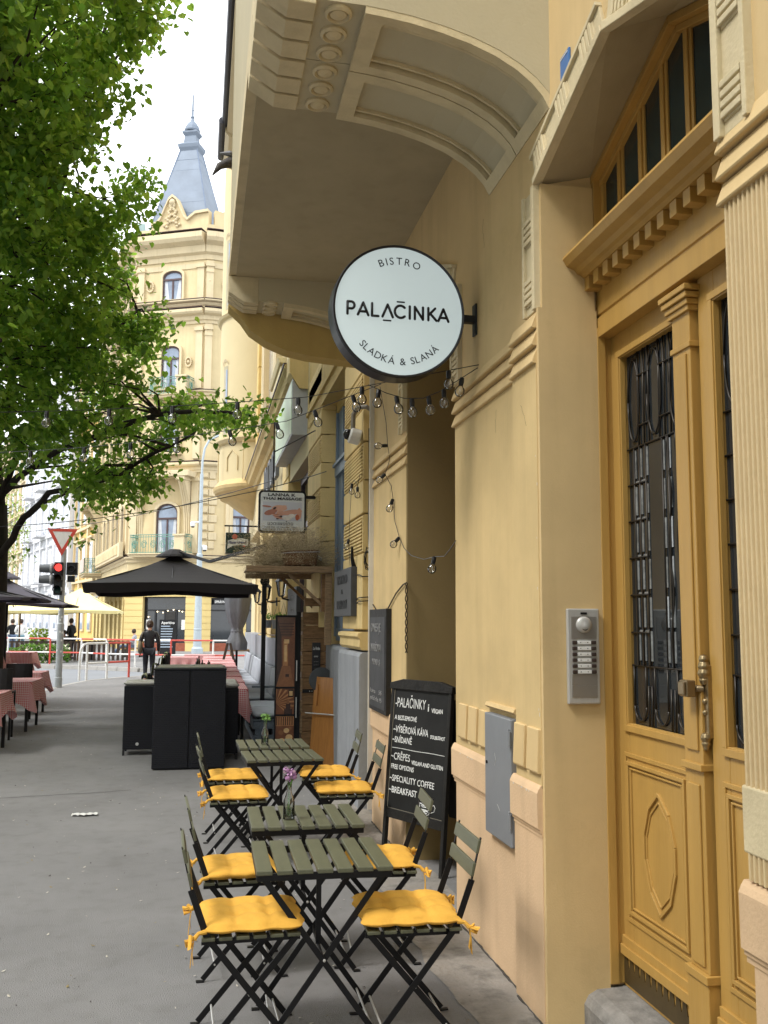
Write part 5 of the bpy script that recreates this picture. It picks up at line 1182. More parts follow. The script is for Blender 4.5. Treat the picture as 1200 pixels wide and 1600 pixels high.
def cushion_mesh(seed, hx=.205, hy=.205, th=.062):
    rg = random.Random(seed); n = 34; b = B(); V = []; ph = rg.uniform(0, 6)
    def H(u, v):
        e = (1-abs(u)**5)*(1-abs(v)**5); e = max(e, 0)**.45
        tu = .5-.5*math.cos((u+1)*math.pi*1.5*1.0); tv = .5-.5*math.cos((v+1)*math.pi*1.5*1.0)
        # 3 x 3 puffs: dips where the rows of stitches cross
        d = 0
        for a in (-1/3, 1/3):
            for c in (-1/3, 1/3): d += .95*math.exp(-((u-a)**2+(v-c)**2)/.012)
            d += .42*math.exp(-((u-a)**2)/.006)+.42*math.exp(-((v-a)**2)/.006)
        return e*(1-.55*min(d, 1.3))
    for s in (1, -1):
        for i in range(n+1):
            for j in range(n+1):
                u, v = -1+2*i/n, -1+2*j/n
                k = 1+.035*math.sin(3*math.pi*v+ph)*abs(u)**6; k2 = 1+.035*math.sin(3*math.pi*u+ph*1.3)*abs(v)**6
                cr_ = 1-.03*(u*u*v*v)
                wr = .0012*math.sin(23*u+9*v+ph)+.0010*math.sin(31*v-7*u)
                z = s*(th/2)*H(u, v)*(1 if s > 0 else .7)+wr*(1-abs(u)**4)*(1-abs(v)**4)
                V.append((hx*u*k*cr_, hy*v*k2*cr_, z+th*.36))
    m = (n+1)**2; F = []
    for i in range(n):
        for j in range(n):
            a = i*(n+1)+j; F.append((a, a+1, a+n+2, a+n+1)); F.append((m+a, m+a+n+1, m+a+n+2, m+a+1))
    for i in range(n):
        for a, c in (((i)*(n+1), (i+1)*(n+1)), (i*(n+1)+n, (i+1)*(n+1)+n), (i, i+1), (n*(n+1)+i, n*(n+1)+i+1)): F.append((a, c, m+c, m+a))
    b.add(V, F); return b
cush = []
def make_cushion(seed, th):
    t = thing('seat_cushion', 'x', 'cushion'); b = cushion_mesh(seed, th=th); b.build('pad', cushm, t, smooth=True)
    rg = random.Random(seed)
    for sg in (-1, 1):
        b = B(); y = .19*sg
        b.tube([(-.185, y, .022), (-.215, y+.006*sg, .018), (-.232, y+.012*sg, .0)], [.010, .008, .010], 7)
        for k in range(2):
            a = rg.uniform(-.03, .03); P = [(-.232, y+.012*sg, 0), (-.245-.02*k, y+.03*sg*(k+1)*.6, .012*(1-k)), (-.25-.01*k, y+.04*sg+a, -.02), (-.235, y+.02*sg, -.012)]; b.tube(P, [.006, .010, .008, .004], 6)
            P = [(-.232, y+.012*sg, 0), (-.238, y+.02*sg+a*.4, -.04), (-.234-.01*k, y+.024*sg+a, -.085-.02*k)]
            for p, q in zip(P[:-1], P[1:]): b.bar(p, q, .022, .002, (0, 1, .1))
        b.build('tie', cushm, t, smooth=False)
    return t
CH = [((.235, 4.155), .03, 'left chair at the front table, its back to the open pavement', 'L'), ((.90, 4.115), 3.12, 'right chair at the front table, its back beside the metal hatch', 'R'),
      ((.245, 4.965), .05, 'left chair at the purple flower table', 'L'), ((.93, 5.02), 3.06, 'right chair at the purple flower table, in front of the sandwich board', 'R'),
      ((.30, 7.0), .06, 'left chair at the bare third table', 'L'), ((1.09, 7.12), 3.10, 'right chair at the bare third table, half behind the sandwich board', 'R'),
      ((.30, 7.83), .03, 'left chair at the green sprig table', 'L'), ((1.05, 7.86), 3.08, 'right chair at the green sprig table, before the grey plinth', 'R')]
cp = make_chair(); cu0 = [make_cushion(1, .066), make_cushion(2, .072), make_cushion(3, .060)]; used = [False]*3
for i, ((x, y), a, lab, sd_) in enumerate(CH):
    o = cp if i == 0 else dup(cp); o.location = (x, y, 0); o.rotation_euler.z = a; tag(o, 'black folding '+lab, 'chair', 'black folding chairs at the slatted tables')
    k = i % 3; c = cu0[k] if not used[k] else dup(cu0[k]); used[k] = True
    c.location = (x+math.cos(a)*.012, y+math.sin(a)*.012, .456); c.rotation_euler.z = a+random.uniform(-.03, .03)
    tag(c, 'yellow cushion on the '+lab.replace(', in front of the sandwich board', '').replace(', its back to the open pavement', '').replace(', its back beside the metal hatch', '').replace(', half behind the sandwich board', '').replace(', before the grey plinth', ''), 'cushion', 'yellow cushions on the folding chairs')
# ================================================================== vases
def vase(label, x, y, kind):
    t = thing('bottle_vase', label, 'vase', (x, y, .70), 0, 'little glass bottle vases on the tables')
    b = B(); b.lathe([(.0, .0), (.026, .0), (.029, .006), (.029, .085), (.024, .105), (.0125, .135), (.0125, .165), (.015, .170), (.0135, .172), (.0105, .168), (.0105, .135), (.022, .104), (.026, .086), (.026, .012), (0, .010)], (0, 0, 0), 20); b.build('bottle', vglass, t, smooth=True)
    b = B(); b.lathe([(0, .013), (.0245, .013), (.0245, .055), (0, .055)], (0, 0, 0), 16); b.build('water', thin_glass('water_in_vase', (.82, .88, .84), .1) if 'water_in_vase' not in MT else MT['water_in_vase'], t, smooth=False)
    rg = random.Random(len(label)); b = B(); bl = B(); heads = []
    for k in range(6):
        a = rg.uniform(0, 6.28); r_ = rg.uniform(.01, .035); zt = rg.uniform(.19, .245); P = [(rg.uniform(-.01, .01), rg.uniform(-.01, .01), .02), (0, 0, .14), (r_*math.cos(a), r_*math.sin(a), zt)]
        b.tube(P, .0016, 5); heads.append(P[-1])
    st = b.build('stem', mat('stem_green', (.10, .20, .05), .7), t)
    b = B()
    if kind == 'purple':
        for h_ in heads:
            for k in range(26):
                d = Vector((rg.gauss(0, 1), rg.gauss(0, 1), rg.gauss(0, .8))).normalized()*rg.uniform(.004, .022); c = Vector(h_)+d+Vector((0, 0, .005)); a, e = rg.uniform(.002, .006), rg.uniform(.002, .006)
                u = d.orthogonal().normalized()*.006; v = d.cross(u).normalized()*.005; b.add([tuple(c-u-v), tuple(c+u-v), tuple(c+u+v), tuple(c-u+v)], [(0, 1, 2, 3)], rg.choice([0, 0, 1]))
        b.build('blossom', [mat('purple_petal', (.42, .22, .42), .8), mat('lilac_petal', (.60, .38, .52), .8)], t, recalc=False)
    else:
        for h_ in heads:
            for k in range(16):
                d = Vector((rg.gauss(0, 1), rg.gauss(0, 1), rg.gauss(0, .8))).normalized(); c = Vector(h_)+d*rg.uniform(.004, .022); u = d*.010; v = d.orthogonal().normalized()*.005; b.add([tuple(c-u), tuple(c+v), tuple(c+u), tuple(c-v)], [(0, 1, 2, 3)])
        b.build('leaf', mat('sprig_green', (.16, .32, .07), .7), t, recalc=False)
vase('clear bottle vase with purple blossoms on the second slatted table', .475, 4.93, 'purple')
vase('clear bottle vase with a green sprig on the farthest slatted table', .56, 7.90, 'green')
# ================================================================== sandwich board
t = thing('sandwich_board', 'black chalk sandwich board listing pancakes and coffee, standing before the niche', 'chalkboard', (1.50, 6.66, 0), math.atan2(-.60, .29))
# local: x along the width (left to right as read), -y... readable side faces local -y
def brd(b, x0, x1, z0, z1, y0, y1): b.box(x0, x1, y0, y1, z0, z1)
LEAN = math.atan2(.10, 1.25)
TB = Matrix.Translation((0, -.02, 0)) @ Matrix.Rotation(-LEAN, 4, 'X')
def tb(): b = MB(); b.T = TB; return b
Wd = .335
for sg in (-1, 1): b = tb(); b.box(sg*Wd-.03*(sg > 0)-.0*(sg < 0), sg*Wd+.03*(sg < 0), -.012, .022, 0, 1.22); b.build('leg', oldblack, t, bevel=.004)
b = tb(); b.prism([(-Wd-.01, -.018, 1.20), (Wd+.01, -.018, 1.20), (Wd+.012, -.018, 1.245), (.2, -.018, 1.275), (-.2, -.018, 1.275), (-Wd-.012, -.018, 1.245)], (0, .045, 0)); b.build('top_rail', oldblack, t, bevel=.005)
b = tb(); b.box(-Wd+.03, Wd-.03, -.012, .018, .30, .365); b.build('bottom_rail', oldblack, t, bevel=.004)
b = tb(); b.box(-Wd+.03, Wd-.03, -.002, .008, .36, 1.205); b.build('board', chalkbd, t)
b = tb(); b.box(-.30, .30, -.004, -.002, .363, .368); b.box(-Wd+.03, -Wd+.035, -.0045, -.002, .37, 1.2)
b.build('pale_edge', mat('worn_edge', (.2, .18, .14), .8), t)
for sg in (-1, 1): b = MB(); b.T = Matrix.Translation((0, .45, 0)) @ Matrix.Rotation(R(14), 4, 'X'); b.box(sg*(Wd-.03)-.015, sg*(Wd-.03)+.015, -.01, .02, 0, 1.2); b.build('rear_leg', oldblack, t)
b = MB(); b.T = Matrix.Translation((0, .45, 0)) @ Matrix.Rotation(R(14), 4, 'X'); b.box(-Wd+.045, Wd-.045, 0, .008, .3, 1.18); b.build('rear_board', chalkbd, t)
chb = []
def ct(s, x, z, w, h, bold=.0, m=chalk):
    me = text_mesh(s, h*1.35, .0004, bold); xs = [v.co.x for v in me.vertices]; x0 = min(xs); k = w/(max(xs)-x0); rg = random.Random(hash(s) % 99 if False else len(s))
    for v in me.vertices: a, b_, c_ = v.co; v.co = TB @ Vector((x+(a-x0)*k, -.0035-c_, z+b_*.95+.0016*math.sin(a*60)))
    me.materials.clear(); me.materials.append(m); o = bpy.data.objects.new('lettering', me); COL.objects.link(o); o.parent = t
ct('-PALAČINKY', -.285, 1.075, .345, .075); ct('i', .085, 1.065, .012, .06); ct('VEGAN', .125, 1.06, .12, .032, .001)
ct('A BEZLEPKOVÉ', -.285, .985, .255, .034, .0008)
ct('~VÝBĚROVÁ KÁVA', -.29, .895, .395, .052, .0006); ct('DOUBLESHOT', .13, .885, .155, .026, .0008)
ct('~SNÍDANĚ', -.295, .825, .225, .046, .0006)
ct('~CRÊPES', -.30, .705, .22, .055); ct('VEGAN AND GLUTEN', -.06, .69, .34, .030, .0008); ct('FREE OPTIONS', -.29, .64, .26, .036, .0006)
ct('~SPECIALITY COFFEE', -.30, .555, .50, .048, .0003); ct('~BREAKFAST', -.30, .475, .32, .048, .0008)
b = tb(); rg = random.Random(4)
b.tube([(-.29+.58*i/10, -.004, .785-.000*i+.0015*math.sin(i)) for i in range(11)], .0022, 5)
def cur(P, r=.0022): b.tube([(x, -.004, z) for x, z in P], r, 5)
XC = .05
def cur2(P, r=.0022): cur([(x+XC, z) for x, z in P], r)
cur2([(.07+.065*math.cos(a*math.pi/10), .455-.0+.016*math.sin(a*math.pi/10)) for a in range(21)], .0028)
cur2([(.005, .455), (.012, .41), (.03, .385), (.05, .375), (.09, .375), (.11, .385), (.128, .41), (.135, .455)], .0028)
cur2([(.132, .44), (.16, .452), (.175, .435), (.165, .41), (.126, .395)], .0026)
for k in range(26): z = rg.uniform(.38, .44); x = rg.uniform(.02, .07); cur2([(x, z), (x+rg.uniform(.03, .055), z+rg.uniform(-.006, .008))], .0018)
cur2([(.03, .45), (.04, .47), (.05, .455)]); b.build('chalk_drawing', chalk, t)
# ================================================================== wicker bar set
t = thing('wicker_bar_table', 'tall black wicker bar table with slatted dark glass top', 'table', (-.057, 11.39, 0))
Wt, Dp, Ht = .407, .80, 1.14
b = B(); b.box(-Wt, -.006, 0, Dp, 0.015, Ht-.02); b.build('wicker_panel', wick, t, bevel=.008)
b = B(); b.box(.006, Wt, 0, Dp, 0.015, Ht-.02); b.build('wicker_panel', wick, t, bevel=.008)
b = B(); b.box(-.006, .006, .01, Dp-.01, 0.015, Ht-.02); b.build('joint', blackm, t)
b = B(); b.box(-Wt-.006, Wt+.006, -.006, Dp+.006, Ht-.02, Ht); b.build('rim', wick, t, bevel=.006)
for i in range(5): b = B(); y0 = .035+i*.148; b.box(-Wt+.03, Wt-.03, y0, y0+.138, Ht, Ht+.012); b.build('top_board', mat('grey_green_board', (.12, .135, .11), .35, var=.15, vs_=8), t, bevel=.002)
b = B(); b.lathe([(.03, .012), (.03, .018), (.02, .02), (0, .02)], (.02, .55, Ht), 16); b.build('parasol_hole_cap', alum, t)
def wstool(x, y, w, d, h, label, white_tag=False):
    t = thing('wicker_bar_stool', label, 'stool', (x, y, 0), 0, 'black wicker bar stools by the tall table')
    b = B(); b.box(0, w, 0, d, .07, h); b.build('wicker_body', wick, t, bevel=.01)
    for fx in (.015, w-.015):
        for fy in (.015, d-.015): b = B(); b.box(fx-.014, fx+.014, fy-.014, fy+.014, 0, .07); b.build('foot', blackpl, t)
    if white_tag: b = B(); b.lathe([(0, -.004), (.02, -.003), (.02, .0), (0, 0)], (w*.45, 0, .14), 14, ax='Y'); b.build('maker_badge', alum, t)
def flatcush(label, x, y, z, w, d, th, m, grp, rz=0, cat='cushion', nm='seat_pad'):
    b = B(); n = 14; V = []
    for s in (1, -1):
        for i in range(n+1):
            for j in range(n+1):
                u, v = -1+2*i/n, -1+2*j/n; e = max((1-abs(u)**8)*(1-abs(v)**8), 0)**.4; V.append((w/2+w/2*u, d/2+d/2*v, th/2+s*th/2*e*(1+.06*math.sin(5*u+3*v)*(s > 0))))
    m_ = (n+1)**2; F = []
    for i in range(n):
        for j in range(n): a = i*(n+1)+j; F += [(a, a+1, a+n+2, a+n+1), (m_+a, m_+a+n+1, m_+a+n+2, m_+a+1)]
        for a, c in ((i*(n+1), (i+1)*(n+1)), (i*(n+1)+n, (i+1)*(n+1)+n), (i, i+1), (n*(n+1)+i, n*(n+1)+i+1)): F.append((a, c, m_+c, m_+a))
    b.add(V, F); o = b.build(nm, m, None, smooth=True); o.location = (x, y, z); o.rotation_euler.z = rz; return tag(o, label, cat, grp)
wstool(-.88, 12.7, .40, .45, .86, 'black wicker stool on the left of the tall wicker table', True); flatcush('off-white pad on the left wicker stool', -.89, 12.69, .86, .42, .47, .06, offw, 'off-white pads on the wicker stools')
wstool(.13, 12.15, .40, .45, .86, 'black wicker stool on the right of the tall wicker table'); flatcush('off-white pad on the right wicker stool', .12, 12.14, .86, .42, .47, .06, offw, 'off-white pads on the wicker stools')
wstool(.13, 12.75, .40, .42, .86, 'second black wicker stool directly behind the right one'); flatcush('off-white pad on the wicker stool farther back on the right', .12, 12.74, .86, .42, .44, .06, offw, 'off-white pads on the wicker stools')
# ================================================================== menu post, picture door, leaning cupboard door
t = wthing('plank_cabinet', 'tall box clad in rough dark planks with a small black menu plate', 'cabinet', (1.45, 12.3, 0))
X0, X1, Y = 1.30, 1.60, 12.1
nz_ = 11; hz = 1.80/nz_
rg = random.Random(9)
for i in range(nz_):
    b = B(); e = rg.uniform(-.004, .006); b.box(X0+rg.uniform(-.004, .004), X1, Y-e, Y+.34, i*hz+.003, (i+1)*hz-.003); b.build('plank', plank, t, bevel=.003)
for i in range(7):
    b = B(); b.box(X0-.02, X0+.012, Y-.008, Y+.02, .06+i*.25, .06+i*.25+rg.uniform(.14, .23)); b.build('edge_strip', plank2, t, bevel=.003)
b = B(); b.box(X0-.075, X0-.02, Y-.02, Y+.02, .0, 1.80); b.build('door_post', blackm, t, bevel=.003)
b = B(); b.box(1.425, 1.53, Y-.018, Y-.004, .98, 1.42); b.build('menu_plate', blackpl, t)
text('La Petite', .055, (1.435, Y-.019, 1.33), (1, 0, 0), (0, 0, 1), whitep, t, width=.085, shear=.3); text('BISTRO', .022, (1.45, Y-.019, 1.24), (1, 0, 0), (0, 0, 1), whitep, t, width=.05)
for k in range(4): text('otevreno', .015, (1.445, Y-.019, 1.18-.04*k), (1, 0, 0), (0, 0, 1), chf, t, width=.06)
b = B(); b.box(1.31, 1.45, Y-.016, Y-.004, .80, .845); b.build('hasp', blackm, t, bevel=.002)
for x in (1.40, 1.43): b = B(); b.lathe([(0, -.006), (.007, -.003), (0, 0)], (x, Y-.016, .82), 8, ax='Y'); b.build('screw', alum, t)
t = wthing('picture_panel', 'narrow black-framed panel with three warm brown interior photographs, left of the plank box', 'panel', (1.10, 12.1, 0))
A0, A1, Y = .965, 1.225, 12.08
b = B(); b.box(A0, A1, Y, Y+.03, .10, 1.76); b.build('panel', blackm, t)
for x in (A0-.0, A1-.018): b = B(); b.box(x, x+.018, Y-.012, Y, .10, 1.76); b.build('frame_rail', blackm, t)
for z in (.10, .52, .855, 1.735): b = B(); b.box(A0+.018, A1-.018, Y-.010, Y, z, z+.022); b.build('frame_rail', blackm, t)
def pic(z0, z1, cols, kind):
    x0, x1 = A0+.018, A1-.018; b = B(); w, h = x1-x0, z1-z0
    def q(u0, v0, u1, v1, mi, k=1): b.add([(x0+w*u0, Y-.001-.0006*k, z0+h*v0), (x0+w*u1, Y-.001-.0006*k, z0+h*v0), (x0+w*u1, Y-.001-.0006*k, z0+h*v1), (x0+w*u0, Y-.001-.0006*k, z0+h*v1)], [(0, 1, 2, 3)], mi)
    def pg(P, mi, k): b.add([(x0+w*u, Y-.001-.0006*k, z0+h*v) for u, v in P], [tuple(range(len(P)))], mi)
    q(0, 0, 1, 1, 0, 0)
    if kind == 0:      # corridor
        pg([(0, 1), (1, 1), (.8, .72), (.25, .72)], 1, 1); pg([(0, 0), (1, 0), (.75, .3), (.3, .3)], 2, 1); pg([(0, 0), (0, 1), (.25, .72), (.3, .3)], 3, 1); pg([(1, 0), (1, 1), (.8, .72), (.75, .3)], 0, 1)
        q(.36, .3, .62, .66, 4, 2); q(.42, .36, .56, .6, 5, 3); q(.4, .62, .68, .68, 5, 3)
        for k in range(5): q(.1, .74+.04*k, .95, .75+.04*k, 3, 2)
        q(.5, .14, .7, .18, 3, 3)
    if kind == 1:      # sunburst wall and chair
        for k in range(9): a = R(-50+k*17); a2 = a+R(7); pg([(-.0, .45), (1.0*math.cos(a), .45+.6*math.sin(a)), (1.0*math.cos(a2), .45+.6*math.sin(a2))], 4, 1+.1*k)
        q(.68, .66, .96, .96, 3, 3); q(.73, .72, .91, .9, 5, 4); q(.55, .02, .8, .45, 3, 3); q(.45, .0, .9, .2, 3, 3.5); q(.58, .4, .74, .6, 2, 4)
    if kind == 2:      # seating
        q(0, .7, 1, 1, 4, 1)
        for k in range(8): q(.04+.12*k, .72, .09+.12*k, .98, 3, 2)
        for (u, v, r_) in ((.3, .5, .14), (.6, .56, .16), (.75, .35, .2), (.35, .25, .17), (.8, .62, .1)):
            pg([(u+r_*math.cos(a*.7), v+r_*.5*math.sin(a*.7)) for a in range(9)], 5 if r_ > .15 else 2, 3+r_)
        q(.2, .05, .3, .3, 3, 4); q(.62, .02, .7, .28, 3, 4)
    return b.build('photo', [mat('ph%d' % i, c, .25, var=.2, vs_=20, spec=.5) for i, c in enumerate(cols)], t, recalc=False)
pc = [(.16, .055, .022), (.10, .04, .02), (.22, .09, .035), (.035, .014, .01), (.38, .17, .06), (.62, .40, .18)]
pic(.877, 1.735, pc, 0); pic(.542, .855, pc, 1); pic(.122, .52, pc, 2)
b = B(); b.box(A1+.0, A1+.012, Y-.03, Y-.014, .95, 1.2); b.box(A1, A1+.012, Y-.03, Y-.014, .5, .75); b.build('edge_handle', alum, t)
t = thing('leaning_door', 'orange-brown wooden cupboard door leaning against the grey plinth', 'door', (1.51, 11.45, 0), R(-62))
b = B(); b.T = Matrix.Rotation(R(-4), 4, 'X'); b.box(-.32, .24, 0, .022, .01, 1.02); b.build('door_panel', oak, t, bevel=.003)
b = B(); b.T = Matrix.Rotation(R(-4), 4, 'X'); b.box(-.24, -.215, -.022, 0, .68, .93); b.build('handle', oak, t, bevel=.004)
b = B(); b.T = Matrix.Rotation(R(-4), 4, 'X'); b.tube([(-.42, -.03, .58), (.26, -.03, .60)], .008, 8); b.build('steel_bar', alum, t)
b = B(); b.lathe([(0, -.03), (.14, -.02), (.15, 0), (.14, .02), (0, .03)], (0, 0, 0), 24, ax='Y'); o = b.build('round_stone', mat('grey_disc', (.05, .055, .06), .7), None, smooth=False); o.location = (1.50, 11.75, .98); tag(o, 'grey round disc resting behind the top of the leaning cupboard door', 'disc')
# ================================================================== wooden shelf canopy with basket and dried flowers
t = wthing('shelf_canopy', 'rough wooden shelf roof on slanted struts, fixed to the yellow wall', 'shelf', (1.5, 12, 2.3))
b = B(); b.box(.56, 1.60, 11.55, 11.61, 2.27, 2.345); b.build('front_beam', plank2, t, bevel=.004)
b = B(); b.box(.62, 1.60, 12.95, 13.0, 2.25, 2.32); b.build('rear_beam', plank2, t, bevel=.004)
for i in range(7): b = B(); x = .60+i*.142; b.box(x, x+.13, 11.62, 13.02, 2.325, 2.345); b.build('shelf_board', plank2, t, bevel=.002)
for y, m_ in ((11.72, plank2), (12.8, plank)):
    b = B(); b.bar((1.08, y, 2.26), (1.52, y, 1.86), .05, .035, (0, 1, 0)); b.build('strut', m_, t)
b = B(); b.box(1.52, 1.60, 11.60, 11.68, 1.40, 2.27); b.build('wall_post', plank2, t, bevel=.004)
b = B(); b.box(1.48, 1.60, 11.66, 11.76, 1.80, 2.26); b.box(1.30, 1.56, 11.9, 11.94, 1.87, 1.97); b.build('iron_bracket', plank, t, bevel=.003)
t = thing('wicker_basket', 'brown wicker basket tilted on the wooden shelf roof', 'basket', (1.22, 11.72, 2.36), R(4))
b = B()
V = []; n = 26
for k in range(8):
    z = k*.022; s = 1+.02*k
    for i in range(n): a = 2*math.pi*i/n; V.append((.20*s*math.copysign(abs(math.cos(a))**.7, math.cos(a)), .12*s*math.copysign(abs(math.sin(a))**.7, math.sin(a)), z+.03*(math.cos(a)*.5+.5)*(k/7)))
b.add(V, [(k*n+i, k*n+(i+1) % n, (k+1)*n+(i+1) % n, (k+1)*n+i) for k in range(7) for i in range(n)]+[tuple(range(n))]); b.build('body', rattan, t, smooth=True)
b = B(); b.tube([Vector(v)+Vector((0, 0, .004)) for v in V[-n:]]+[V[-n]], .010, 6); b.build('rim', rattan, t)
b = B(); P = [(V[-n+i][0]*1.04, V[-n+i][1]*1.05, V[-n+i][2]-.012) for i in range(n)]; b.tube(P+[P[0]], .006, 5); b.build('liner', mat('cloth_liner', (.4, .37, .36), .9), t)
b = B(); b.tube([(.21, -.06, .12), (.25, -.07, .10), (.26, 0, .07), (.25, .07, .09), (.21, .06, .12)], .006, 5); b.build('handle', alum, t)
b = B(); rg = random.Random(12)
for i in range(2600):
    bx, by = rg.uniform(.75, 1.50), rg.uniform(11.75, 12.7); p = Vector((rg.gauss(1.18, .18), rg.gauss(12.1, .18), 2.36))
    tgt = Vector((1.13+rg.gauss(0, .26), 12.1+rg.gauss(0, .26), 2.38+abs(rg.gauss(0, .19))))
    if tgt.z > 2.85: tgt.z = 2.85-rg.uniform(0, .1)
    P = [p, p.lerp(tgt, .6)+Vector((0, 0, .03)), tgt]; b.tube([tuple(q) for q in P], .0011, 3, 0, caps=False)
    for k in range(14):
        c = tgt+Vector((rg.gauss(0, .04), rg.gauss(0, .04), rg.gauss(0, .035))); s = rg.uniform(.0025, .006); b.add([tuple(c+Vector((-s, 0, -s*.3))), tuple(c+Vector((0, s*.6, s))), tuple(c+Vector((s, -s*.4, 0)))], [(0, 1, 2)], 1)
        if k < 6:
            d = c-tgt; w = Vector((0, 0, .0007)); b.add([tuple(tgt-w), tuple(c-w), tuple(c+w), tuple(tgt+w)], [(0, 1, 2, 3)], 0)
for i in range(260):
    c0 = Vector((rg.uniform(.62, .95), rg.uniform(11.65, 12.3), 2.33)); c = c0+Vector((rg.gauss(-.03, .05), rg.gauss(0, .05), rg.uniform(-.14, .10))); b.tube([tuple(c0), tuple(c)], .001, 3, 0, caps=False)
    for k in range(6): e = c+Vector((rg.gauss(0, .03), rg.gauss(0, .03), rg.gauss(0, .03))); s = .004; b.add([tuple(e+Vector((-s, 0, 0))), tuple(e+Vector((0, s, s))), tuple(e+Vector((s, 0, 0)))], [(0, 1, 2)], 1)
tag(b.build('dried_flowers', [mat('dry_stem', (.30, .23, .13), .95), drym], recalc=False), 'fluffy beige cloud of dried baby breath spilling over the shelf roof', 'dried flowers', kind='stuff')
# ================================================================== red gingham tables, benches, parasols
def cloth(w, d, z, drop, seed, corner=.16, n=26):
    """draped cloth centred at origin: flat top, folded skirt hanging lower at the corners"""
    rg = random.Random(seed); V = []; UV = []; F = []; ph = [rg.uniform(0, 6) for _ in range(4)]
    hw, hd = w/2, d/2; m = 9
    per = []
    for i in range(n): per.append((-hw+w*i/n, -hd, 0, -1))
    for i in range(n): per.append((hw, -hd+d*i/n, 1, 0))
    for i in range(n): per.append((hw-w*i/n, hd, 0, 1))
    for i in range(n): per.append((-hw, hd-d*i/n, -1, 0))
    N = len(per); b = B()
    for k in range(m+1):
        t = k/m
        for i, (x, y, nx, ny) in enumerate(per):
            u = i/N*4; e = u % 1.; cn = max(0, 1-min(e, 1-e)*4.5)
            dr = (drop+corner*cn**1.3)*t; out = .012+t*(.03+.035*cn+.030*math.sin(e*19+ph[int(u) % 4])*(.3+t))
            if cn > 0:
                s = .7071; nx2, ny2 = (nx+(-1 if x < 0 else 1)*cn*.8*(nx == 0)), (ny+(-1 if y < 0 else 1)*cn*.8*(ny == 0))
            else: nx2, ny2 = nx, ny
            V.append((x+nx2*out, y+ny2*out, z-dr)); UV.append((x+nx*dr, y+ny*dr))
    for k in range(m):
        for i in range(N): F.append((k*N+i, k*N+(i+1) % N, (k+1)*N+(i+1) % N, (k+1)*N+i))
    base = len(V); g = 8
    for i in range(g+1):
        for j in range(g+1):
            x, y = -hw-.011+(w+.022)*i/g, -hd-.011+(d+.022)*j/g; V.append((x, y, z+.002+.002*math.sin(9*x+7*y))); UV.append((x, y))
    for i in range(g):
        for j in range(g): a = base+i*(g+1)+j; F.append((a, a+g+1, a+g+2, a+1))
    b.add(V, F); return b, UV
def red_table(label, x, y, w, d, z, drop, seed, legs='post', grp='tables under red gingham cloths by the house', rz=0, clabel=None, cgrp='red gingham cloths'):
    t = thing('dining_table', label, 'table', (x, y, 0), rz, grp)
    b = B(); b.box(-w/2+.01, w/2-.01, -d/2+.01, d/2-.01, z-.03, z-.003); b.build('tabletop', plank2, t)
    if legs == 'post':
        for sx in (-1, 1):
            for sy in (-1, 1): b = B(); b.box(sx*(w/2-.06)-.02, sx*(w/2-.06)+.02, sy*(d/2-.06)-.02, sy*(d/2-.06)+.02, 0, z-.03); b.build('leg', blackm, t)
    else:
        for sy in (-1, 1):
            for sg in (-1, 1): b = B(); b.bar((sg*w*.42, sy*d*.38, z-.03), (-sg*w*.42, sy*d*.38+.01*sg, 0), .028, .012, (1, 0, 0)); b.build('leg', black, t)
    b, UV = cloth(w, d, z, drop, seed); o = b.build('tablecloth', ging, None, smooth=True, recalc=False)
    uvl = o.data.uv_layers.new(name='UVMap')
    for l in o.data.loops: uvl.data[l.index].uv = UV[l.vertex_index]
    o.location = (x, y, 0); o.rotation_euler.z = rz; tag(o, clabel, 'tablecloth', cgrp)
ordn = ['nearest', 'second', 'third', 'fourth', 'fifth', 'sixth', 'seventh', 'farthest']
for i in range(8):
    y = 14.15+i*1.62; red_table('%s table of the row beside the grey benches' % ordn[i], .355+.028*i, y, .70, 1.25, .755, .22 if i else .30, 20+i, clabel='red and white gingham cloth on the %s table of the bench row' % ordn[i])
for i, (x, y) in enumerate([(-.33, 25.6), (.1, 22.9+4.3)]):
    red_table(['square table standing left of the far end of the bench row', 'small table behind the far end of the bench row'][i], x, y, .8, .8, .76, .25, 40+i, clabel=['red gingham cloth on the square table left of the row', 'red gingham cloth on the small table behind the row'][i])
# bottles and shakers on the far tables
t = thing('condiment_set', 'cluster of small dark bottles and shakers on the red tables', 'condiments', (.12, 19.0, .757))
rg = random.Random(8)
for i in range(9):
    b = B(); h = rg.uniform(.12, .26); b.lathe([(0, 0), (.028, 0), (.03, h*.6), (.012, h*.78), (.012, h), (0, h)], (rg.uniform(-.12, .15), rg.uniform(-.3, .3), 0), 8); b.build('bottle', mat('dark_bottle' if i % 2 else 'brown_bottle', (.03, .025, .015) if i % 2 else (.12, .07, .03), .3), t)
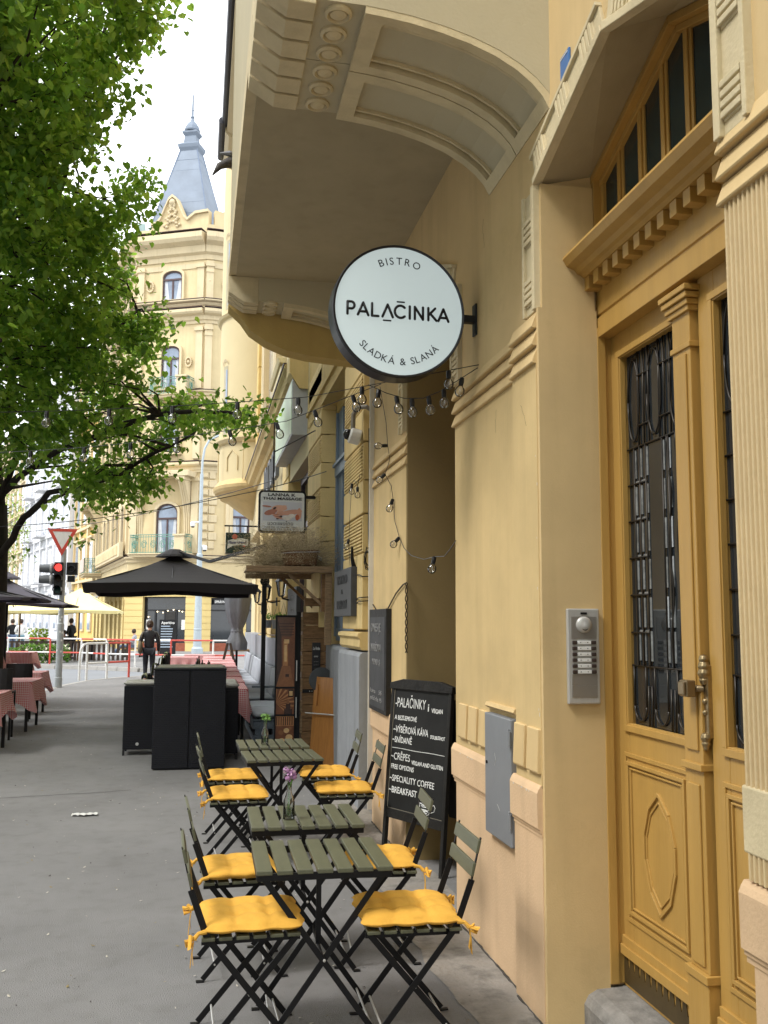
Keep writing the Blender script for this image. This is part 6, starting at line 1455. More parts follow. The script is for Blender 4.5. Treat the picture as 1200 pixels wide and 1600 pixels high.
# simple wooden chair with blanket
def cafe_chair(name, label, x, y, rz, group, h=.88, m=blackm, seatm=blackpl, arms=False):
    t = thing(name, label, 'chair', (x, y, 0), rz, group)     # faces +x
    for sx in (-.2, .2):
        for sy in (-.2, .2): b = B(); b.box(sx-.015, sx+.015, sy-.015, sy+.015, 0, .44 if sx > 0 else h); b.build('leg', m, t)
    b = B(); b.box(-.22, .22, -.22, .22, .43, .465); b.build('seat', seatm, t, bevel=.01)
    b = B()
    V = []
    for i in range(7):
        for j in range(5): u = -1+2*i/6; V.append((-.215-.035*(1-u*u), .215*u, .56+(h-.54)*j/4))
    b.add(V+[(v[0]-.014, v[1], v[2]) for v in V], [(i*5+j, i*5+j+1, (i+1)*5+j+1, (i+1)*5+j) for i in range(6) for j in range(4)]+[(35+i*5+j, 35+(i+1)*5+j, 35+(i+1)*5+j+1, 35+i*5+j+1) for i in range(6) for j in range(4)]+[(i*5+4, (i+1)*5+4, 35+(i+1)*5+4, 35+i*5+4) for i in range(6)]+[(i*5, 35+i*5, 35+(i+1)*5, (i+1)*5) for i in range(6)])
    b.build('backrest', seatm, t)
    if arms:
        for sy in (-.22, .22): b = B(); b.tube([(-.2, sy, .66), (.18, sy, .66), (.2, sy, .44)], .014, 6); b.build('armrest', m, t)
    return t
def blanket(label, x, y, z, rz, m1, m2, seed):
    rg = random.Random(seed); b = B(); n = 12; V = []
    path = [(.05, -.42), (.035, -.2), (.02, -.02), (-.01, .015), (-.045, 0), (-.07, -.2), (-.08, -.5)]
    for (px, pz) in path:
        for i in range(n+1): u = -1+2*i/n; V.append((px+.012*math.sin(u*7+pz*9), .22*u, pz+.03*math.sin(3*u+seed)*(pz < -.1)))
    b.add([], [])
    k = len(path)
    for i in range(k-1):
        b2 = [(i*(n+1)+j, i*(n+1)+j+1, (i+1)*(n+1)+j+1, (i+1)*(n+1)+j) for j in range(n)]
        if i == 0: b.v = list(V)
        for q, f_ in enumerate(b2): b.f.append(f_); b.m.append((q//2) % 2)
    o = b.build('blanket', [m1, m2], None, recalc=False, smooth=True); o.location = (x, y, z); o.rotation_euler.z = rz; tag(o, label, 'blanket', 'blankets over the chair backs')
palegr = mat('pale_green_wool', (.50, .52, .36), .95); darkgr = mat('dark_green_wool', (.09, .12, .05), .95)
for i, y in enumerate((14.1, 17.4, 20.2, 22.0, 23.7)):
    lab = ordn[i] if i < 4 else 'farthest'
    cafe_chair('cafe_chair', 'black cafe chair, %s of those left of the red tables' % lab, -.42+.0*i, y, 0, 'black chairs left of the red tables', h=.92)
    blanket('%s green blanket on the chairs beside the red tables' % ('striped ' + lab if i != 0 else 'pale ' + lab), -.68, y, .93, 0, palegr if i == 0 else greenb, palegr if i == 0 else darkgr, i)
# pallet benches along the wall
def bench(i, y0, y1):
    t = wthing('pallet_bench', '%s blue-grey pallet bench along the wall' % ['nearest', 'second', 'third', 'farthest'][i], 'bench', (1.15, y0, 0), 'pallet benches along the wall')
    for z in (.02, .20):
        for k in range(2): b = B(); b.box(.80, 1.43, y0+.01+k*.03*0, y0+.03, z+.0, z+.10) if k == 0 else b.box(.80, 1.43, y1-.03, y1-.01, z, z+.10); b.build('plank', palletm, t, bevel=.003)
        for k in range(2): b = B(); x = .80+k*.61; b.box(x, x+.02, y0+.03, y1-.03, z, z+.10); b.build('plank', palletm, t, bevel=.003)
        for k in range(3): b = B(); x = .83+k*.24; b.box(x, x+.10, y0+.032, y0+.13, z+.10 if z < .1 else z+.0, z+.18 if z < .1 else z+.09); b.build('block', palletm, t, bevel=.003)
    for k in range(5): b = B(); x = .79+k*.132; b.box(x, x+.115, y0, y1, .31, .33); b.build('seat_board', palletm, t, bevel=.003)
    b = B(); b.box(1.38, 1.41, y0+.05, y0+.12, .3, .86); b.box(1.38, 1.41, y1-.12, y1-.05, .3, .86)
    b.build('back_support', palletm, t)
    for k in range(2): b = B(); b.prism([(1.36-.0*k+.03*k, y0+.02, .46+.2*k), (1.38+.03*k, y0+.02, .46+.2*k), (1.41+.03*k, y0+.02, .63+.2*k), (1.39+.03*k, y0+.02, .63+.2*k)], (0, y1-y0-.04, 0)); b.build('back_board', palletm, t, bevel=.003)
    n = max(1, round((y1-y0)/1.15)); L_ = (y1-y0)/n
    for k in range(n):
        pos = ['near', 'middle', 'far'][k if n > 2 else k*2 if n == 2 else 0]
        flatcush('%s grey seat pad on the %s pallet bench' % (pos, ['nearest', 'second', 'third', 'farthest'][i]), .80, y0+k*L_+.01, .33, .56, L_-.03, .09, greyc, 'grey pads on the pallet benches')
        o = bpy.data.objects['seat_pad']
        b = B(); b.prism([(1.27, y0+k*L_+.03, .42), (1.34, y0+k*L_+.03, .42), (1.40, y0+k*L_+.03, .86), (1.34, y0+k*L_+.03, .87)], (0, L_-.07, 0)); o = b.build('back_pad', greyc, None, bevel=.02)
        tag(o, '%s grey back pad on the %s pallet bench' % (pos, ['nearest', 'second', 'third', 'farthest'][i]), 'cushion', 'grey pads on the pallet benches')
bench(0, 13.6, 15.9); bench(1, 16.5, 19.7); bench(2, 20.0, 23.2); bench(3, 23.5, 26.5)
t = wthing('bench_armrest', 'pale grey wooden arm board over the second bench', 'board', (1.1, 16.3, .55)); b = B(); b.box(.93, 1.40, 16.35, 16.45, .58, .61); b.build('arm_board', palletm, t); b = B(); b.box(1.36, 1.40, 16.36, 16.44, .0, .58); b.build('post', palletm, t)
# wall lanterns
for i, (y, z) in enumerate(((15.3, 2.14), (18.6, 2.16), (21.6, 2.16))):
    t = thing('wall_lantern', ['nearest', 'middle', 'farthest'][i]+' black wall lantern above the grey benches', 'lantern', (1.5, y, z), 0, 'black wall lanterns above the benches')
    b = B(); b.tube([(0, 0, -.1), (-.08, 0, -.12), (-.17, 0, -.10), (-.2, 0, -.05)], .014, 6); b.ob((-.005, 0, -.1), (.012, 0, 0), (0, .05, 0), (0, 0, .08)); b.build('arm', black, t)
    b = B(); b.lathe([(.05, -.05), (.035, -.07), (0, -.07)], (-.2, 0, 0), 6); b.lathe([(.11, .17), (.02, .26), (.02, .30), (0, .31)], (-.2, 0, 0), 6)
    for k in range(6): a = k*math.pi/3; b.tube([(-.2+.05*math.cos(a), .05*math.sin(a), -.05), (-.2+.085*math.cos(a), .085*math.sin(a), .17)], .006, 4)
    b.build('frame', black, t); b = B(); b.lathe([(.046, -.05), (.08, .17), (0, .17)], (-.2, 0, 0), 6); b.build('glass', tglass, t)
for i, y in enumerate((16.3, 17.6, 19.8)):
    t = thing('hanging_planter', ['nearest', 'middle', 'farthest'][i]+' small grey planter hung on the wall below the lanterns', 'planter', (1.45, y, 1.55), 0, 'small planters hung below the lanterns')
    b = B(); b.lathe([(0, 0), (.07, 0), (.09, .16), (0, .16)], (-.03, 0, 0), 10); b.build('pot', plinthg, t); b = B(); b.tube([(-.1, 0, .16), (-.02, 0, .45), (.05, 0, .16)], .006, 4); b.build('hanger', black, t)
    b = B(); rg = random.Random(i)
    for k in range(60): c = Vector((-.03+rg.gauss(0, .05), rg.gauss(0, .05), .18+abs(rg.gauss(0, .05)))); d = Vector((rg.gauss(0, 1), rg.gauss(0, 1), rg.gauss(0, 1))).normalized()*.03; e = d.orthogonal().normalized()*.012; b.add([tuple(c-d), tuple(c+e), tuple(c+d), tuple(c-e)], [(0, 1, 2, 3)])
    b.build('leaves', leafB, t, recalc=False)
# big charcoal parasol
def parasol(name, label, cx, cy, w, d, z0, zt, m, pole=None, grp=None, valance=.16, ribs=True, cap=True, polem=black, cat='parasol'):
    t = wthing(name, label, cat, (cx, cy, 0), grp)
    b = B(); n = 10; V = []; F = []
    C_ = [(-w/2, -d/2), (w/2, -d/2), (w/2, d/2), (-w/2, d/2)]; per = []
    for s in range(4):
        for i in range(n): t_ = i/n; a, c = C_[s], C_[(s+1) % 4]; per.append((a[0]+(c[0]-a[0])*t_, a[1]+(c[1]-a[1])*t_, t_))
    N = len(per); m_ = 8
    for k in range(m_+1):
        r_ = k/m_
        for x, y, t_ in per:
            sag_ = -.055*math.sin(math.pi*t_)**1.0*r_*r_*1.0
            hip = -.10*math.sin(math.pi*r_)*(1-.0)
            V.append((cx+x*r_*(1-.015*math.sin(math.pi*t_)*r_), cy+y*r_*(1-.015*math.sin(math.pi*t_)*r_), zt-(zt-z0)*r_**1.0+hip*.6-sag_*.5))
    for k in range(m_):
        for i in range(N): F.append((k*N+i, k*N+(i+1) % N, (k+1)*N+(i+1) % N, (k+1)*N+i))
    k0 = len(V)
    for i, (x, y, t_) in enumerate(per):
        q = V[m_*N+i]; V.append((q[0]*1.0-(q[0]-cx)*.02, q[1]-(q[1]-cy)*.02, q[2]-valance-.02*math.sin(t_*math.pi*3)))
    for i in range(N): F.append((m_*N+i, m_*N+(i+1) % N, k0+(i+1) % N, k0+i))
    b.add(V, F); b.build('canopy', m, t, recalc=False, smooth=False)
    if cap:
        b = B(); b.lathe([(.0, .10), (.10, .10), (.20, .05), (.32, -.01), (.36, -.05)], (cx, cy, zt), 14); b.build('vent_cap', m, t)
    if ribs:
        for s in range(8):
            a = C_[s//2] if s % 2 == 0 else ((C_[s//2][0]+C_[(s//2+1) % 4][0])/2, (C_[s//2][1]+C_[(s//2+1) % 4][1])/2)
            b = B(); b.tube([(cx, cy, zt-.08), (cx+a[0]*.98, cy+a[1]*.98, z0-.03+.015)], .012, 5); b.build('rib', polem, t)
    if pole:
        b = B(); b.tube(pole, .035, 8); b.build('pole', polem, t)
    return t
t = parasol('cantilever_parasol', 'large charcoal parasol spread over the red tables', -.45, 18.6, 3.0, 3.0, 2.32, 2.93, parasol_m)
b = B(); b.box(1.06, 1.13, 16.2, 16.27, 0, 2.92); b.box(1.05, 1.14, 16.19, 16.28, 1.8, 2.0); b.build('post', black, t)
b = B(); b.bar((1.10, 16.25, 2.95), (.2, 17.6, 2.75), .05, .05, (0, 0, 1)); b.bar((.2, 17.6, 2.75), (-.45, 18.6, 3.0), .05, .05, (0, 0, 1)); b.bar((1.1, 16.25, 2.3), (1.02, 16.35, 2.55), .05, .05, (0, 1, 0)); b.lathe([(0, -.03), (.08, -.03), (.08, .03), (0, .03)], (1.1, 16.2, 2.35), 12, ax='Y'); b.build('arm', black, t)
# closed grey parasol
t = wthing('closed_parasol', 'folded grey parasol tied at its waist near the wall', 'parasol', (.98, 24.2, 0))
b = B(); n = 20; V = []; prf = [(.30, 2.5), (.31, 2.2), (.27, 1.9), (.20, 1.65), (.13, 1.48), (.15, 1.38), (.25, 1.15), (.24, .98)]
for r_, z in prf:
    for i in range(n): a = 2*math.pi*i/n; q = r_*(1+.22*math.sin(i*math.pi*.8)); V.append((.98+q*math.cos(a), 24.2+q*math.sin(a), z))
b.add(V, [(k*n+i, k*n+(i+1) % n, (k+1)*n+(i+1) % n, (k+1)*n+i) for k in range(len(prf)-1) for i in range(n)]); b.build('canvas', curtaing, t, smooth=True)
b = B(); b.tube([(.98, 24.2, 0), (.98, 24.2, 2.6)], .03, 8); b.build('pole', black, t); b = B(); b.lathe([(.14, 1.41), (.155, 1.44), (.14, 1.5)], (.98, 24.2, 0), 14); b.build('tie_band', curtaing, t)
t = wthing('trestle', 'dark wooden folding trestle stand under the folded grey parasol', 'stand', (.8, 24, 0))
for sg in (-1, 1): b = B(); b.bar((.78+sg*.03, 23.9, 1.15), (.78+sg*.30, 23.8, 0), .06, .03, (1, 0, 0)); b.build('leg', mat('dark_oak', (.05, .035, .025), .7), t)
t = thing('serving_table', 'light wooden side table beside the wall at the far end', 'table', (1.25, 27.6, 0)); b = B(); b.box(-.3, .25, -.4, .4, .85, .9); b.build('tabletop', plank2, t)
for sx in (-.27, .22):
    for sy in (-.36, .36): b = B(); b.box(sx-.03, sx+.03, sy-.03, sy+.03, 0, .85); b.build('leg', plank2, t)
# ================================================================== left side: tables, chairs, parasols by the tree
L_ = 'tables under red gingham cloths by the tree'; LC = 'gingham cloths on the tables by the tree'
red_table('low table at the left frame edge', -2.93, 13.4, 1.0, .8, .75, .24, 61, grp=L_, clabel='gingham cloth cut by the left photo edge', cgrp=LC)
red_table('low table between the two black chairs', -2.95, 16.1, 1.0, 1.1, .75, .30, 62, grp=L_, clabel='gingham cloth on the table between the black chairs', cgrp=LC)
red_table('low table behind the farther black chair', -3.15, 18.6, .9, .8, .75, .25, 63, grp=L_, clabel='gingham cloth behind the farther black chair', cgrp=LC)
red_table('tall folding table beside the tree trunk', -4.35, 20.6, 1.15, .8, 1.02, .24, 64, 'x', grp=L_, clabel='gingham cloth on the tall table beside the trunk', cgrp=LC)
red_table('tall folding table farthest by the kerb', -3.95, 21.9, 1.05, .8, 1.0, .22, 65, 'x', grp=L_, clabel='gingham cloth on the tall table by the kerb', cgrp=LC)
cafe_chair('cafe_chair', 'black armchair nearest the camera among the left tables', -2.78, 14.75, R(95), 'black chairs at the tables by the tree', h=.98, arms=True)
cafe_chair('cafe_chair', 'black armchair behind the middle left table', -2.95, 17.35, R(-85), 'black chairs at the tables by the tree', h=.92, arms=True)
cafe_chair('cafe_chair', 'black chair partly cut by the left edge', -3.35, 14.5, R(60), 'black chairs at the tables by the tree', h=.9, arms=True)
flatcush('pale grey pad on the near left armchair', -3.0, 14.55, .465, .42, .42, .04, offw, None)
parasol('parasol', 'grey-violet parasol nearest at the left edge', -3.55, 14.6, 2.6, 2.6, 1.98, 2.35, mat('violet_grey_canvas', (.11, .10, .13), .8), [(-3.9, 14.6, 0), (-3.9, 14.6, 2.3)], 'grey parasols by the tree', valance=.03, ribs=True)
parasol('parasol', 'grey-violet parasol farther back beside the trunk', -3.85, 20.4, 2.7, 2.7, 1.98, 2.55, MT['violet_grey_canvas'], [(-3.75, 20.4, 0), (-3.75, 20.4, 2.5)], 'grey parasols by the tree', valance=.03)
# ================================================================== traffic signal, lamp post, railings
t = thing('traffic_signal', 'grey pole with a red traffic light showing left', 'traffic light', (-3.40, 25.7, 0))
b = B(); b.lathe([(.085, 0), (.085, 1.6), (.07, 1.62), (.07, 3.5), (0, 3.52)], (0, 0, 0), 14); b.lathe([(.075, 0), (.095, 0), (.095, .25), (.075, .27)], (0, 0, 0), 14); b.build('pole', galv, t, smooth=False)
b = B(); rg = random.Random(1)
for k in range(9): a = rg.uniform(-2.4, -.6); z = rg.uniform(.9, 2.0); b.ob((.088*math.cos(a), .088*math.sin(a), z), (-.02*math.sin(a), .02*math.cos(a), 0), (.002*math.cos(a), .002*math.sin(a), 0), (0, 0, .025))
o_ = b.build('sticker', whitep, t); o_['kind'] = 'stuff'
b = B(); b.box(-.20, .02, -.16, .06, 2.32, 3.16); b.build('signal_housing', blackpl, t, bevel=.02)
for k, (nm, col, em) in enumerate((('signal_green', (.01, .04, .035), None), ('signal_amber', (.03, .02, .01), None), ('signal_red', (.5, .02, .02), (1, .05, .04)))):
    z = 2.46+.28*k; b = B(); b.lathe([(.095, 0), (.08, -.02), (0, -.03)], (-.09, -.16, z), 16, ax='Y'); b.build('lens', mat(nm, col, .3, emit=em, estr=1.2), t, smooth=True)
    b = B()
    for sgn, c0, ax_ in ((0, (-.09, -.16, z), 'Y'),):
        V = []; n = 14
        for dy, r_ in ((0, .115), (-.20, .105)):
            for i in range(n+1): a = math.pi*(-.12+1.24*i/n); V.append((-.09+r_*math.cos(a), -.16+dy*(1 if dy else 1)*(1-.35*abs(math.cos(a))*0), z+r_*math.sin(a)))
        b.add(V, [(i, i+1, n+2+i, n+1+i) for i in range(n)])
    b.build('visor', blackpl, t, recalc=False)
for k in range(2):     # side heads with long visors pointing left
    z = 2.72+.28*k; b = B(); b.lathe([(.125, -.02), (.13, -.10), (.10, -.13), (.115, -.16), (.10, -.42), (.0, -.18)], (-.15, .0, z), 16, ax='X'); b.build('side_visor', mat('signal_grey', (.10, .11, .12), .5), t)
    b = B(); b.lathe([(.135, -.10), (.145, -.12), (.135, -.16), (.12, -.13)], (-.15, .0, z), 16, ax='X'); b.build('lens_ring', mat('ring_grey', (.3, .3, .3), .5), t)
b = B(); b.box(.09, .36, -.08, .14, 2.84, 3.16); b.box(.12, .30, -.05, .1, 2.66, 2.82); b.lathe([(.09, -.0), (.085, -.14), (.075, -.14), (.07, -.02), (0, -.02)], (.225, -.08, 3.0), 14, ax='Y'); b.build('right_housing', blackpl, t, bevel=.015)
t = thing('yield_sign', 'red and white give-way triangle turned upside down above the traffic light', 'sign', (-3.44, 25.62, 3.3), R(8))
def tri(s, z_, y, th): return [(-s, y, z_), (s, y, z_), (0, y, z_-s*1.73)]
b = B()
Po = [(-.37, .72), (.37, .72), (0, .02)]; Pi = [(-.24, .645), (.24, .645), (0, .19)]
for i in range(3):
    j = (i+1) % 3; b.prism([(Po[i][0], 0, Po[i][1]), (Po[j][0], 0, Po[j][1]), (Pi[j][0], 0, Pi[j][1]), (Pi[i][0], 0, Pi[i][1])], (0, .012, 0))
b.build('red_border', redw, t); b = B(); b.prism([(p[0], .004, p[1]) for p in Pi], (0, .006, 0)); b.build('white_field', whitep, t)
b = B(); b.tube([(0.03, .05, -.0), (0.03, .05, .6)], .03, 8); b.box(-.05, .1, .01, .05, .3, .34); b.build('back_post', galv, t)
def lamp_part():
    t = thing('street_lamp', 'tall pale blue-grey lamp post with a curved top and security cameras', 'lamp post', (.05, 51.7, 0))
    b = B(); b.lathe([(.30, 0), (.30, .25), (.22, .35), (.20, 1.2), (.22, 1.25), (.20, 1.3), (.17, 3.2), (.15, 3.25), (.14, 5.0), (.16, 5.05), (.16, 5.2), (.11, 5.25), (.09, 9.5)], (0, 0, 0), 14); b.build('pole', bluegrey, t)
    b = B(); b.tube([(0, 0, 9.4), (.02, 0, 10.2), (.12, 0, 10.9), (.35, 0, 11.35), (.8, 0, 11.6), (1.3, 0, 11.65)], .06, 8); b.build('arm', bluegrey, t)
    b = B(); b.lathe([(0, -.3), (.14, -.25), (.14, .25), (0, .3)], (1.5, 0, 11.62), 10, ax='X'); b.build('lamp_head', galv, t)
    for x, z in ((-.4, 6.85), (.25, 5.6)):
        b = B(); b.tube([(0, 0, z+.05), (x, 0, z+.05)], .05, 6); b.lathe([(0, -.15), (.12, -.12), (.14, .05), (.1, .12), (0, .13)], (x, 0, z-.05), 10); b.build('camera', whitep, t)
        b = B(); b.lathe([(0, -.2), (.08, -.18), (.1, -.1), (0, -.09)], (x, 0, z-.05), 10); b.build('camera_dome', blackpl, t)
lamp_part()
def railing(label, pts, h, zs, seg, name='safety_railing', curve=False):
    t = wthing(name, label, 'railing', (pts[0][0], pts[0][1], 0), None)
    k = 0
    for z in zs:
        for a, c in zip(pts[:-1], pts[1:]):
            a_, c_ = Vector((a[0], a[1], z)), Vector((c[0], c[1], z)); n = max(1, round((c_-a_).length/seg))
            for i in range(n):
                b = B(); b.tube([tuple(a_.lerp(c_, i/n)), tuple(a_.lerp(c_, (i+1)/n))], .03, 8); b.build('bar', redw if k % 2 else whitep, t); k += 1
    for i, p in enumerate(pts):
        b = B(); b.tube([(p[0], p[1], -.02), (p[0], p[1], h)], .033, 8); b.build('post', redw if i % 4 == 2 else whitep, t)
    if curve:
        p, q = Vector((pts[0][0], pts[0][1], 0)), Vector((pts[1][0], pts[1][1], 0)); d = (p-q).normalized()
        b = B(); b.tube([tuple(p+Vector((0, 0, h))), tuple(p+d*.14+Vector((0, 0, h-.03))), tuple(p+d*.24+Vector((0, 0, h-.14))), tuple(p+d*.28+Vector((0, 0, h-.3))), tuple(p+d*.28)], .033, 8); b.build('end_loop', whitep, t)
    return t
railing('near white and red railing at the pavement corner where the woman walks', [(-3.05, 28.75), (-2.55, 29.4), (-1.97, 30.1)], 1.03, (1.03, .47), .7, curve=True)
railing('long red and white railing along the far kerb', [(-9.5, 41.2), (-7.3, 40.4), (-5.6, 39.6), (-4.35, 38.9), (-3.3, 37.6), (-2.2, 36.8), (-.9, 36.0), (.6, 35.6), (2.0, 35.3)], 1.0, (.98, .45), 1.1)
# ================================================================== trees
def leaf_card(b, c, size, rg, mi):
    # heart-shaped leaf of six points folded on its midrib, hanging outward and down
    a = rg.uniform(0, 6.283); til = rg.uniform(-.2, 1.35)
    d = Vector((math.cos(a)*math.cos(til), math.sin(a)*math.cos(til), -math.sin(til))); s_ = Vector((-math.sin(a), math.cos(a), rg.uniform(-.5, .5))).normalized(); n = d.cross(s_); f_ = rg.uniform(-.1, .35)*size
    g_ = n*f_; P = [c+d*size*.10, c-d*size*.04+s_*size*.26+g_*.6, c+d*size*.26+s_*size*.50+g_, c+d*size*.66+s_*size*.38+g_, c+d*size*1.08-n*size*.12, c+d*size*.66-s_*size*.38+g_, c+d*size*.26-s_*size*.50+g_, c-d*size*.04-s_*size*.26+g_*.6]
    b.v += [tuple(p) for p in P]; k = len(b.v)-8; b.f += [(k, k+1, k+2, k+3, k+4), (k, k+4, k+5, k+6, k+7)]; b.m += [mi, mi]
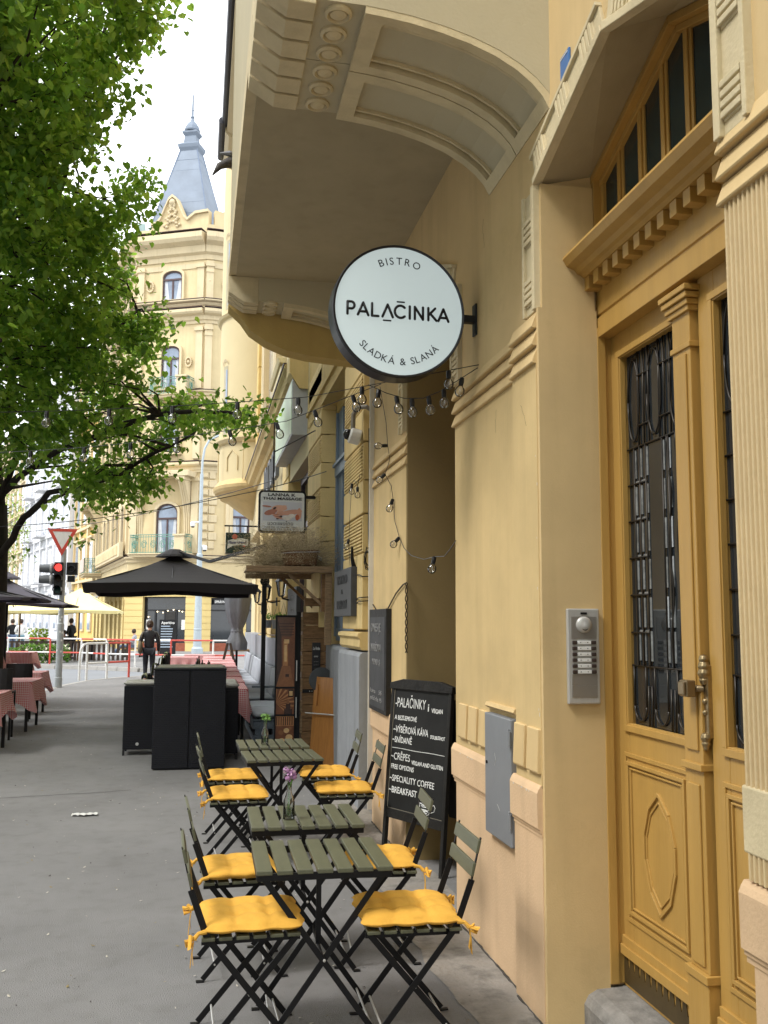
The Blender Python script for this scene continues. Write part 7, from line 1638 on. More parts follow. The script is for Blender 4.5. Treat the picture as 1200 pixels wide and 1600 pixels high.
CLUST = [(-2.3,15.13,7.59),(-1.91,13.23,4.34),(-2.55,10.42,5.99),(-2.64,9.34,6.79),(-1.54,13.46,4.11),(-1.86,12.63,5.15),(-1.19,13.8,4.7),(-2.91,9.75,7.73),(-1.47,15.38,5.57),(-1.05,11.96,6.89),(-1.69,10.66,7.85),(-2.25,9.5,7.02),(-1.25,10.01,8.71),(0.53,15.8,5.07),(-4.05,13.77,8.54),(-1.99,12.2,6.38),(-3.72,13.11,8.6),(-2.05,8.61,7.63),(-0.87,10.87,8.76),(-2.33,13.83,8.68),(-1.02,10.58,9.2),(-2.72,11.17,8.18),(-3,11.49,5.86),(-3.05,12.61,3.75),(-0.73,11.29,9.29),(-1.55,9.99,8.85),(-2.86,9.9,8.87),(-3.01,13.63,5.66),(-2.52,16.38,4.46),(-1.91,8.73,7.28),(-2.83,10.66,6.3),(-2.54,12.69,3.71),(-2.98,9.96,7.25),(-3.55,12.26,9.74),(-2.43,8.77,8.09),(-1.99,9.16,8.46),(-1.93,14.04,5.62),(-3.16,11.45,9.74),(-1.47,12.74,5.22),(-2.21,12.04,5.38),(-0.41,15.25,4.75),(-1.36,12.88,6.34),(-3.06,10.52,8.76),(-2.72,16.05,6.11),(-1.75,13.4,7.34),(-3.29,14.69,6.03),(-2.04,15.5,4.41),(-2.28,11.34,5.2),(-1.8,14.49,5.55),(-1.17,13.68,10.48),(-2.26,9.04,7.21),(-1.21,10.76,7.68),(-2.7,10.12,6.91),(-0.86,16.25,4.04),(-2.34,17.15,4.38),(-1.23,17.17,6.73),(-2.68,14.12,4.73),(-2.35,12.06,4.56),(-3.29,14.01,5.19),(-2.21,9.23,7.8),(-3.51,13.02,6.84),(-2.6,10.78,6.4),(-1.34,9.76,9),(-2.19,13.17,4.84),(-0.94,14.22,11.56),(-3.05,13.33,4.05),(-2.31,12.97,6.64),(-1.85,12.67,5.88),(-3.37,12.88,4.12),(0.27,16.98,5.21),(-1.58,10.65,9.65),(-1.87,16.56,5.95),(-3.17,10.79,5.95),(-1.85,15.35,4.9),(-2.13,10.34,6.89),(-2.31,10.67,8.78),(-1.07,9.54,8.94),(-1.47,10.96,7.14),(-1.74,12.83,5.61),(-2.9,10.62,6.69),(-2.9,11.54,8.63),(-0.96,17.26,6.94),(-3.33,11.33,5.45),(-1.62,13.67,4.48),(-3.04,13.7,5.37),(-2.57,14.45,8.48),(-1.51,12.92,5.54),(-2.11,12.72,5.6),(-3.49,12.8,6.47),(-3.32,12.38,6.83),(-4.45,15.39,5.56),(-2.44,9.09,7.39),(-2.92,11.19,8.93),(-2.03,14.12,5.33),(-2.2,12.41,7.6),(-1.84,11.57,5.88),(-3.07,12.39,7.28),(-2.47,11.71,9.94),(-3.06,11.76,4.8),(-0.81,12.06,10.57),(-2.3,10.55,8.99),(-3.45,11.55,8.21),(-2.23,11.83,5.5),(-1.84,14.35,8.94),(-2.29,10.21,6.67),(-3.62,11.6,8.33),(-1.71,13.93,3.52),(-3.02,10.87,5.55),(-2.06,14.22,9.87),(-2.73,13.24,5.98),(-3.42,11.89,4.6),(-0.95,11.57,10.33),(-4.44,16.54,4.41),(-4.19,15.9,5.24),(-2.51,11.48,5.02),(-2.23,8.78,8.01),(-3.6,13.47,7.83),(-2.15,13.5,9.64),(-2.23,12.54,5.06),(-2.4,10.01,8.5),(-2.01,10.41,7.71),(-2.37,9.4,7.2),(-3.69,12.52,8.78),(-2.8,8.88,8.09),(-1.25,9.36,8.47),(-1.87,12.74,4.51),(-2.42,16.16,6.03),(-2.2,11.23,6.11),(-1.83,17.3,5.63),(-2.74,12.9,6.9),(-1.57,11.01,9.56),(-4.24,14.51,6.1),(-2,10.73,7.04),(-3.2,10.66,8.53),(-1.51,13.27,4.93),(-1.39,14.15,11.3),(-2.51,10.72,8.21),(-1.25,17.67,5.31),(-1.77,10.59,6.78),(-3,12.74,9.94),(-3.36,16.49,4.64),(-1.95,9.06,7.88),(-3.93,13.66,7.75),(-1.67,16.1,7.61),(-1.24,11.17,8.63),(-1.5,18.11,4.38),(-4.08,15.47,4.64),(-2.56,16.57,4.8),(-2.91,11.18,7.68),(-3.51,13.75,5.35),(-3.82,12.96,4.47),(-3.82,14.1,5.37),(-2.8,8.99,7.26),(-1.48,12.15,6.73),(-2.42,11.9,7.48),(-2.5,8.33,7.51),(-3.79,13.75,8.39),(-0.06,15.38,4.98),(-1.32,16.03,4.12),(-2.71,12.89,9.1),(-2.46,8.96,7.86),(-3.45,13.78,8.36),(-1.15,10.03,8.86),(-2.4,13.22,8.82),(-1.3,14.68,5.88),(-3.45,11.25,7.6),(-2.91,14.15,8.24),(-2.83,11.59,7.84),(-1.41,11.37,7.73),(-1.58,13.82,7.12),(-1.12,10.14,8.71),(-2.74,11.03,5.63),(-1.8,11.55,7.39),(-3,15.12,6.44),(-1.18,12.63,6),(-2.73,10.6,6.75),(-3.14,12.65,6.85),(-1.96,11.45,6.6),(-1.5,16.77,6.89),(-2.15,13.53,6.9),(-4.37,15.59,5.97),(-1.58,10.1,8.74),(-1.46,12.21,6.45),(-2.76,12.27,4.94),(-1.6,14.14,3.69),(-2.4,11.96,5.01),(-2.11,11.45,5.93),(-2.56,12.44,7.34),(-2.85,13.97,7.64),(-3.34,11.36,7.78),(-1.17,13.74,5.87),(-1.44,10.86,8.31),(-3.08,12.9,4.17),(-2.16,10.05,7.46),(-1.38,12.26,9.26),(-2.92,12.2,5),(-1.54,12.84,11.67),(-3.03,10.02,8.76),(-2.1,10.5,6.26),(-1.6,12.18,6.89),(-1.37,14.01,5.28),(-1.92,12.72,4.9),(-3.1,14.16,7.28),(-2.05,8.94,7.24),(-2.25,8.7,7.36),(-2.8,9,7.72),(-1.43,13.65,11.83),(-0.81,14.61,3.73),(-1.72,12.83,5.03),(-2.83,10.88,6.57),(-3.12,10.12,6.48),(-4.04,14.72,7.32),(-1.6,9.11,8.21),(-0.94,13.66,5.69),(-2.38,9.93,6.66),(-2.37,9.86,6.83),(-2.1,14.3,8.79),(-1.67,12.16,5.91),(-2.08,10.89,9.48),(-1.97,15.83,6.03),(-1.43,12.98,6.03),(-2.31,10.44,7.06),(-2.53,9.34,7.2),(-3.93,12.83,8.5),(-2.35,16.2,4.95),(-1.45,9.69,7.9),(-2.04,14.57,6.11),(-2.96,11.04,8.47),(-2.6,10.9,7.78),(-4.03,13.76,5.15),(-0.94,10.35,9.29),(-3.52,13.69,5.05),(-2.48,11.07,5.42),(-1.02,14.35,10.71),(-2.97,14.13,4.5),(-1.08,14.07,12.51),(-4.06,16.03,4.29),(-2.69,12.24,7.86),(-1.94,12.71,8.63),(-2.53,11.8,5.41),(-2.3,12.75,3.89),(-1.47,14.7,3.86),(-1.41,15.75,7.28),(-1.09,10.08,9.09),(-2.16,12.96,3.84),(-2.79,11.39,10.33),(-0.77,13.64,5.89),(-3.58,14.34,6.6),(-0.85,15.33,4.22),(-3.08,16.02,4.93),(-4.36,15.08,6.81),(-3.23,14.55,7.77),(-2.92,13.41,6.2),(-2.34,12.53,4.93),(-3.18,11.79,7.57),(-2.28,9.51,7.69),(-2.57,11.44,8.27),(-3.29,11.61,4.96),(-0.39,16.47,5.26),(-3.4,15.11,5.93),(-2.37,13.9,5.88),(-2.79,10.64,8.94),(-3.56,14.63,4.29),(-1.66,13.5,10.81),(-2.9,12.94,9.51),(-2.73,11.45,6.13),(-2.68,9.79,9.02),(-1.02,11.51,10.68),(-3.53,15.5,4.62),(-3.9,12.95,8.32),(-1.42,16.03,5.23),(-1.7,14.26,6.21),(-2.5,14,5.37),(-3.05,10.64,6.36),(-3.43,11.82,7.66),(-0.33,14.58,4.95),(-3.45,10.88,8.77),(-2.17,12.04,7.88),(-3,14.89,4.18),(-1.24,11.28,8.38),(-2.52,9.7,6.57),(-1.63,9.26,8.76),(-1.76,10.02,7.16),(-4.61,15.63,5.92),(-2.35,15.38,6.14),(-1.59,11.91,6.29),(-4.02,15.55,5.85),(-2.07,11.53,6.3),(-1.87,12.95,11.43),(-2.12,13.15,4.22),(-0.59,14.96,4.36),(-2.68,12.31,4.23),(-3.9,14.33,4.35),(-3.29,15.4,5.19),(-1.46,9.68,8.79),(-1.71,8.73,7.76),(-3.03,12.6,8.76),(-1.16,13.98,4.34),(-2.47,14.5,4.93),(-0.97,11.05,8.71),(-3.02,11.64,9.46),(-1.97,10.07,8.03),(-1.01,15.77,6.12),(-2.58,10.12,8.85),(-1.84,10.81,6.62),(-1.49,12.94,9.18),(-2.12,13.8,10.43),(-3.38,11.72,7.19),(-1.54,14.82,6.57),(-3.71,12.13,7.71),(-3.92,13.36,6.48),(-2.26,8.36,7.57),(-1.59,10.29,7.38),(-1.95,15.15,7.38),(-2.37,12.29,9.88),(-3.38,12.77,4.66),(-3.36,13.63,6.12),(-1.25,18.09,4.07),(-1.72,10.61,9.76),(-3.02,9.94,6.78),(-2.71,9.24,7.13),(-1.75,12.58,8.73),(-2.62,9.21,7.74),(-2.94,11.46,6.02),(-3.32,14.18,7.33),(-2.73,13.68,5.39),(-2.94,11.88,10),(-2.34,13.5,6.15),(-1.55,9.26,8.5),(-3.46,11.52,5.79),(-2.44,13.5,6.58),(-3.1,10.18,8.67),(-3.1,11.29,5.89),(-2.22,12.5,4.36),(-1.85,11.13,6.19),(-3.36,12.78,8.95),(-4.05,13.56,7.93),(-2.08,15.46,6.43),(-3.97,13.7,4.62),(-2.73,15.92,5.39),(-1.74,9.57,8.74),(-1.89,18.03,3.97),(-2.37,12.25,4.18),(-3.51,13.82,7.58),(-1.59,12.14,8.95),(-2.63,12.58,6.53),(-1.75,11.77,8.55),(-1.85,13.83,7.05),(-1.99,8.99,8.53),(-2.87,11.65,7.61),(-1.64,9.23,7.86),(-1.84,13.95,9.07),(-2.94,10.94,7.71),(-1.95,14.06,6.9),(-2.7,8.36,7.53),(-2.15,12.34,8.32),(-2.86,13.19,6.54),(-3.03,12.15,9.13),(-2.23,10.98,8.27),(-1.26,12.39,6.45),(-0.99,14.31,5.2),(-3.38,12.45,4.82),(-2.88,15.56,5.42),(-2.09,10.81,9.06),(-2.66,9.79,6.93),(-1.02,12.51,9.84),(-1.35,13.84,11.47),(-2.68,8.88,7.35),(-2.5,15.13,7.77),(-2.97,14.86,7.47),(-2.51,14.63,7.97),(-2.37,11.02,6.77),(-2.78,12.24,10.58),(-2.19,15.26,6.81),(-3.41,12.21,5.49),(-2.87,12.66,8.82),(-2.39,11.23,8.81),(-2.24,13.84,8.47),(-1.78,17.37,4.24),(-3.58,16.16,4.23),(-2.42,14.88,8.3),(-3.29,12.9,6.68),(-4.17,13.58,7.64),(-2.77,12.88,4.55),(-3.29,14.78,7.27),(-3.76,11.86,9.96),(-3.02,12.29,8.94),(-2.46,11.78,10.51),(-3.59,12.57,4),(-2.77,16.4,4.52),(-1.36,12.12,10.4),(-2.09,10.81,6.81),(-3.03,13.3,3.84),(-1.45,14.44,5.94),(-1.61,15.76,3.91),(-2.75,13.72,5.82),(-2.14,8.44,7.93),(-2.3,10.53,6.22),(-4,14.17,3.91),(-1.25,14.32,3.41),(-1.65,14.03,6.81),(-1.99,12.67,10.95),(-0.72,10.38,9.5),(-2.88,14.75,7.07),(-2.09,12.22,7.81),(-1.67,11.3,6.33),(-4.5,15.76,5.32),(-2.72,12.3,9.43),(-1.09,17.07,6.39),(-2.97,10.74,6.17),(-3.18,10.92,8.05),(-2.8,11.94,4.47),(-3.47,12.19,4.48),(-0.72,16.22,4.69),(-2.35,8.21,7.83),(-2.54,14.77,6.58),(-3.86,14.72,6.6),(-4.03,13.11,7.89),(-1.03,10.97,9.14),(-2.23,8.71,7.6),(-3.07,10.91,6.09),(-3.56,14.26,7.36),(-1.77,10.27,6.91),(-2.46,15.73,5.5),(-3.48,14.29,4.98),(-2.07,9.62,7.4),(-1.33,15.81,4.81),(-1.06,14.68,3.7),(-3.18,12.55,4.72),(-1.79,13.94,9.95),(-3.83,9.41,10.76),(-5.89,10.07,7.73),(-9.22,14.07,8.18),(-2.96,9.64,4.86),(-5.16,10.3,8.69),(-3.76,13.96,7.83),(-9.28,19.48,5.65),(-7.18,14.09,9.78),(-10,15.37,6.65),(-4.06,13.87,6.07),(-5.78,9.03,9.94),(-5.49,17.03,9.47),(-5.41,13.06,11.04),(-6.83,14.69,7.86),(-6.23,16.84,10.7),(-5.86,19.92,5.27),(-6.87,18.19,7.81),(-9.04,16.83,11.08),(-4.85,17.83,7.72),(-7.83,11.36,6.95),(-4.29,13.43,6.16),(-5.36,17.15,11.27),(-5.31,9.55,8.07),(-5.71,19.21,9.14),(-7.17,19.3,5.53),(-2.33,10.07,10.25),(-6.88,14.18,9.62),(-2.51,10.02,4.8),(-7.24,10.59,9.36),(-8.14,18.56,4.97),(-7.55,15.63,7.66),(-6.88,11.05,5.26),(-4.83,17.72,7.41),(-7.11,9.2,9.24),(-5.7,10.34,6.98),(-6.17,16.7,9.15),(-7.29,10.96,10.16),(-6.72,15.43,8.8),(-8.68,10.48,8.79),(-6.19,16.27,10.31),(-9.41,10.4,8.65),(-2.22,10.62,11.44),(-10.58,16.44,7.28),(-5.91,13.02,6.64),(-6.83,16.39,8.69),(-9.72,17.62,6.88),(-4.97,16.7,6.61),(-7.87,14.56,8.24),(-3.23,9.99,9.41),(-9.67,11.67,9.69),(-2.03,9.46,9.93),(-6.87,13.59,11.28),(-7.9,14.81,11.37),(-6.56,16.32,9.18),(-5.35,17.72,6.62),(-7.5,12.99,9.15),(-0.27,11.31,10.72),(-6,10.83,4.51),(-4.73,13.12,10.71),(-3.65,11.26,7.62),(-10.79,13.99,9.25),(-7.57,19.81,8.55),(-8.51,17.2,6.43),(-6.47,20.89,6.95),(-4.79,11.56,5.83),(-4.31,16.62,8.79),(-9.39,10.58,6.57),(-4.94,17.73,5.53),(-9.1,19.69,6.7),(-3.39,11.2,5.22),(-7.23,9.68,9.59),(-5.12,17.42,11.27),(-6.69,17.09,7.53),(-8.53,11.74,5.18),(-6.91,14.59,7.59),(-4.25,12.24,10.26),(-5.08,18.59,10.05),(-6.48,8.82,9.36),(-4.8,17.6,7.87),(-5.98,19.3,5.13),(-6.37,11.52,4.85),(-2.82,12.56,11.39),(-4.81,16.61,5.38),(-7.19,15.33,9),(-8.37,10.6,10.29),(-6.82,15.1,10.57),(-7.35,9.87,7.92),(-4.36,12.44,6.92),(-1.3,10.19,9.8),(-6.53,13.69,9.24),(-6.83,14.17,7.73),(-5.57,9.14,7.7),(-6.83,15.7,10.02),(-8.22,13.45,5.52),(-6.92,15.51,5.34),(-3.23,10.87,10.57),(-7.3,14.2,6.43),(-3,11.15,9.02),(-6.36,13.61,5.9),(-10.01,17.44,11.1),(-7.44,13.41,4.83)]
t = thing('linden_tree', 'leafy linden tree reaching from the left over the pavement', 'tree', (0, 0, 0)); t.location = (-3.4, 17, 0); T0 = Vector((-3.4, 17, 0))
b = B(); P = [(0, 0, -.02), (.0, 0, .3), (.01, .02, 1.2), (.03, 0, 2.2), (.0, .02, 2.9), (-.03, 0, 3.6)]; b.tube(P, [.36, .27, .25, .24, .25, .24], 14); tk = b.build('trunk', bark, t, smooth=True)
b = B(); b.tube([(-.03, 0, 3.5), (-.12, 0, 4.6), (-.25, .1, 6.2), (-.4, .1, 8.4), (-.5, 0, 11.5)], [.22, .17, .14, .1, .04], 10); b.build('limb', bark, t, smooth=True)
limbs = [[(-.1, 0, 4.3), (-.3, 0, 6), (-.45, 0, 8.5), (-.5, 0, 11.2)]]
rg = random.Random(21)
LT_ = [((.15, -.1, 2.7), (.55, -.4, 3.35), (1.0, -.9, 3.7), (1.7, -1.5, 3.78), (2.6, -2.3, 4.1), (3.3, -3.0, 4.4)), ((.0, 0, 3.5), (.5, -.6, 4.6), (1.3, -1.5, 5.6), (2.4, -2.6, 6.3)), ((0, 0, 3.9), (.2, -1.6, 5.0), (.4, -3.6, 6.0), (.7, -5.6, 6.5), (1.0, -7.2, 6.6)),
       ((-.1, 0, 4.6), (.6, -1.2, 6.3), (1.2, -2.6, 7.9), (1.7, -4.0, 8.8)), ((-.2, 0, 5.2), (-.9, -1.8, 6.6), (-1.0, -3.8, 7.3), (-.6, -6.0, 7.4)), ((-.2, 0, 5.0), (-1.8, .6, 6.5), (-3.4, 1.0, 7.8)), ((-.2, .1, 5.6), (.4, 1.6, 7.2), (.8, 3.0, 8.4)),
       ((.0, 0, 3.3), (-.3, -1.5, 4.1), (-.1, -3.4, 4.6), (.6, -5.2, 4.7), (1.3, -6.6, 4.6)), ((0, 0, 3.7), (.9, -.9, 4.3), (2.2, -2.0, 4.7), (3.4, -3.0, 4.75), (4.1, -3.4, 4.6)), ((-.2, 0, 4.8), (-2, -2, 5.5), (-3.6, -3.6, 6)), ((-.3, 0, 6), (.8, -2, 8), (.9, -4.5, 9), (.8, -6.5, 9))]
for L1 in LT_:
    n_ = len(L1); b = B(); pts = []
    for i in range(n_-1):
        for k in range(4): q = Vector(L1[i]).lerp(Vector(L1[i+1]), k/4); pts.append(tuple(q+Vector((rg.uniform(-.03, .03), rg.uniform(-.03, .03), rg.uniform(-.03, .03)))))
    pts.append(L1[-1]); r0_ = .052; b.tube(pts, [r0_*(1-i/len(pts))**.8+.012 for i in range(len(pts))], 8); b.build('limb', bark, t, smooth=True); limbs.append([Vector(p) for p in pts])
nodes = [Vector(p) for l in limbs for p in l]
b = B(); tips = []
for c in CLUST:
    c = Vector(c)-T0; nd = min(nodes, key=lambda q: (q-c).length); l = (c-nd).length
    mid = nd.lerp(c, .5)+Vector((rg.gauss(0, .08), rg.gauss(0, .08), .10*l)); b.tube([tuple(nd), tuple(mid), tuple(c)], [.02+.006*l, .014, .006], 5, caps=False)
    for k in range(3): e = c+Vector((rg.gauss(0, .2), rg.gauss(0, .2), rg.gauss(0, .14))); b.tube([tuple(c.lerp(mid, .3)), tuple(e)], [.007, .003], 4, caps=False); tips.append(e)
o = b.build('twigs', bark, t); o['kind'] = 'stuff'
b = B(); big = []
for ci, c in enumerate(CLUST):
    c = Vector(c)-T0; d_ = (c+T0-Vector((0, 0, 1.68))).length; young = .55 if rg.random() < .35 else .2
    nl = 125 if rg.random() > .15 else 55
    w = c+T0; thin = (-2.6 < w.x < .2 and 2.9 < w.z < 4.6)
    for k in range(int(nl*(.85 if thin else 1.0))):
        p = c+Vector((rg.gauss(0, .19), rg.gauss(0, .19), rg.gauss(0, .14))); q = p+T0; s_in = -.19 < q.x/q.y < .6 and q.z < q.y*.72+1.7; big.append((q.length, tuple(p))) if (k % 9 == 0 and s_in) else leaf_card(b, p, rg.uniform(.05, .118), rg, 2 if rg.random() < young else (1 if rg.random() < .35 else 0))
for (x, y, z, s, n) in [(-2.24, 16, 3.38, .12, 16), (-1.62, 15.2, 3.2, .10, 9), (-1.85, 15, 2.85, .09, 9), (-1.65, 14.5, 2.86, .07, 7), (-1.5, 14.4, 3.0, .06, 5), (-2.75, 16.4, 2.78, .09, 7), (.72, 12.9, 4.45, .16, 60), (.45, 12.8, 4.4, .2, 90), (.1, 12.8, 4.38, .22, 100), (.62, 12.9, 4.3, .12, 30), (-.95, 14, 8.2, .13, 110), (-1.1, 14, 8.02, .16, 130), (-1.1, 14, 7.75, .2, 150), (-1.3, 14.2, 7.5, .22, 170), (-1.6, 14.2, 7.5, .25, 150)]:
    for k in range(n): leaf_card(b, Vector((x, y, z))-T0+Vector((rg.gauss(0, s), rg.gauss(0, s), rg.gauss(0, s*.8))), rg.uniform(.055, .09), rg, rg.choice([0, 0, 1, 2]))
o = b.build('crown', [leafA, leafB, leafC], t, recalc=False); o['kind'] = 'stuff'
big.sort(); lm = []
for j in range(6):
    q = B(); leaf_card(q, Vector((0, 0, 0)), rg.uniform(.085, .115), rg, 0); lo = q.build('leaf', [leafA, leafB, leafC][j % 3], t, recalc=False); lo.location = big[j][1]; lm.append(lo)
t2 = dup(t); t2.location = (-5.0, -8, 0); t2.rotation_euler.z = R(180); tag(t2, 'neighbouring linden of the same row standing outside the frame, added to block sky light', 'tree')  # unseen copy behind the camera, added to cover the open sky there
for j, (dd, p) in enumerate(big[6:286]):
    lo = lm[j % 6].copy(); COL.objects.link(lo); lo.location = p; lo.rotation_euler = (rg.uniform(-.4, .4), rg.uniform(-.4, .4), rg.uniform(0, 6.28))
b = B()
for dd, p in big[286:]: leaf_card(b, Vector(p), rg.uniform(.06, .11), rg, rg.choice([0, 0, 1, 2]))
o = b.build('outer_leaves', [leafA, leafB, leafC], t, recalc=False); o['kind'] = 'stuff'
def small_tree(label, x, y, h, r, n, size, ms, seed, grp=None):
    rg = random.Random(seed); t = thing('street_tree', label, 'tree', (x, y, 0), 0, grp)
    b = B(); b.tube([(0, 0, 0), (.05, 0, h*.4), (0, .1, h*.8)], [.2, .14, .05], 8); b.build('trunk', bark, t)
    b = B()
    for k in range(22): a = rg.uniform(0, 6.28); z = rg.uniform(.35, .75)*h; q = (r*rg.uniform(.5, 1)*math.cos(a), r*rg.uniform(.5, 1)*math.sin(a), min(h, z+rg.uniform(.5, 2.2))); b.tube([(0, 0, z), (q[0]*.5, q[1]*.5, (z+q[2])/2+.2), q], [.05, .03, .01], 4, caps=False)
    o = b.build('branches', bark, t); o['kind'] = 'stuff'
    b = B()
    for k in range(n):
        a = rg.uniform(0, 6.28); u = rg.uniform(-1, 1); q = r*rg.random()**.4; c = Vector((q*math.cos(a)*math.sqrt(1-u*u*.5), q*math.sin(a)*math.sqrt(1-u*u*.5), h*.68+h*.36*u*rg.random()**.5)); leaf_card(b, c, rg.uniform(.7, 1.3)*size, rg, 0 if rg.random() < .6 else 1)
    o = b.build('crown', ms, t, recalc=False); o['kind'] = 'stuff'
pale = leafmat('pale_young_leaf', (.20, .24, .10), (.35, .42, .15))
small_tree('slender pale tree just coming into leaf down the side street', -13.5, 66, 11, 2.6, 2600, .13, [pale, leafC], 3, 'young trees down the side street')
small_tree('second slender pale tree farther down the side street', -20, 92, 11, 3, 2600, .15, [pale, leafC], 5, 'young trees down the side street')
# ================================================================== cafe terrace across the street
parasol('parasol', 'pale yellow parasol over the terrace tables, nearer to the corner', -4.9, 42.6, 3.4, 3.4, 2.08, 3.05, parasol_y, [(-4.9, 42.6, 0), (-4.9, 42.6, 2.9)], 'pale yellow terrace parasols', valance=.12, cap=False, polem=plank)
parasol('parasol', 'pale yellow parasol over the terrace tables, farther left', -7.6, 44.5, 3.6, 3.6, 2.05, 2.95, parasol_y, [(-7.6, 44.5, 0), (-7.6, 44.5, 2.9)], 'pale yellow terrace parasols', valance=.12, cap=False, polem=plank)
t = wthing('terrace_fence', 'low dark slatted fence round the terrace behind the long railing', 'fence', (-5.5, 41.5, 0))
for i in range(26): b = B(); x = -7.6+i*.19; b.box(x, x+.11, 41.5, 41.54, .05, .85); b.build('slat', mat('dark_brown_slat', (.045, .03, .022), .7), t)
b = B(); b.box(-7.65, -2.7, 41.54, 41.58, .78, .84); b.build('rail', MT['dark_brown_slat'], t)
for i, (x, y) in enumerate(((-4.4, 43.2), (-5.9, 43.6), (-7.2, 43.4))):
    t = thing('terrace_table', ['right', 'middle', 'left'][i]+' dark terrace table behind the low fence', 'table', (x, y, 0), 0, 'dark tables on the cafe terrace'); b = B(); b.box(-.6, .6, -.4, .4, .72, .76); b.build('tabletop', mat('grey_top', (.25, .24, .22), .5), t); b = B(); b.box(-.05, .05, -.05, .05, 0, .72); b.build('leg', black, t)
rg = random.Random(31)
def bush(label, x, y, w, d, h, n, m, fl=None, grp='planted shrubs by the far kerb'):
    b = B()
    for k in range(n):
        c = Vector((rg.uniform(-w, w), rg.uniform(-d, d), h*rg.random()**.7)); leaf_card(b, c, rg.uniform(.06, .12), rg, 0 if (fl is None or rg.random() < .86) else 1)
    t = thing('shrub', label, 'shrub', (x, y, 0), 0, grp); o = b.build('foliage', [m, fl or m], t, recalc=False); o['kind'] = 'stuff'
    b = B()
    for k in range(7): b.tube([(rg.uniform(-w, w)*.5, rg.uniform(-d, d)*.5, 0), (rg.uniform(-w, w), rg.uniform(-d, d), h*.7)], .02, 4)
    b.build('stems', bark, t)
petw = mat('pale_blossom', (.6, .55, .45), .9); pety = mat('yellow_blossom', (.70, .60, .08), .9)
bush('low grey-green shrub with pale flowers, left of the signal pole', -5.9, 40.6, .9, .4, .75, 900, leafB, petw); bush('low grey-green shrub nearest the left photo edge', -7.9, 41.3, .9, .4, .6, 800, leafB, petw)
bush('rounded yellow flowering bush on the terrace', -6.55, 42.9, .35, .3, 1.35, 500, leafC, pety)
# sandwich board before the cafe door
t = thing('cafe_board', 'dark cafe sandwich board with pale writing beside the dark shop entrance', 'chalkboard', (-1.45, 50.3, 0))
b = B(); b.prism([(-.42, 0, 0), (.42, 0, 0), (.42, .22, 1.75), (-.42, .22, 1.75)], (0, .04, 0)); b.build('board', blackm, t)
for k in range(9):
    z = .35+.13*k; b = B(); y = z/1.75*.22-.008; b.box(-.34, rg.uniform(.1, .34), y, y+.004, z, z+.05); b.build('chalk_line', mat('blue_chalk', (.35, .42, .5), .9), t)
text('Aperitivo', .2, (-.33, .19, 1.53), (1, 0, 0), (0, .12, 1), whitep, t, width=.66, bold=.003, world=False)
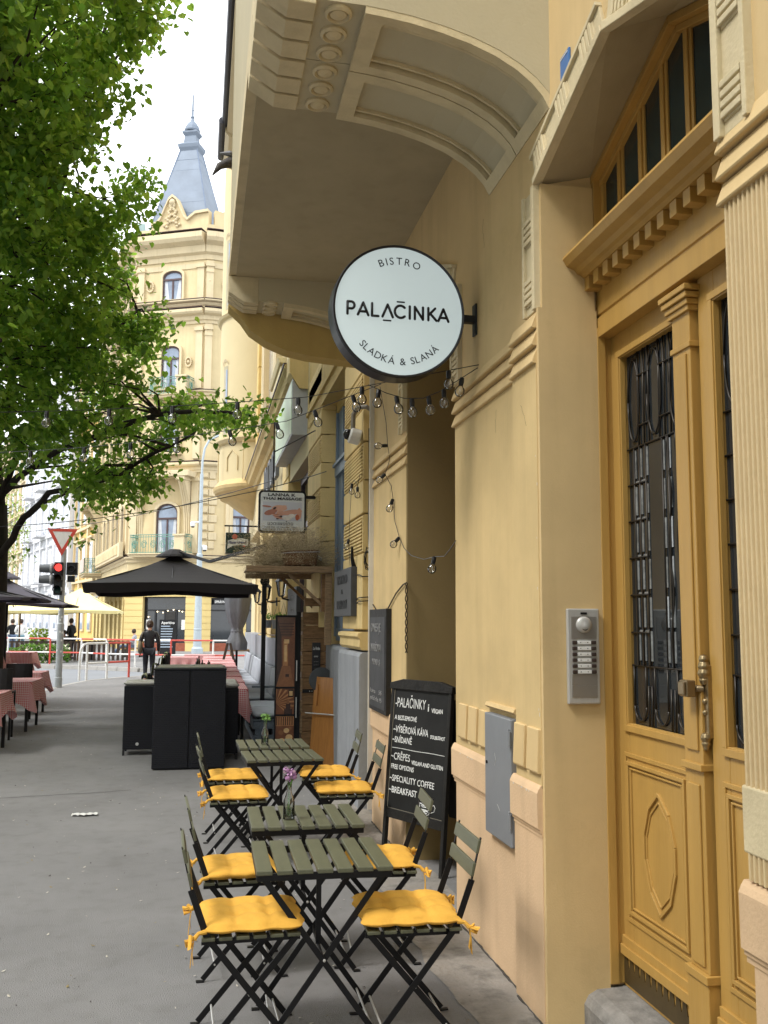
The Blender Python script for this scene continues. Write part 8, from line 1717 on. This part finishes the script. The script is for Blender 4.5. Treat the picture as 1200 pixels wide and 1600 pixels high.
# ================================================================== people
def skinned(name, J, E, m, parent, sub_=2):
    me = bpy.data.meshes.new(name); ks = list(J); me.from_pydata([J[k][0] for k in ks], [(ks.index(a), ks.index(c)) for a, c in E], []); o = bpy.data.objects.new(name, me); COL.objects.link(o)
    me.skin_vertices.new() if False else None
    bm = bmesh.new(); bm.from_mesh(me); ly = bm.verts.layers.skin.verify()
    for v, k in zip(bm.verts, ks):
        r_ = J[k][1]; v[ly].radius = (r_, r_) if not isinstance(r_, tuple) else r_; v[ly].use_root = (k == ks[0])
    bm.to_mesh(me); bm.free()
    md = o.modifiers.new('skin', 'SKIN'); md.use_smooth_shade = True; md.branch_smoothing = .6; s_ = o.modifiers.new('sub', 'SUBSURF'); s_.levels = s_.render_levels = sub_; me.materials.append(m); o.parent = parent
    return o
def person(label, x, y, rz, pose='walk', top=jackm, bot=trousm, hair=hairm, h=1.68, shoes=blackpl, bag=False, bun=False, z=0., shoesole=whitep):
    t = thing('person', label, 'person', (x, y, z), rz); t.scale = (h/1.72,)*3      # faces +y
    if pose == 'walk':   J = dict(pel=(0, 0, .93), kL=(-.09, .10, .50), aL=(-.09, -.0, .09), tL=(-.09, .13, .035), kR=(.09, -.03, .50), aR=(.10, -.30, .17), tR=(.10, -.24, .04), sh=(0, .0, 1.38), nk=(0, .01, 1.47), hd=(0, .04, 1.60), eL=(-.25, -.05, 1.10), hL=(-.24, .06, .86), eR=(.25, -.03, 1.10), hR=(.25, .09, .86))
    elif pose == 'stand': J = dict(pel=(0, 0, .93), kL=(-.09, .02, .50), aL=(-.10, 0, .09), tL=(-.11, .15, .03), kR=(.09, .03, .50), aR=(.10, 0, .09), tR=(.11, .15, .03), sh=(0, .0, 1.38), nk=(0, .01, 1.47), hd=(0, .04, 1.60), eL=(-.25, .0, 1.12), hL=(-.14, .22, 1.08), eR=(.25, .0, 1.12), hR=(.14, .22, 1.06))
    else: J = dict(pel=(0, 0, .50), kL=(-.10, .48, .52), aL=(-.10, .86, .14), tL=(-.10, .98, .10), kR=(.10, .50, .50), aR=(.08, .80, .12), tR=(.08, .94, .06), sh=(0, -.12, .95), nk=(0, -.10, 1.04), hd=(0, -.04, 1.17), eL=(-.25, -.02, .70), hL=(-.08, .22, .66), eR=(.25, -.02, .70), hR=(.06, .24, .64))
    V = {k: Vector(v) for k, v in J.items()}; mid = lambda a, c, t_=.5: tuple(V[a].lerp(V[c], t_))
    body = dict(pel=(J['pel'], .09), wst=(mid('pel', 'sh', .42), (.08, .07)), chs=(mid('pel', 'sh', .8), (.09, .07)), nk=(J['nk'], .052), hd0=(tuple(V['hd']+Vector((0, 0, -.06))), .068), hd=(J['hd'], (.078, .095)), hd2=(tuple(V['hd']+Vector((0, .0, .07))), (.066, .08)),
                sL=(tuple(V['sh']+Vector((-.17, 0, 0))), .04), eL=(J['eL'], .03), hL=(J['hL'], .026), gL=(tuple(V['hL']+(V['hL']-V['eL']).normalized()*.10), .030), sR=(tuple(V['sh']+Vector((.17, 0, 0))), .04), eR=(J['eR'], .03), hR=(J['hR'], .026), gR=(tuple(V['hR']+(V['hR']-V['eR']).normalized()*.10), .030),
                qL=(tuple(V['pel']+Vector((-.09, 0, -.04))), .06), kL=(J['kL'], .045), aL=(J['aL'], .037), tL=(J['tL'], .032), qR=(tuple(V['pel']+Vector((.09, 0, -.04))), .06), kR=(J['kR'], .045), aR=(J['aR'], .037), tR=(J['tR'], .032))
    skinned('body', body, [('pel', 'wst'), ('wst', 'chs'), ('chs', 'nk'), ('nk', 'hd0'), ('hd0', 'hd'), ('hd', 'hd2'), ('chs', 'sL'), ('sL', 'eL'), ('eL', 'hL'), ('hL', 'gL'), ('chs', 'sR'), ('sR', 'eR'), ('eR', 'hR'), ('hR', 'gR'), ('pel', 'qL'), ('qL', 'kL'), ('kL', 'aL'), ('aL', 'tL'), ('pel', 'qR'), ('qR', 'kR'), ('kR', 'aR'), ('aR', 'tR')], skin, t)
    g = 1.14
    jk = dict(pel=(tuple(V['pel']+Vector((0, 0, -.04))), (.175, .14)), wst=(body['wst'][0], (.155, .125)), chs=(body['chs'][0], (.19, .135)), nk=(mid('sh', 'nk', .95), .07), sL=(body['sL'][0], .075), eL=(J['eL'], .056), hL=(mid('eL', 'hL', .97), .046), sR=(body['sR'][0], .075), eR=(J['eR'], .056), hR=(mid('eR', 'hR', .97), .046))
    skinned('jacket', jk, [('pel', 'wst'), ('wst', 'chs'), ('chs', 'nk'), ('chs', 'sL'), ('sL', 'eL'), ('eL', 'hL'), ('chs', 'sR'), ('sR', 'eR'), ('eR', 'hR')], top, t)
    tr_ = dict(pel=(J['pel'], (.165, .12)), qL=(body['qL'][0], .102), kL=(J['kL'], .072), aL=(mid('kL', 'aL', .93), .050), qR=(body['qR'][0], .102), kR=(J['kR'], .072), aR=(mid('kR', 'aR', .93), .050))
    skinned('trousers', tr_, [('pel', 'qL'), ('qL', 'kL'), ('kL', 'aL'), ('pel', 'qR'), ('qR', 'kR'), ('kR', 'aR')], bot, t)
    for s in 'LR':
        b = B(); a, c = V['a'+s], V['t'+s]; b.tube([tuple(a+Vector((0, -.04, -.02))), tuple(a.lerp(c, .4)+Vector((0, 0, -.0))), tuple(c), tuple(c+(c-a).normalized()*.04)], [.05, .052, .044, .02], 10); sh = b.build('shoe', shoes, t, smooth=True)
    hd = V['hd']; b = B()
    b.lathe([(.0, .125), (.05, .118), (.085, .08), (.10, .03), (.098, -.02), (.085, -.06), (.05, -.085)], tuple(hd+Vector((0, -.022, .0))), 16); b.build('hair', hair, t, smooth=True)
    if bun: b = B(); b.lathe([(0, -.045), (.035, -.03), (.048, 0), (.035, .03), (0, .045)], tuple(hd+Vector((0, -.115, .0))), 10); b.build('hair_bun', hair, t, smooth=True)
    b = B(); b.lathe([(0, -.018), (.014, -.01), (.012, .012), (0, .02)], tuple(hd+Vector((0, .10, -.01))), 6)
    for sg in (-1, 1): b.lathe([(0, -.02), (.014, 0), (0, .02)], tuple(hd+Vector((sg*.078, .0, -.01))), 6)
    b.build('face_features', skin, t, smooth=True)
    if bag:
        b = B(); V2 = []
        prf = [(.02, .92), (.10, .96), (.13, 1.04), (.12, 1.14), (.08, 1.22), (.04, 1.27)]
        for r_, z_ in prf:
            for i in range(14): a = 2*math.pi*i/14; V2.append((-.24+r_*.55*math.cos(a), -.06+r_*1.25*math.sin(a), z_-.12))
        b.add(V2, [(k*14+i, k*14+(i+1) % 14, (k+1)*14+(i+1) % 14, (k+1)*14+i) for k in range(5) for i in range(14)]+[tuple(range(14))]); b.tube([(-.24, -.06, 1.14), (-.20, -.11, 1.30), (-.15, -.09, 1.43), (-.14, .02, 1.45)], .012, 6)
        o = b.build('handbag', bagm, None, smooth=True); o.location = (x, y, z); o.rotation_euler.z = rz; tag(o, 'olive-brown slouchy handbag on the walking woman\'s shoulder', 'bag')
    return t
person('woman walking away in a black leather jacket and dark trousers, hair tied up', -1.25, 27.0, R(3), 'walk', h=1.70, bun=True, bag=True)
person('man in a grey shirt sitting on a bench by the yellow pier, legs stretched left', -2.95, 46.8, R(82), 'sit', shirtm, denim, h=1.75)
person('man in black standing under the yellow parasol', -5.35, 43.9, R(60), 'stand', blackm, blackm, h=1.78)
person('person in a pale patterned coat at the left by the railing', -8.4, 43.2, R(-20), 'stand', mat('pale_blue_coat', (.5, .55, .62), .9, var=.4, vs_=9), denim, h=1.66)
person('person in a white shirt farther back on the terrace', -8.3, 49.0, R(10), 'stand', whitep, mat('teal_trousers', (.12, .2, .24), .9), h=1.75)
person('person in dark clothes standing farthest back on the terrace', -8.9, 50.2, R(30), 'stand', blackm, denim, h=1.75)
person('person in black seated low at the middle terrace table', -5.7, 44.2, R(170), 'sit', blackm, blackm, h=1.7)
t = thing('pavement_bench', 'low wooden bench by the yellow pier', 'bench', (-2.9, 46.8, 0), R(-8)); b = B(); b.box(-.5, .5, -.5, .5, .38, .43); b.build('seat', plank, t)
for sx in (-.4, .4): b = B(); b.box(sx-.04, sx+.04, -.45, .45, 0, .38); b.build('leg', black, t)
t = wthing('street_name_post', 'thin grey post with a small black name board at the left', 'sign', (-6.9, 37, 0)); b = B(); b.tube([(-6.9, 37.0, -.1), (-6.9, 37.0, 2.9)], .05, 8); b.build('post', galv, t); b = B(); b.box(-7.55, -6.85, 36.93, 36.96, 2.25, 2.42); b.build('name_board', blackpl, t)
text('Mánesova', .14, (-7.5, 36.925, 2.29), (1, 0, 0), (0, 0, 1), whitep, t, width=.58) if False else None
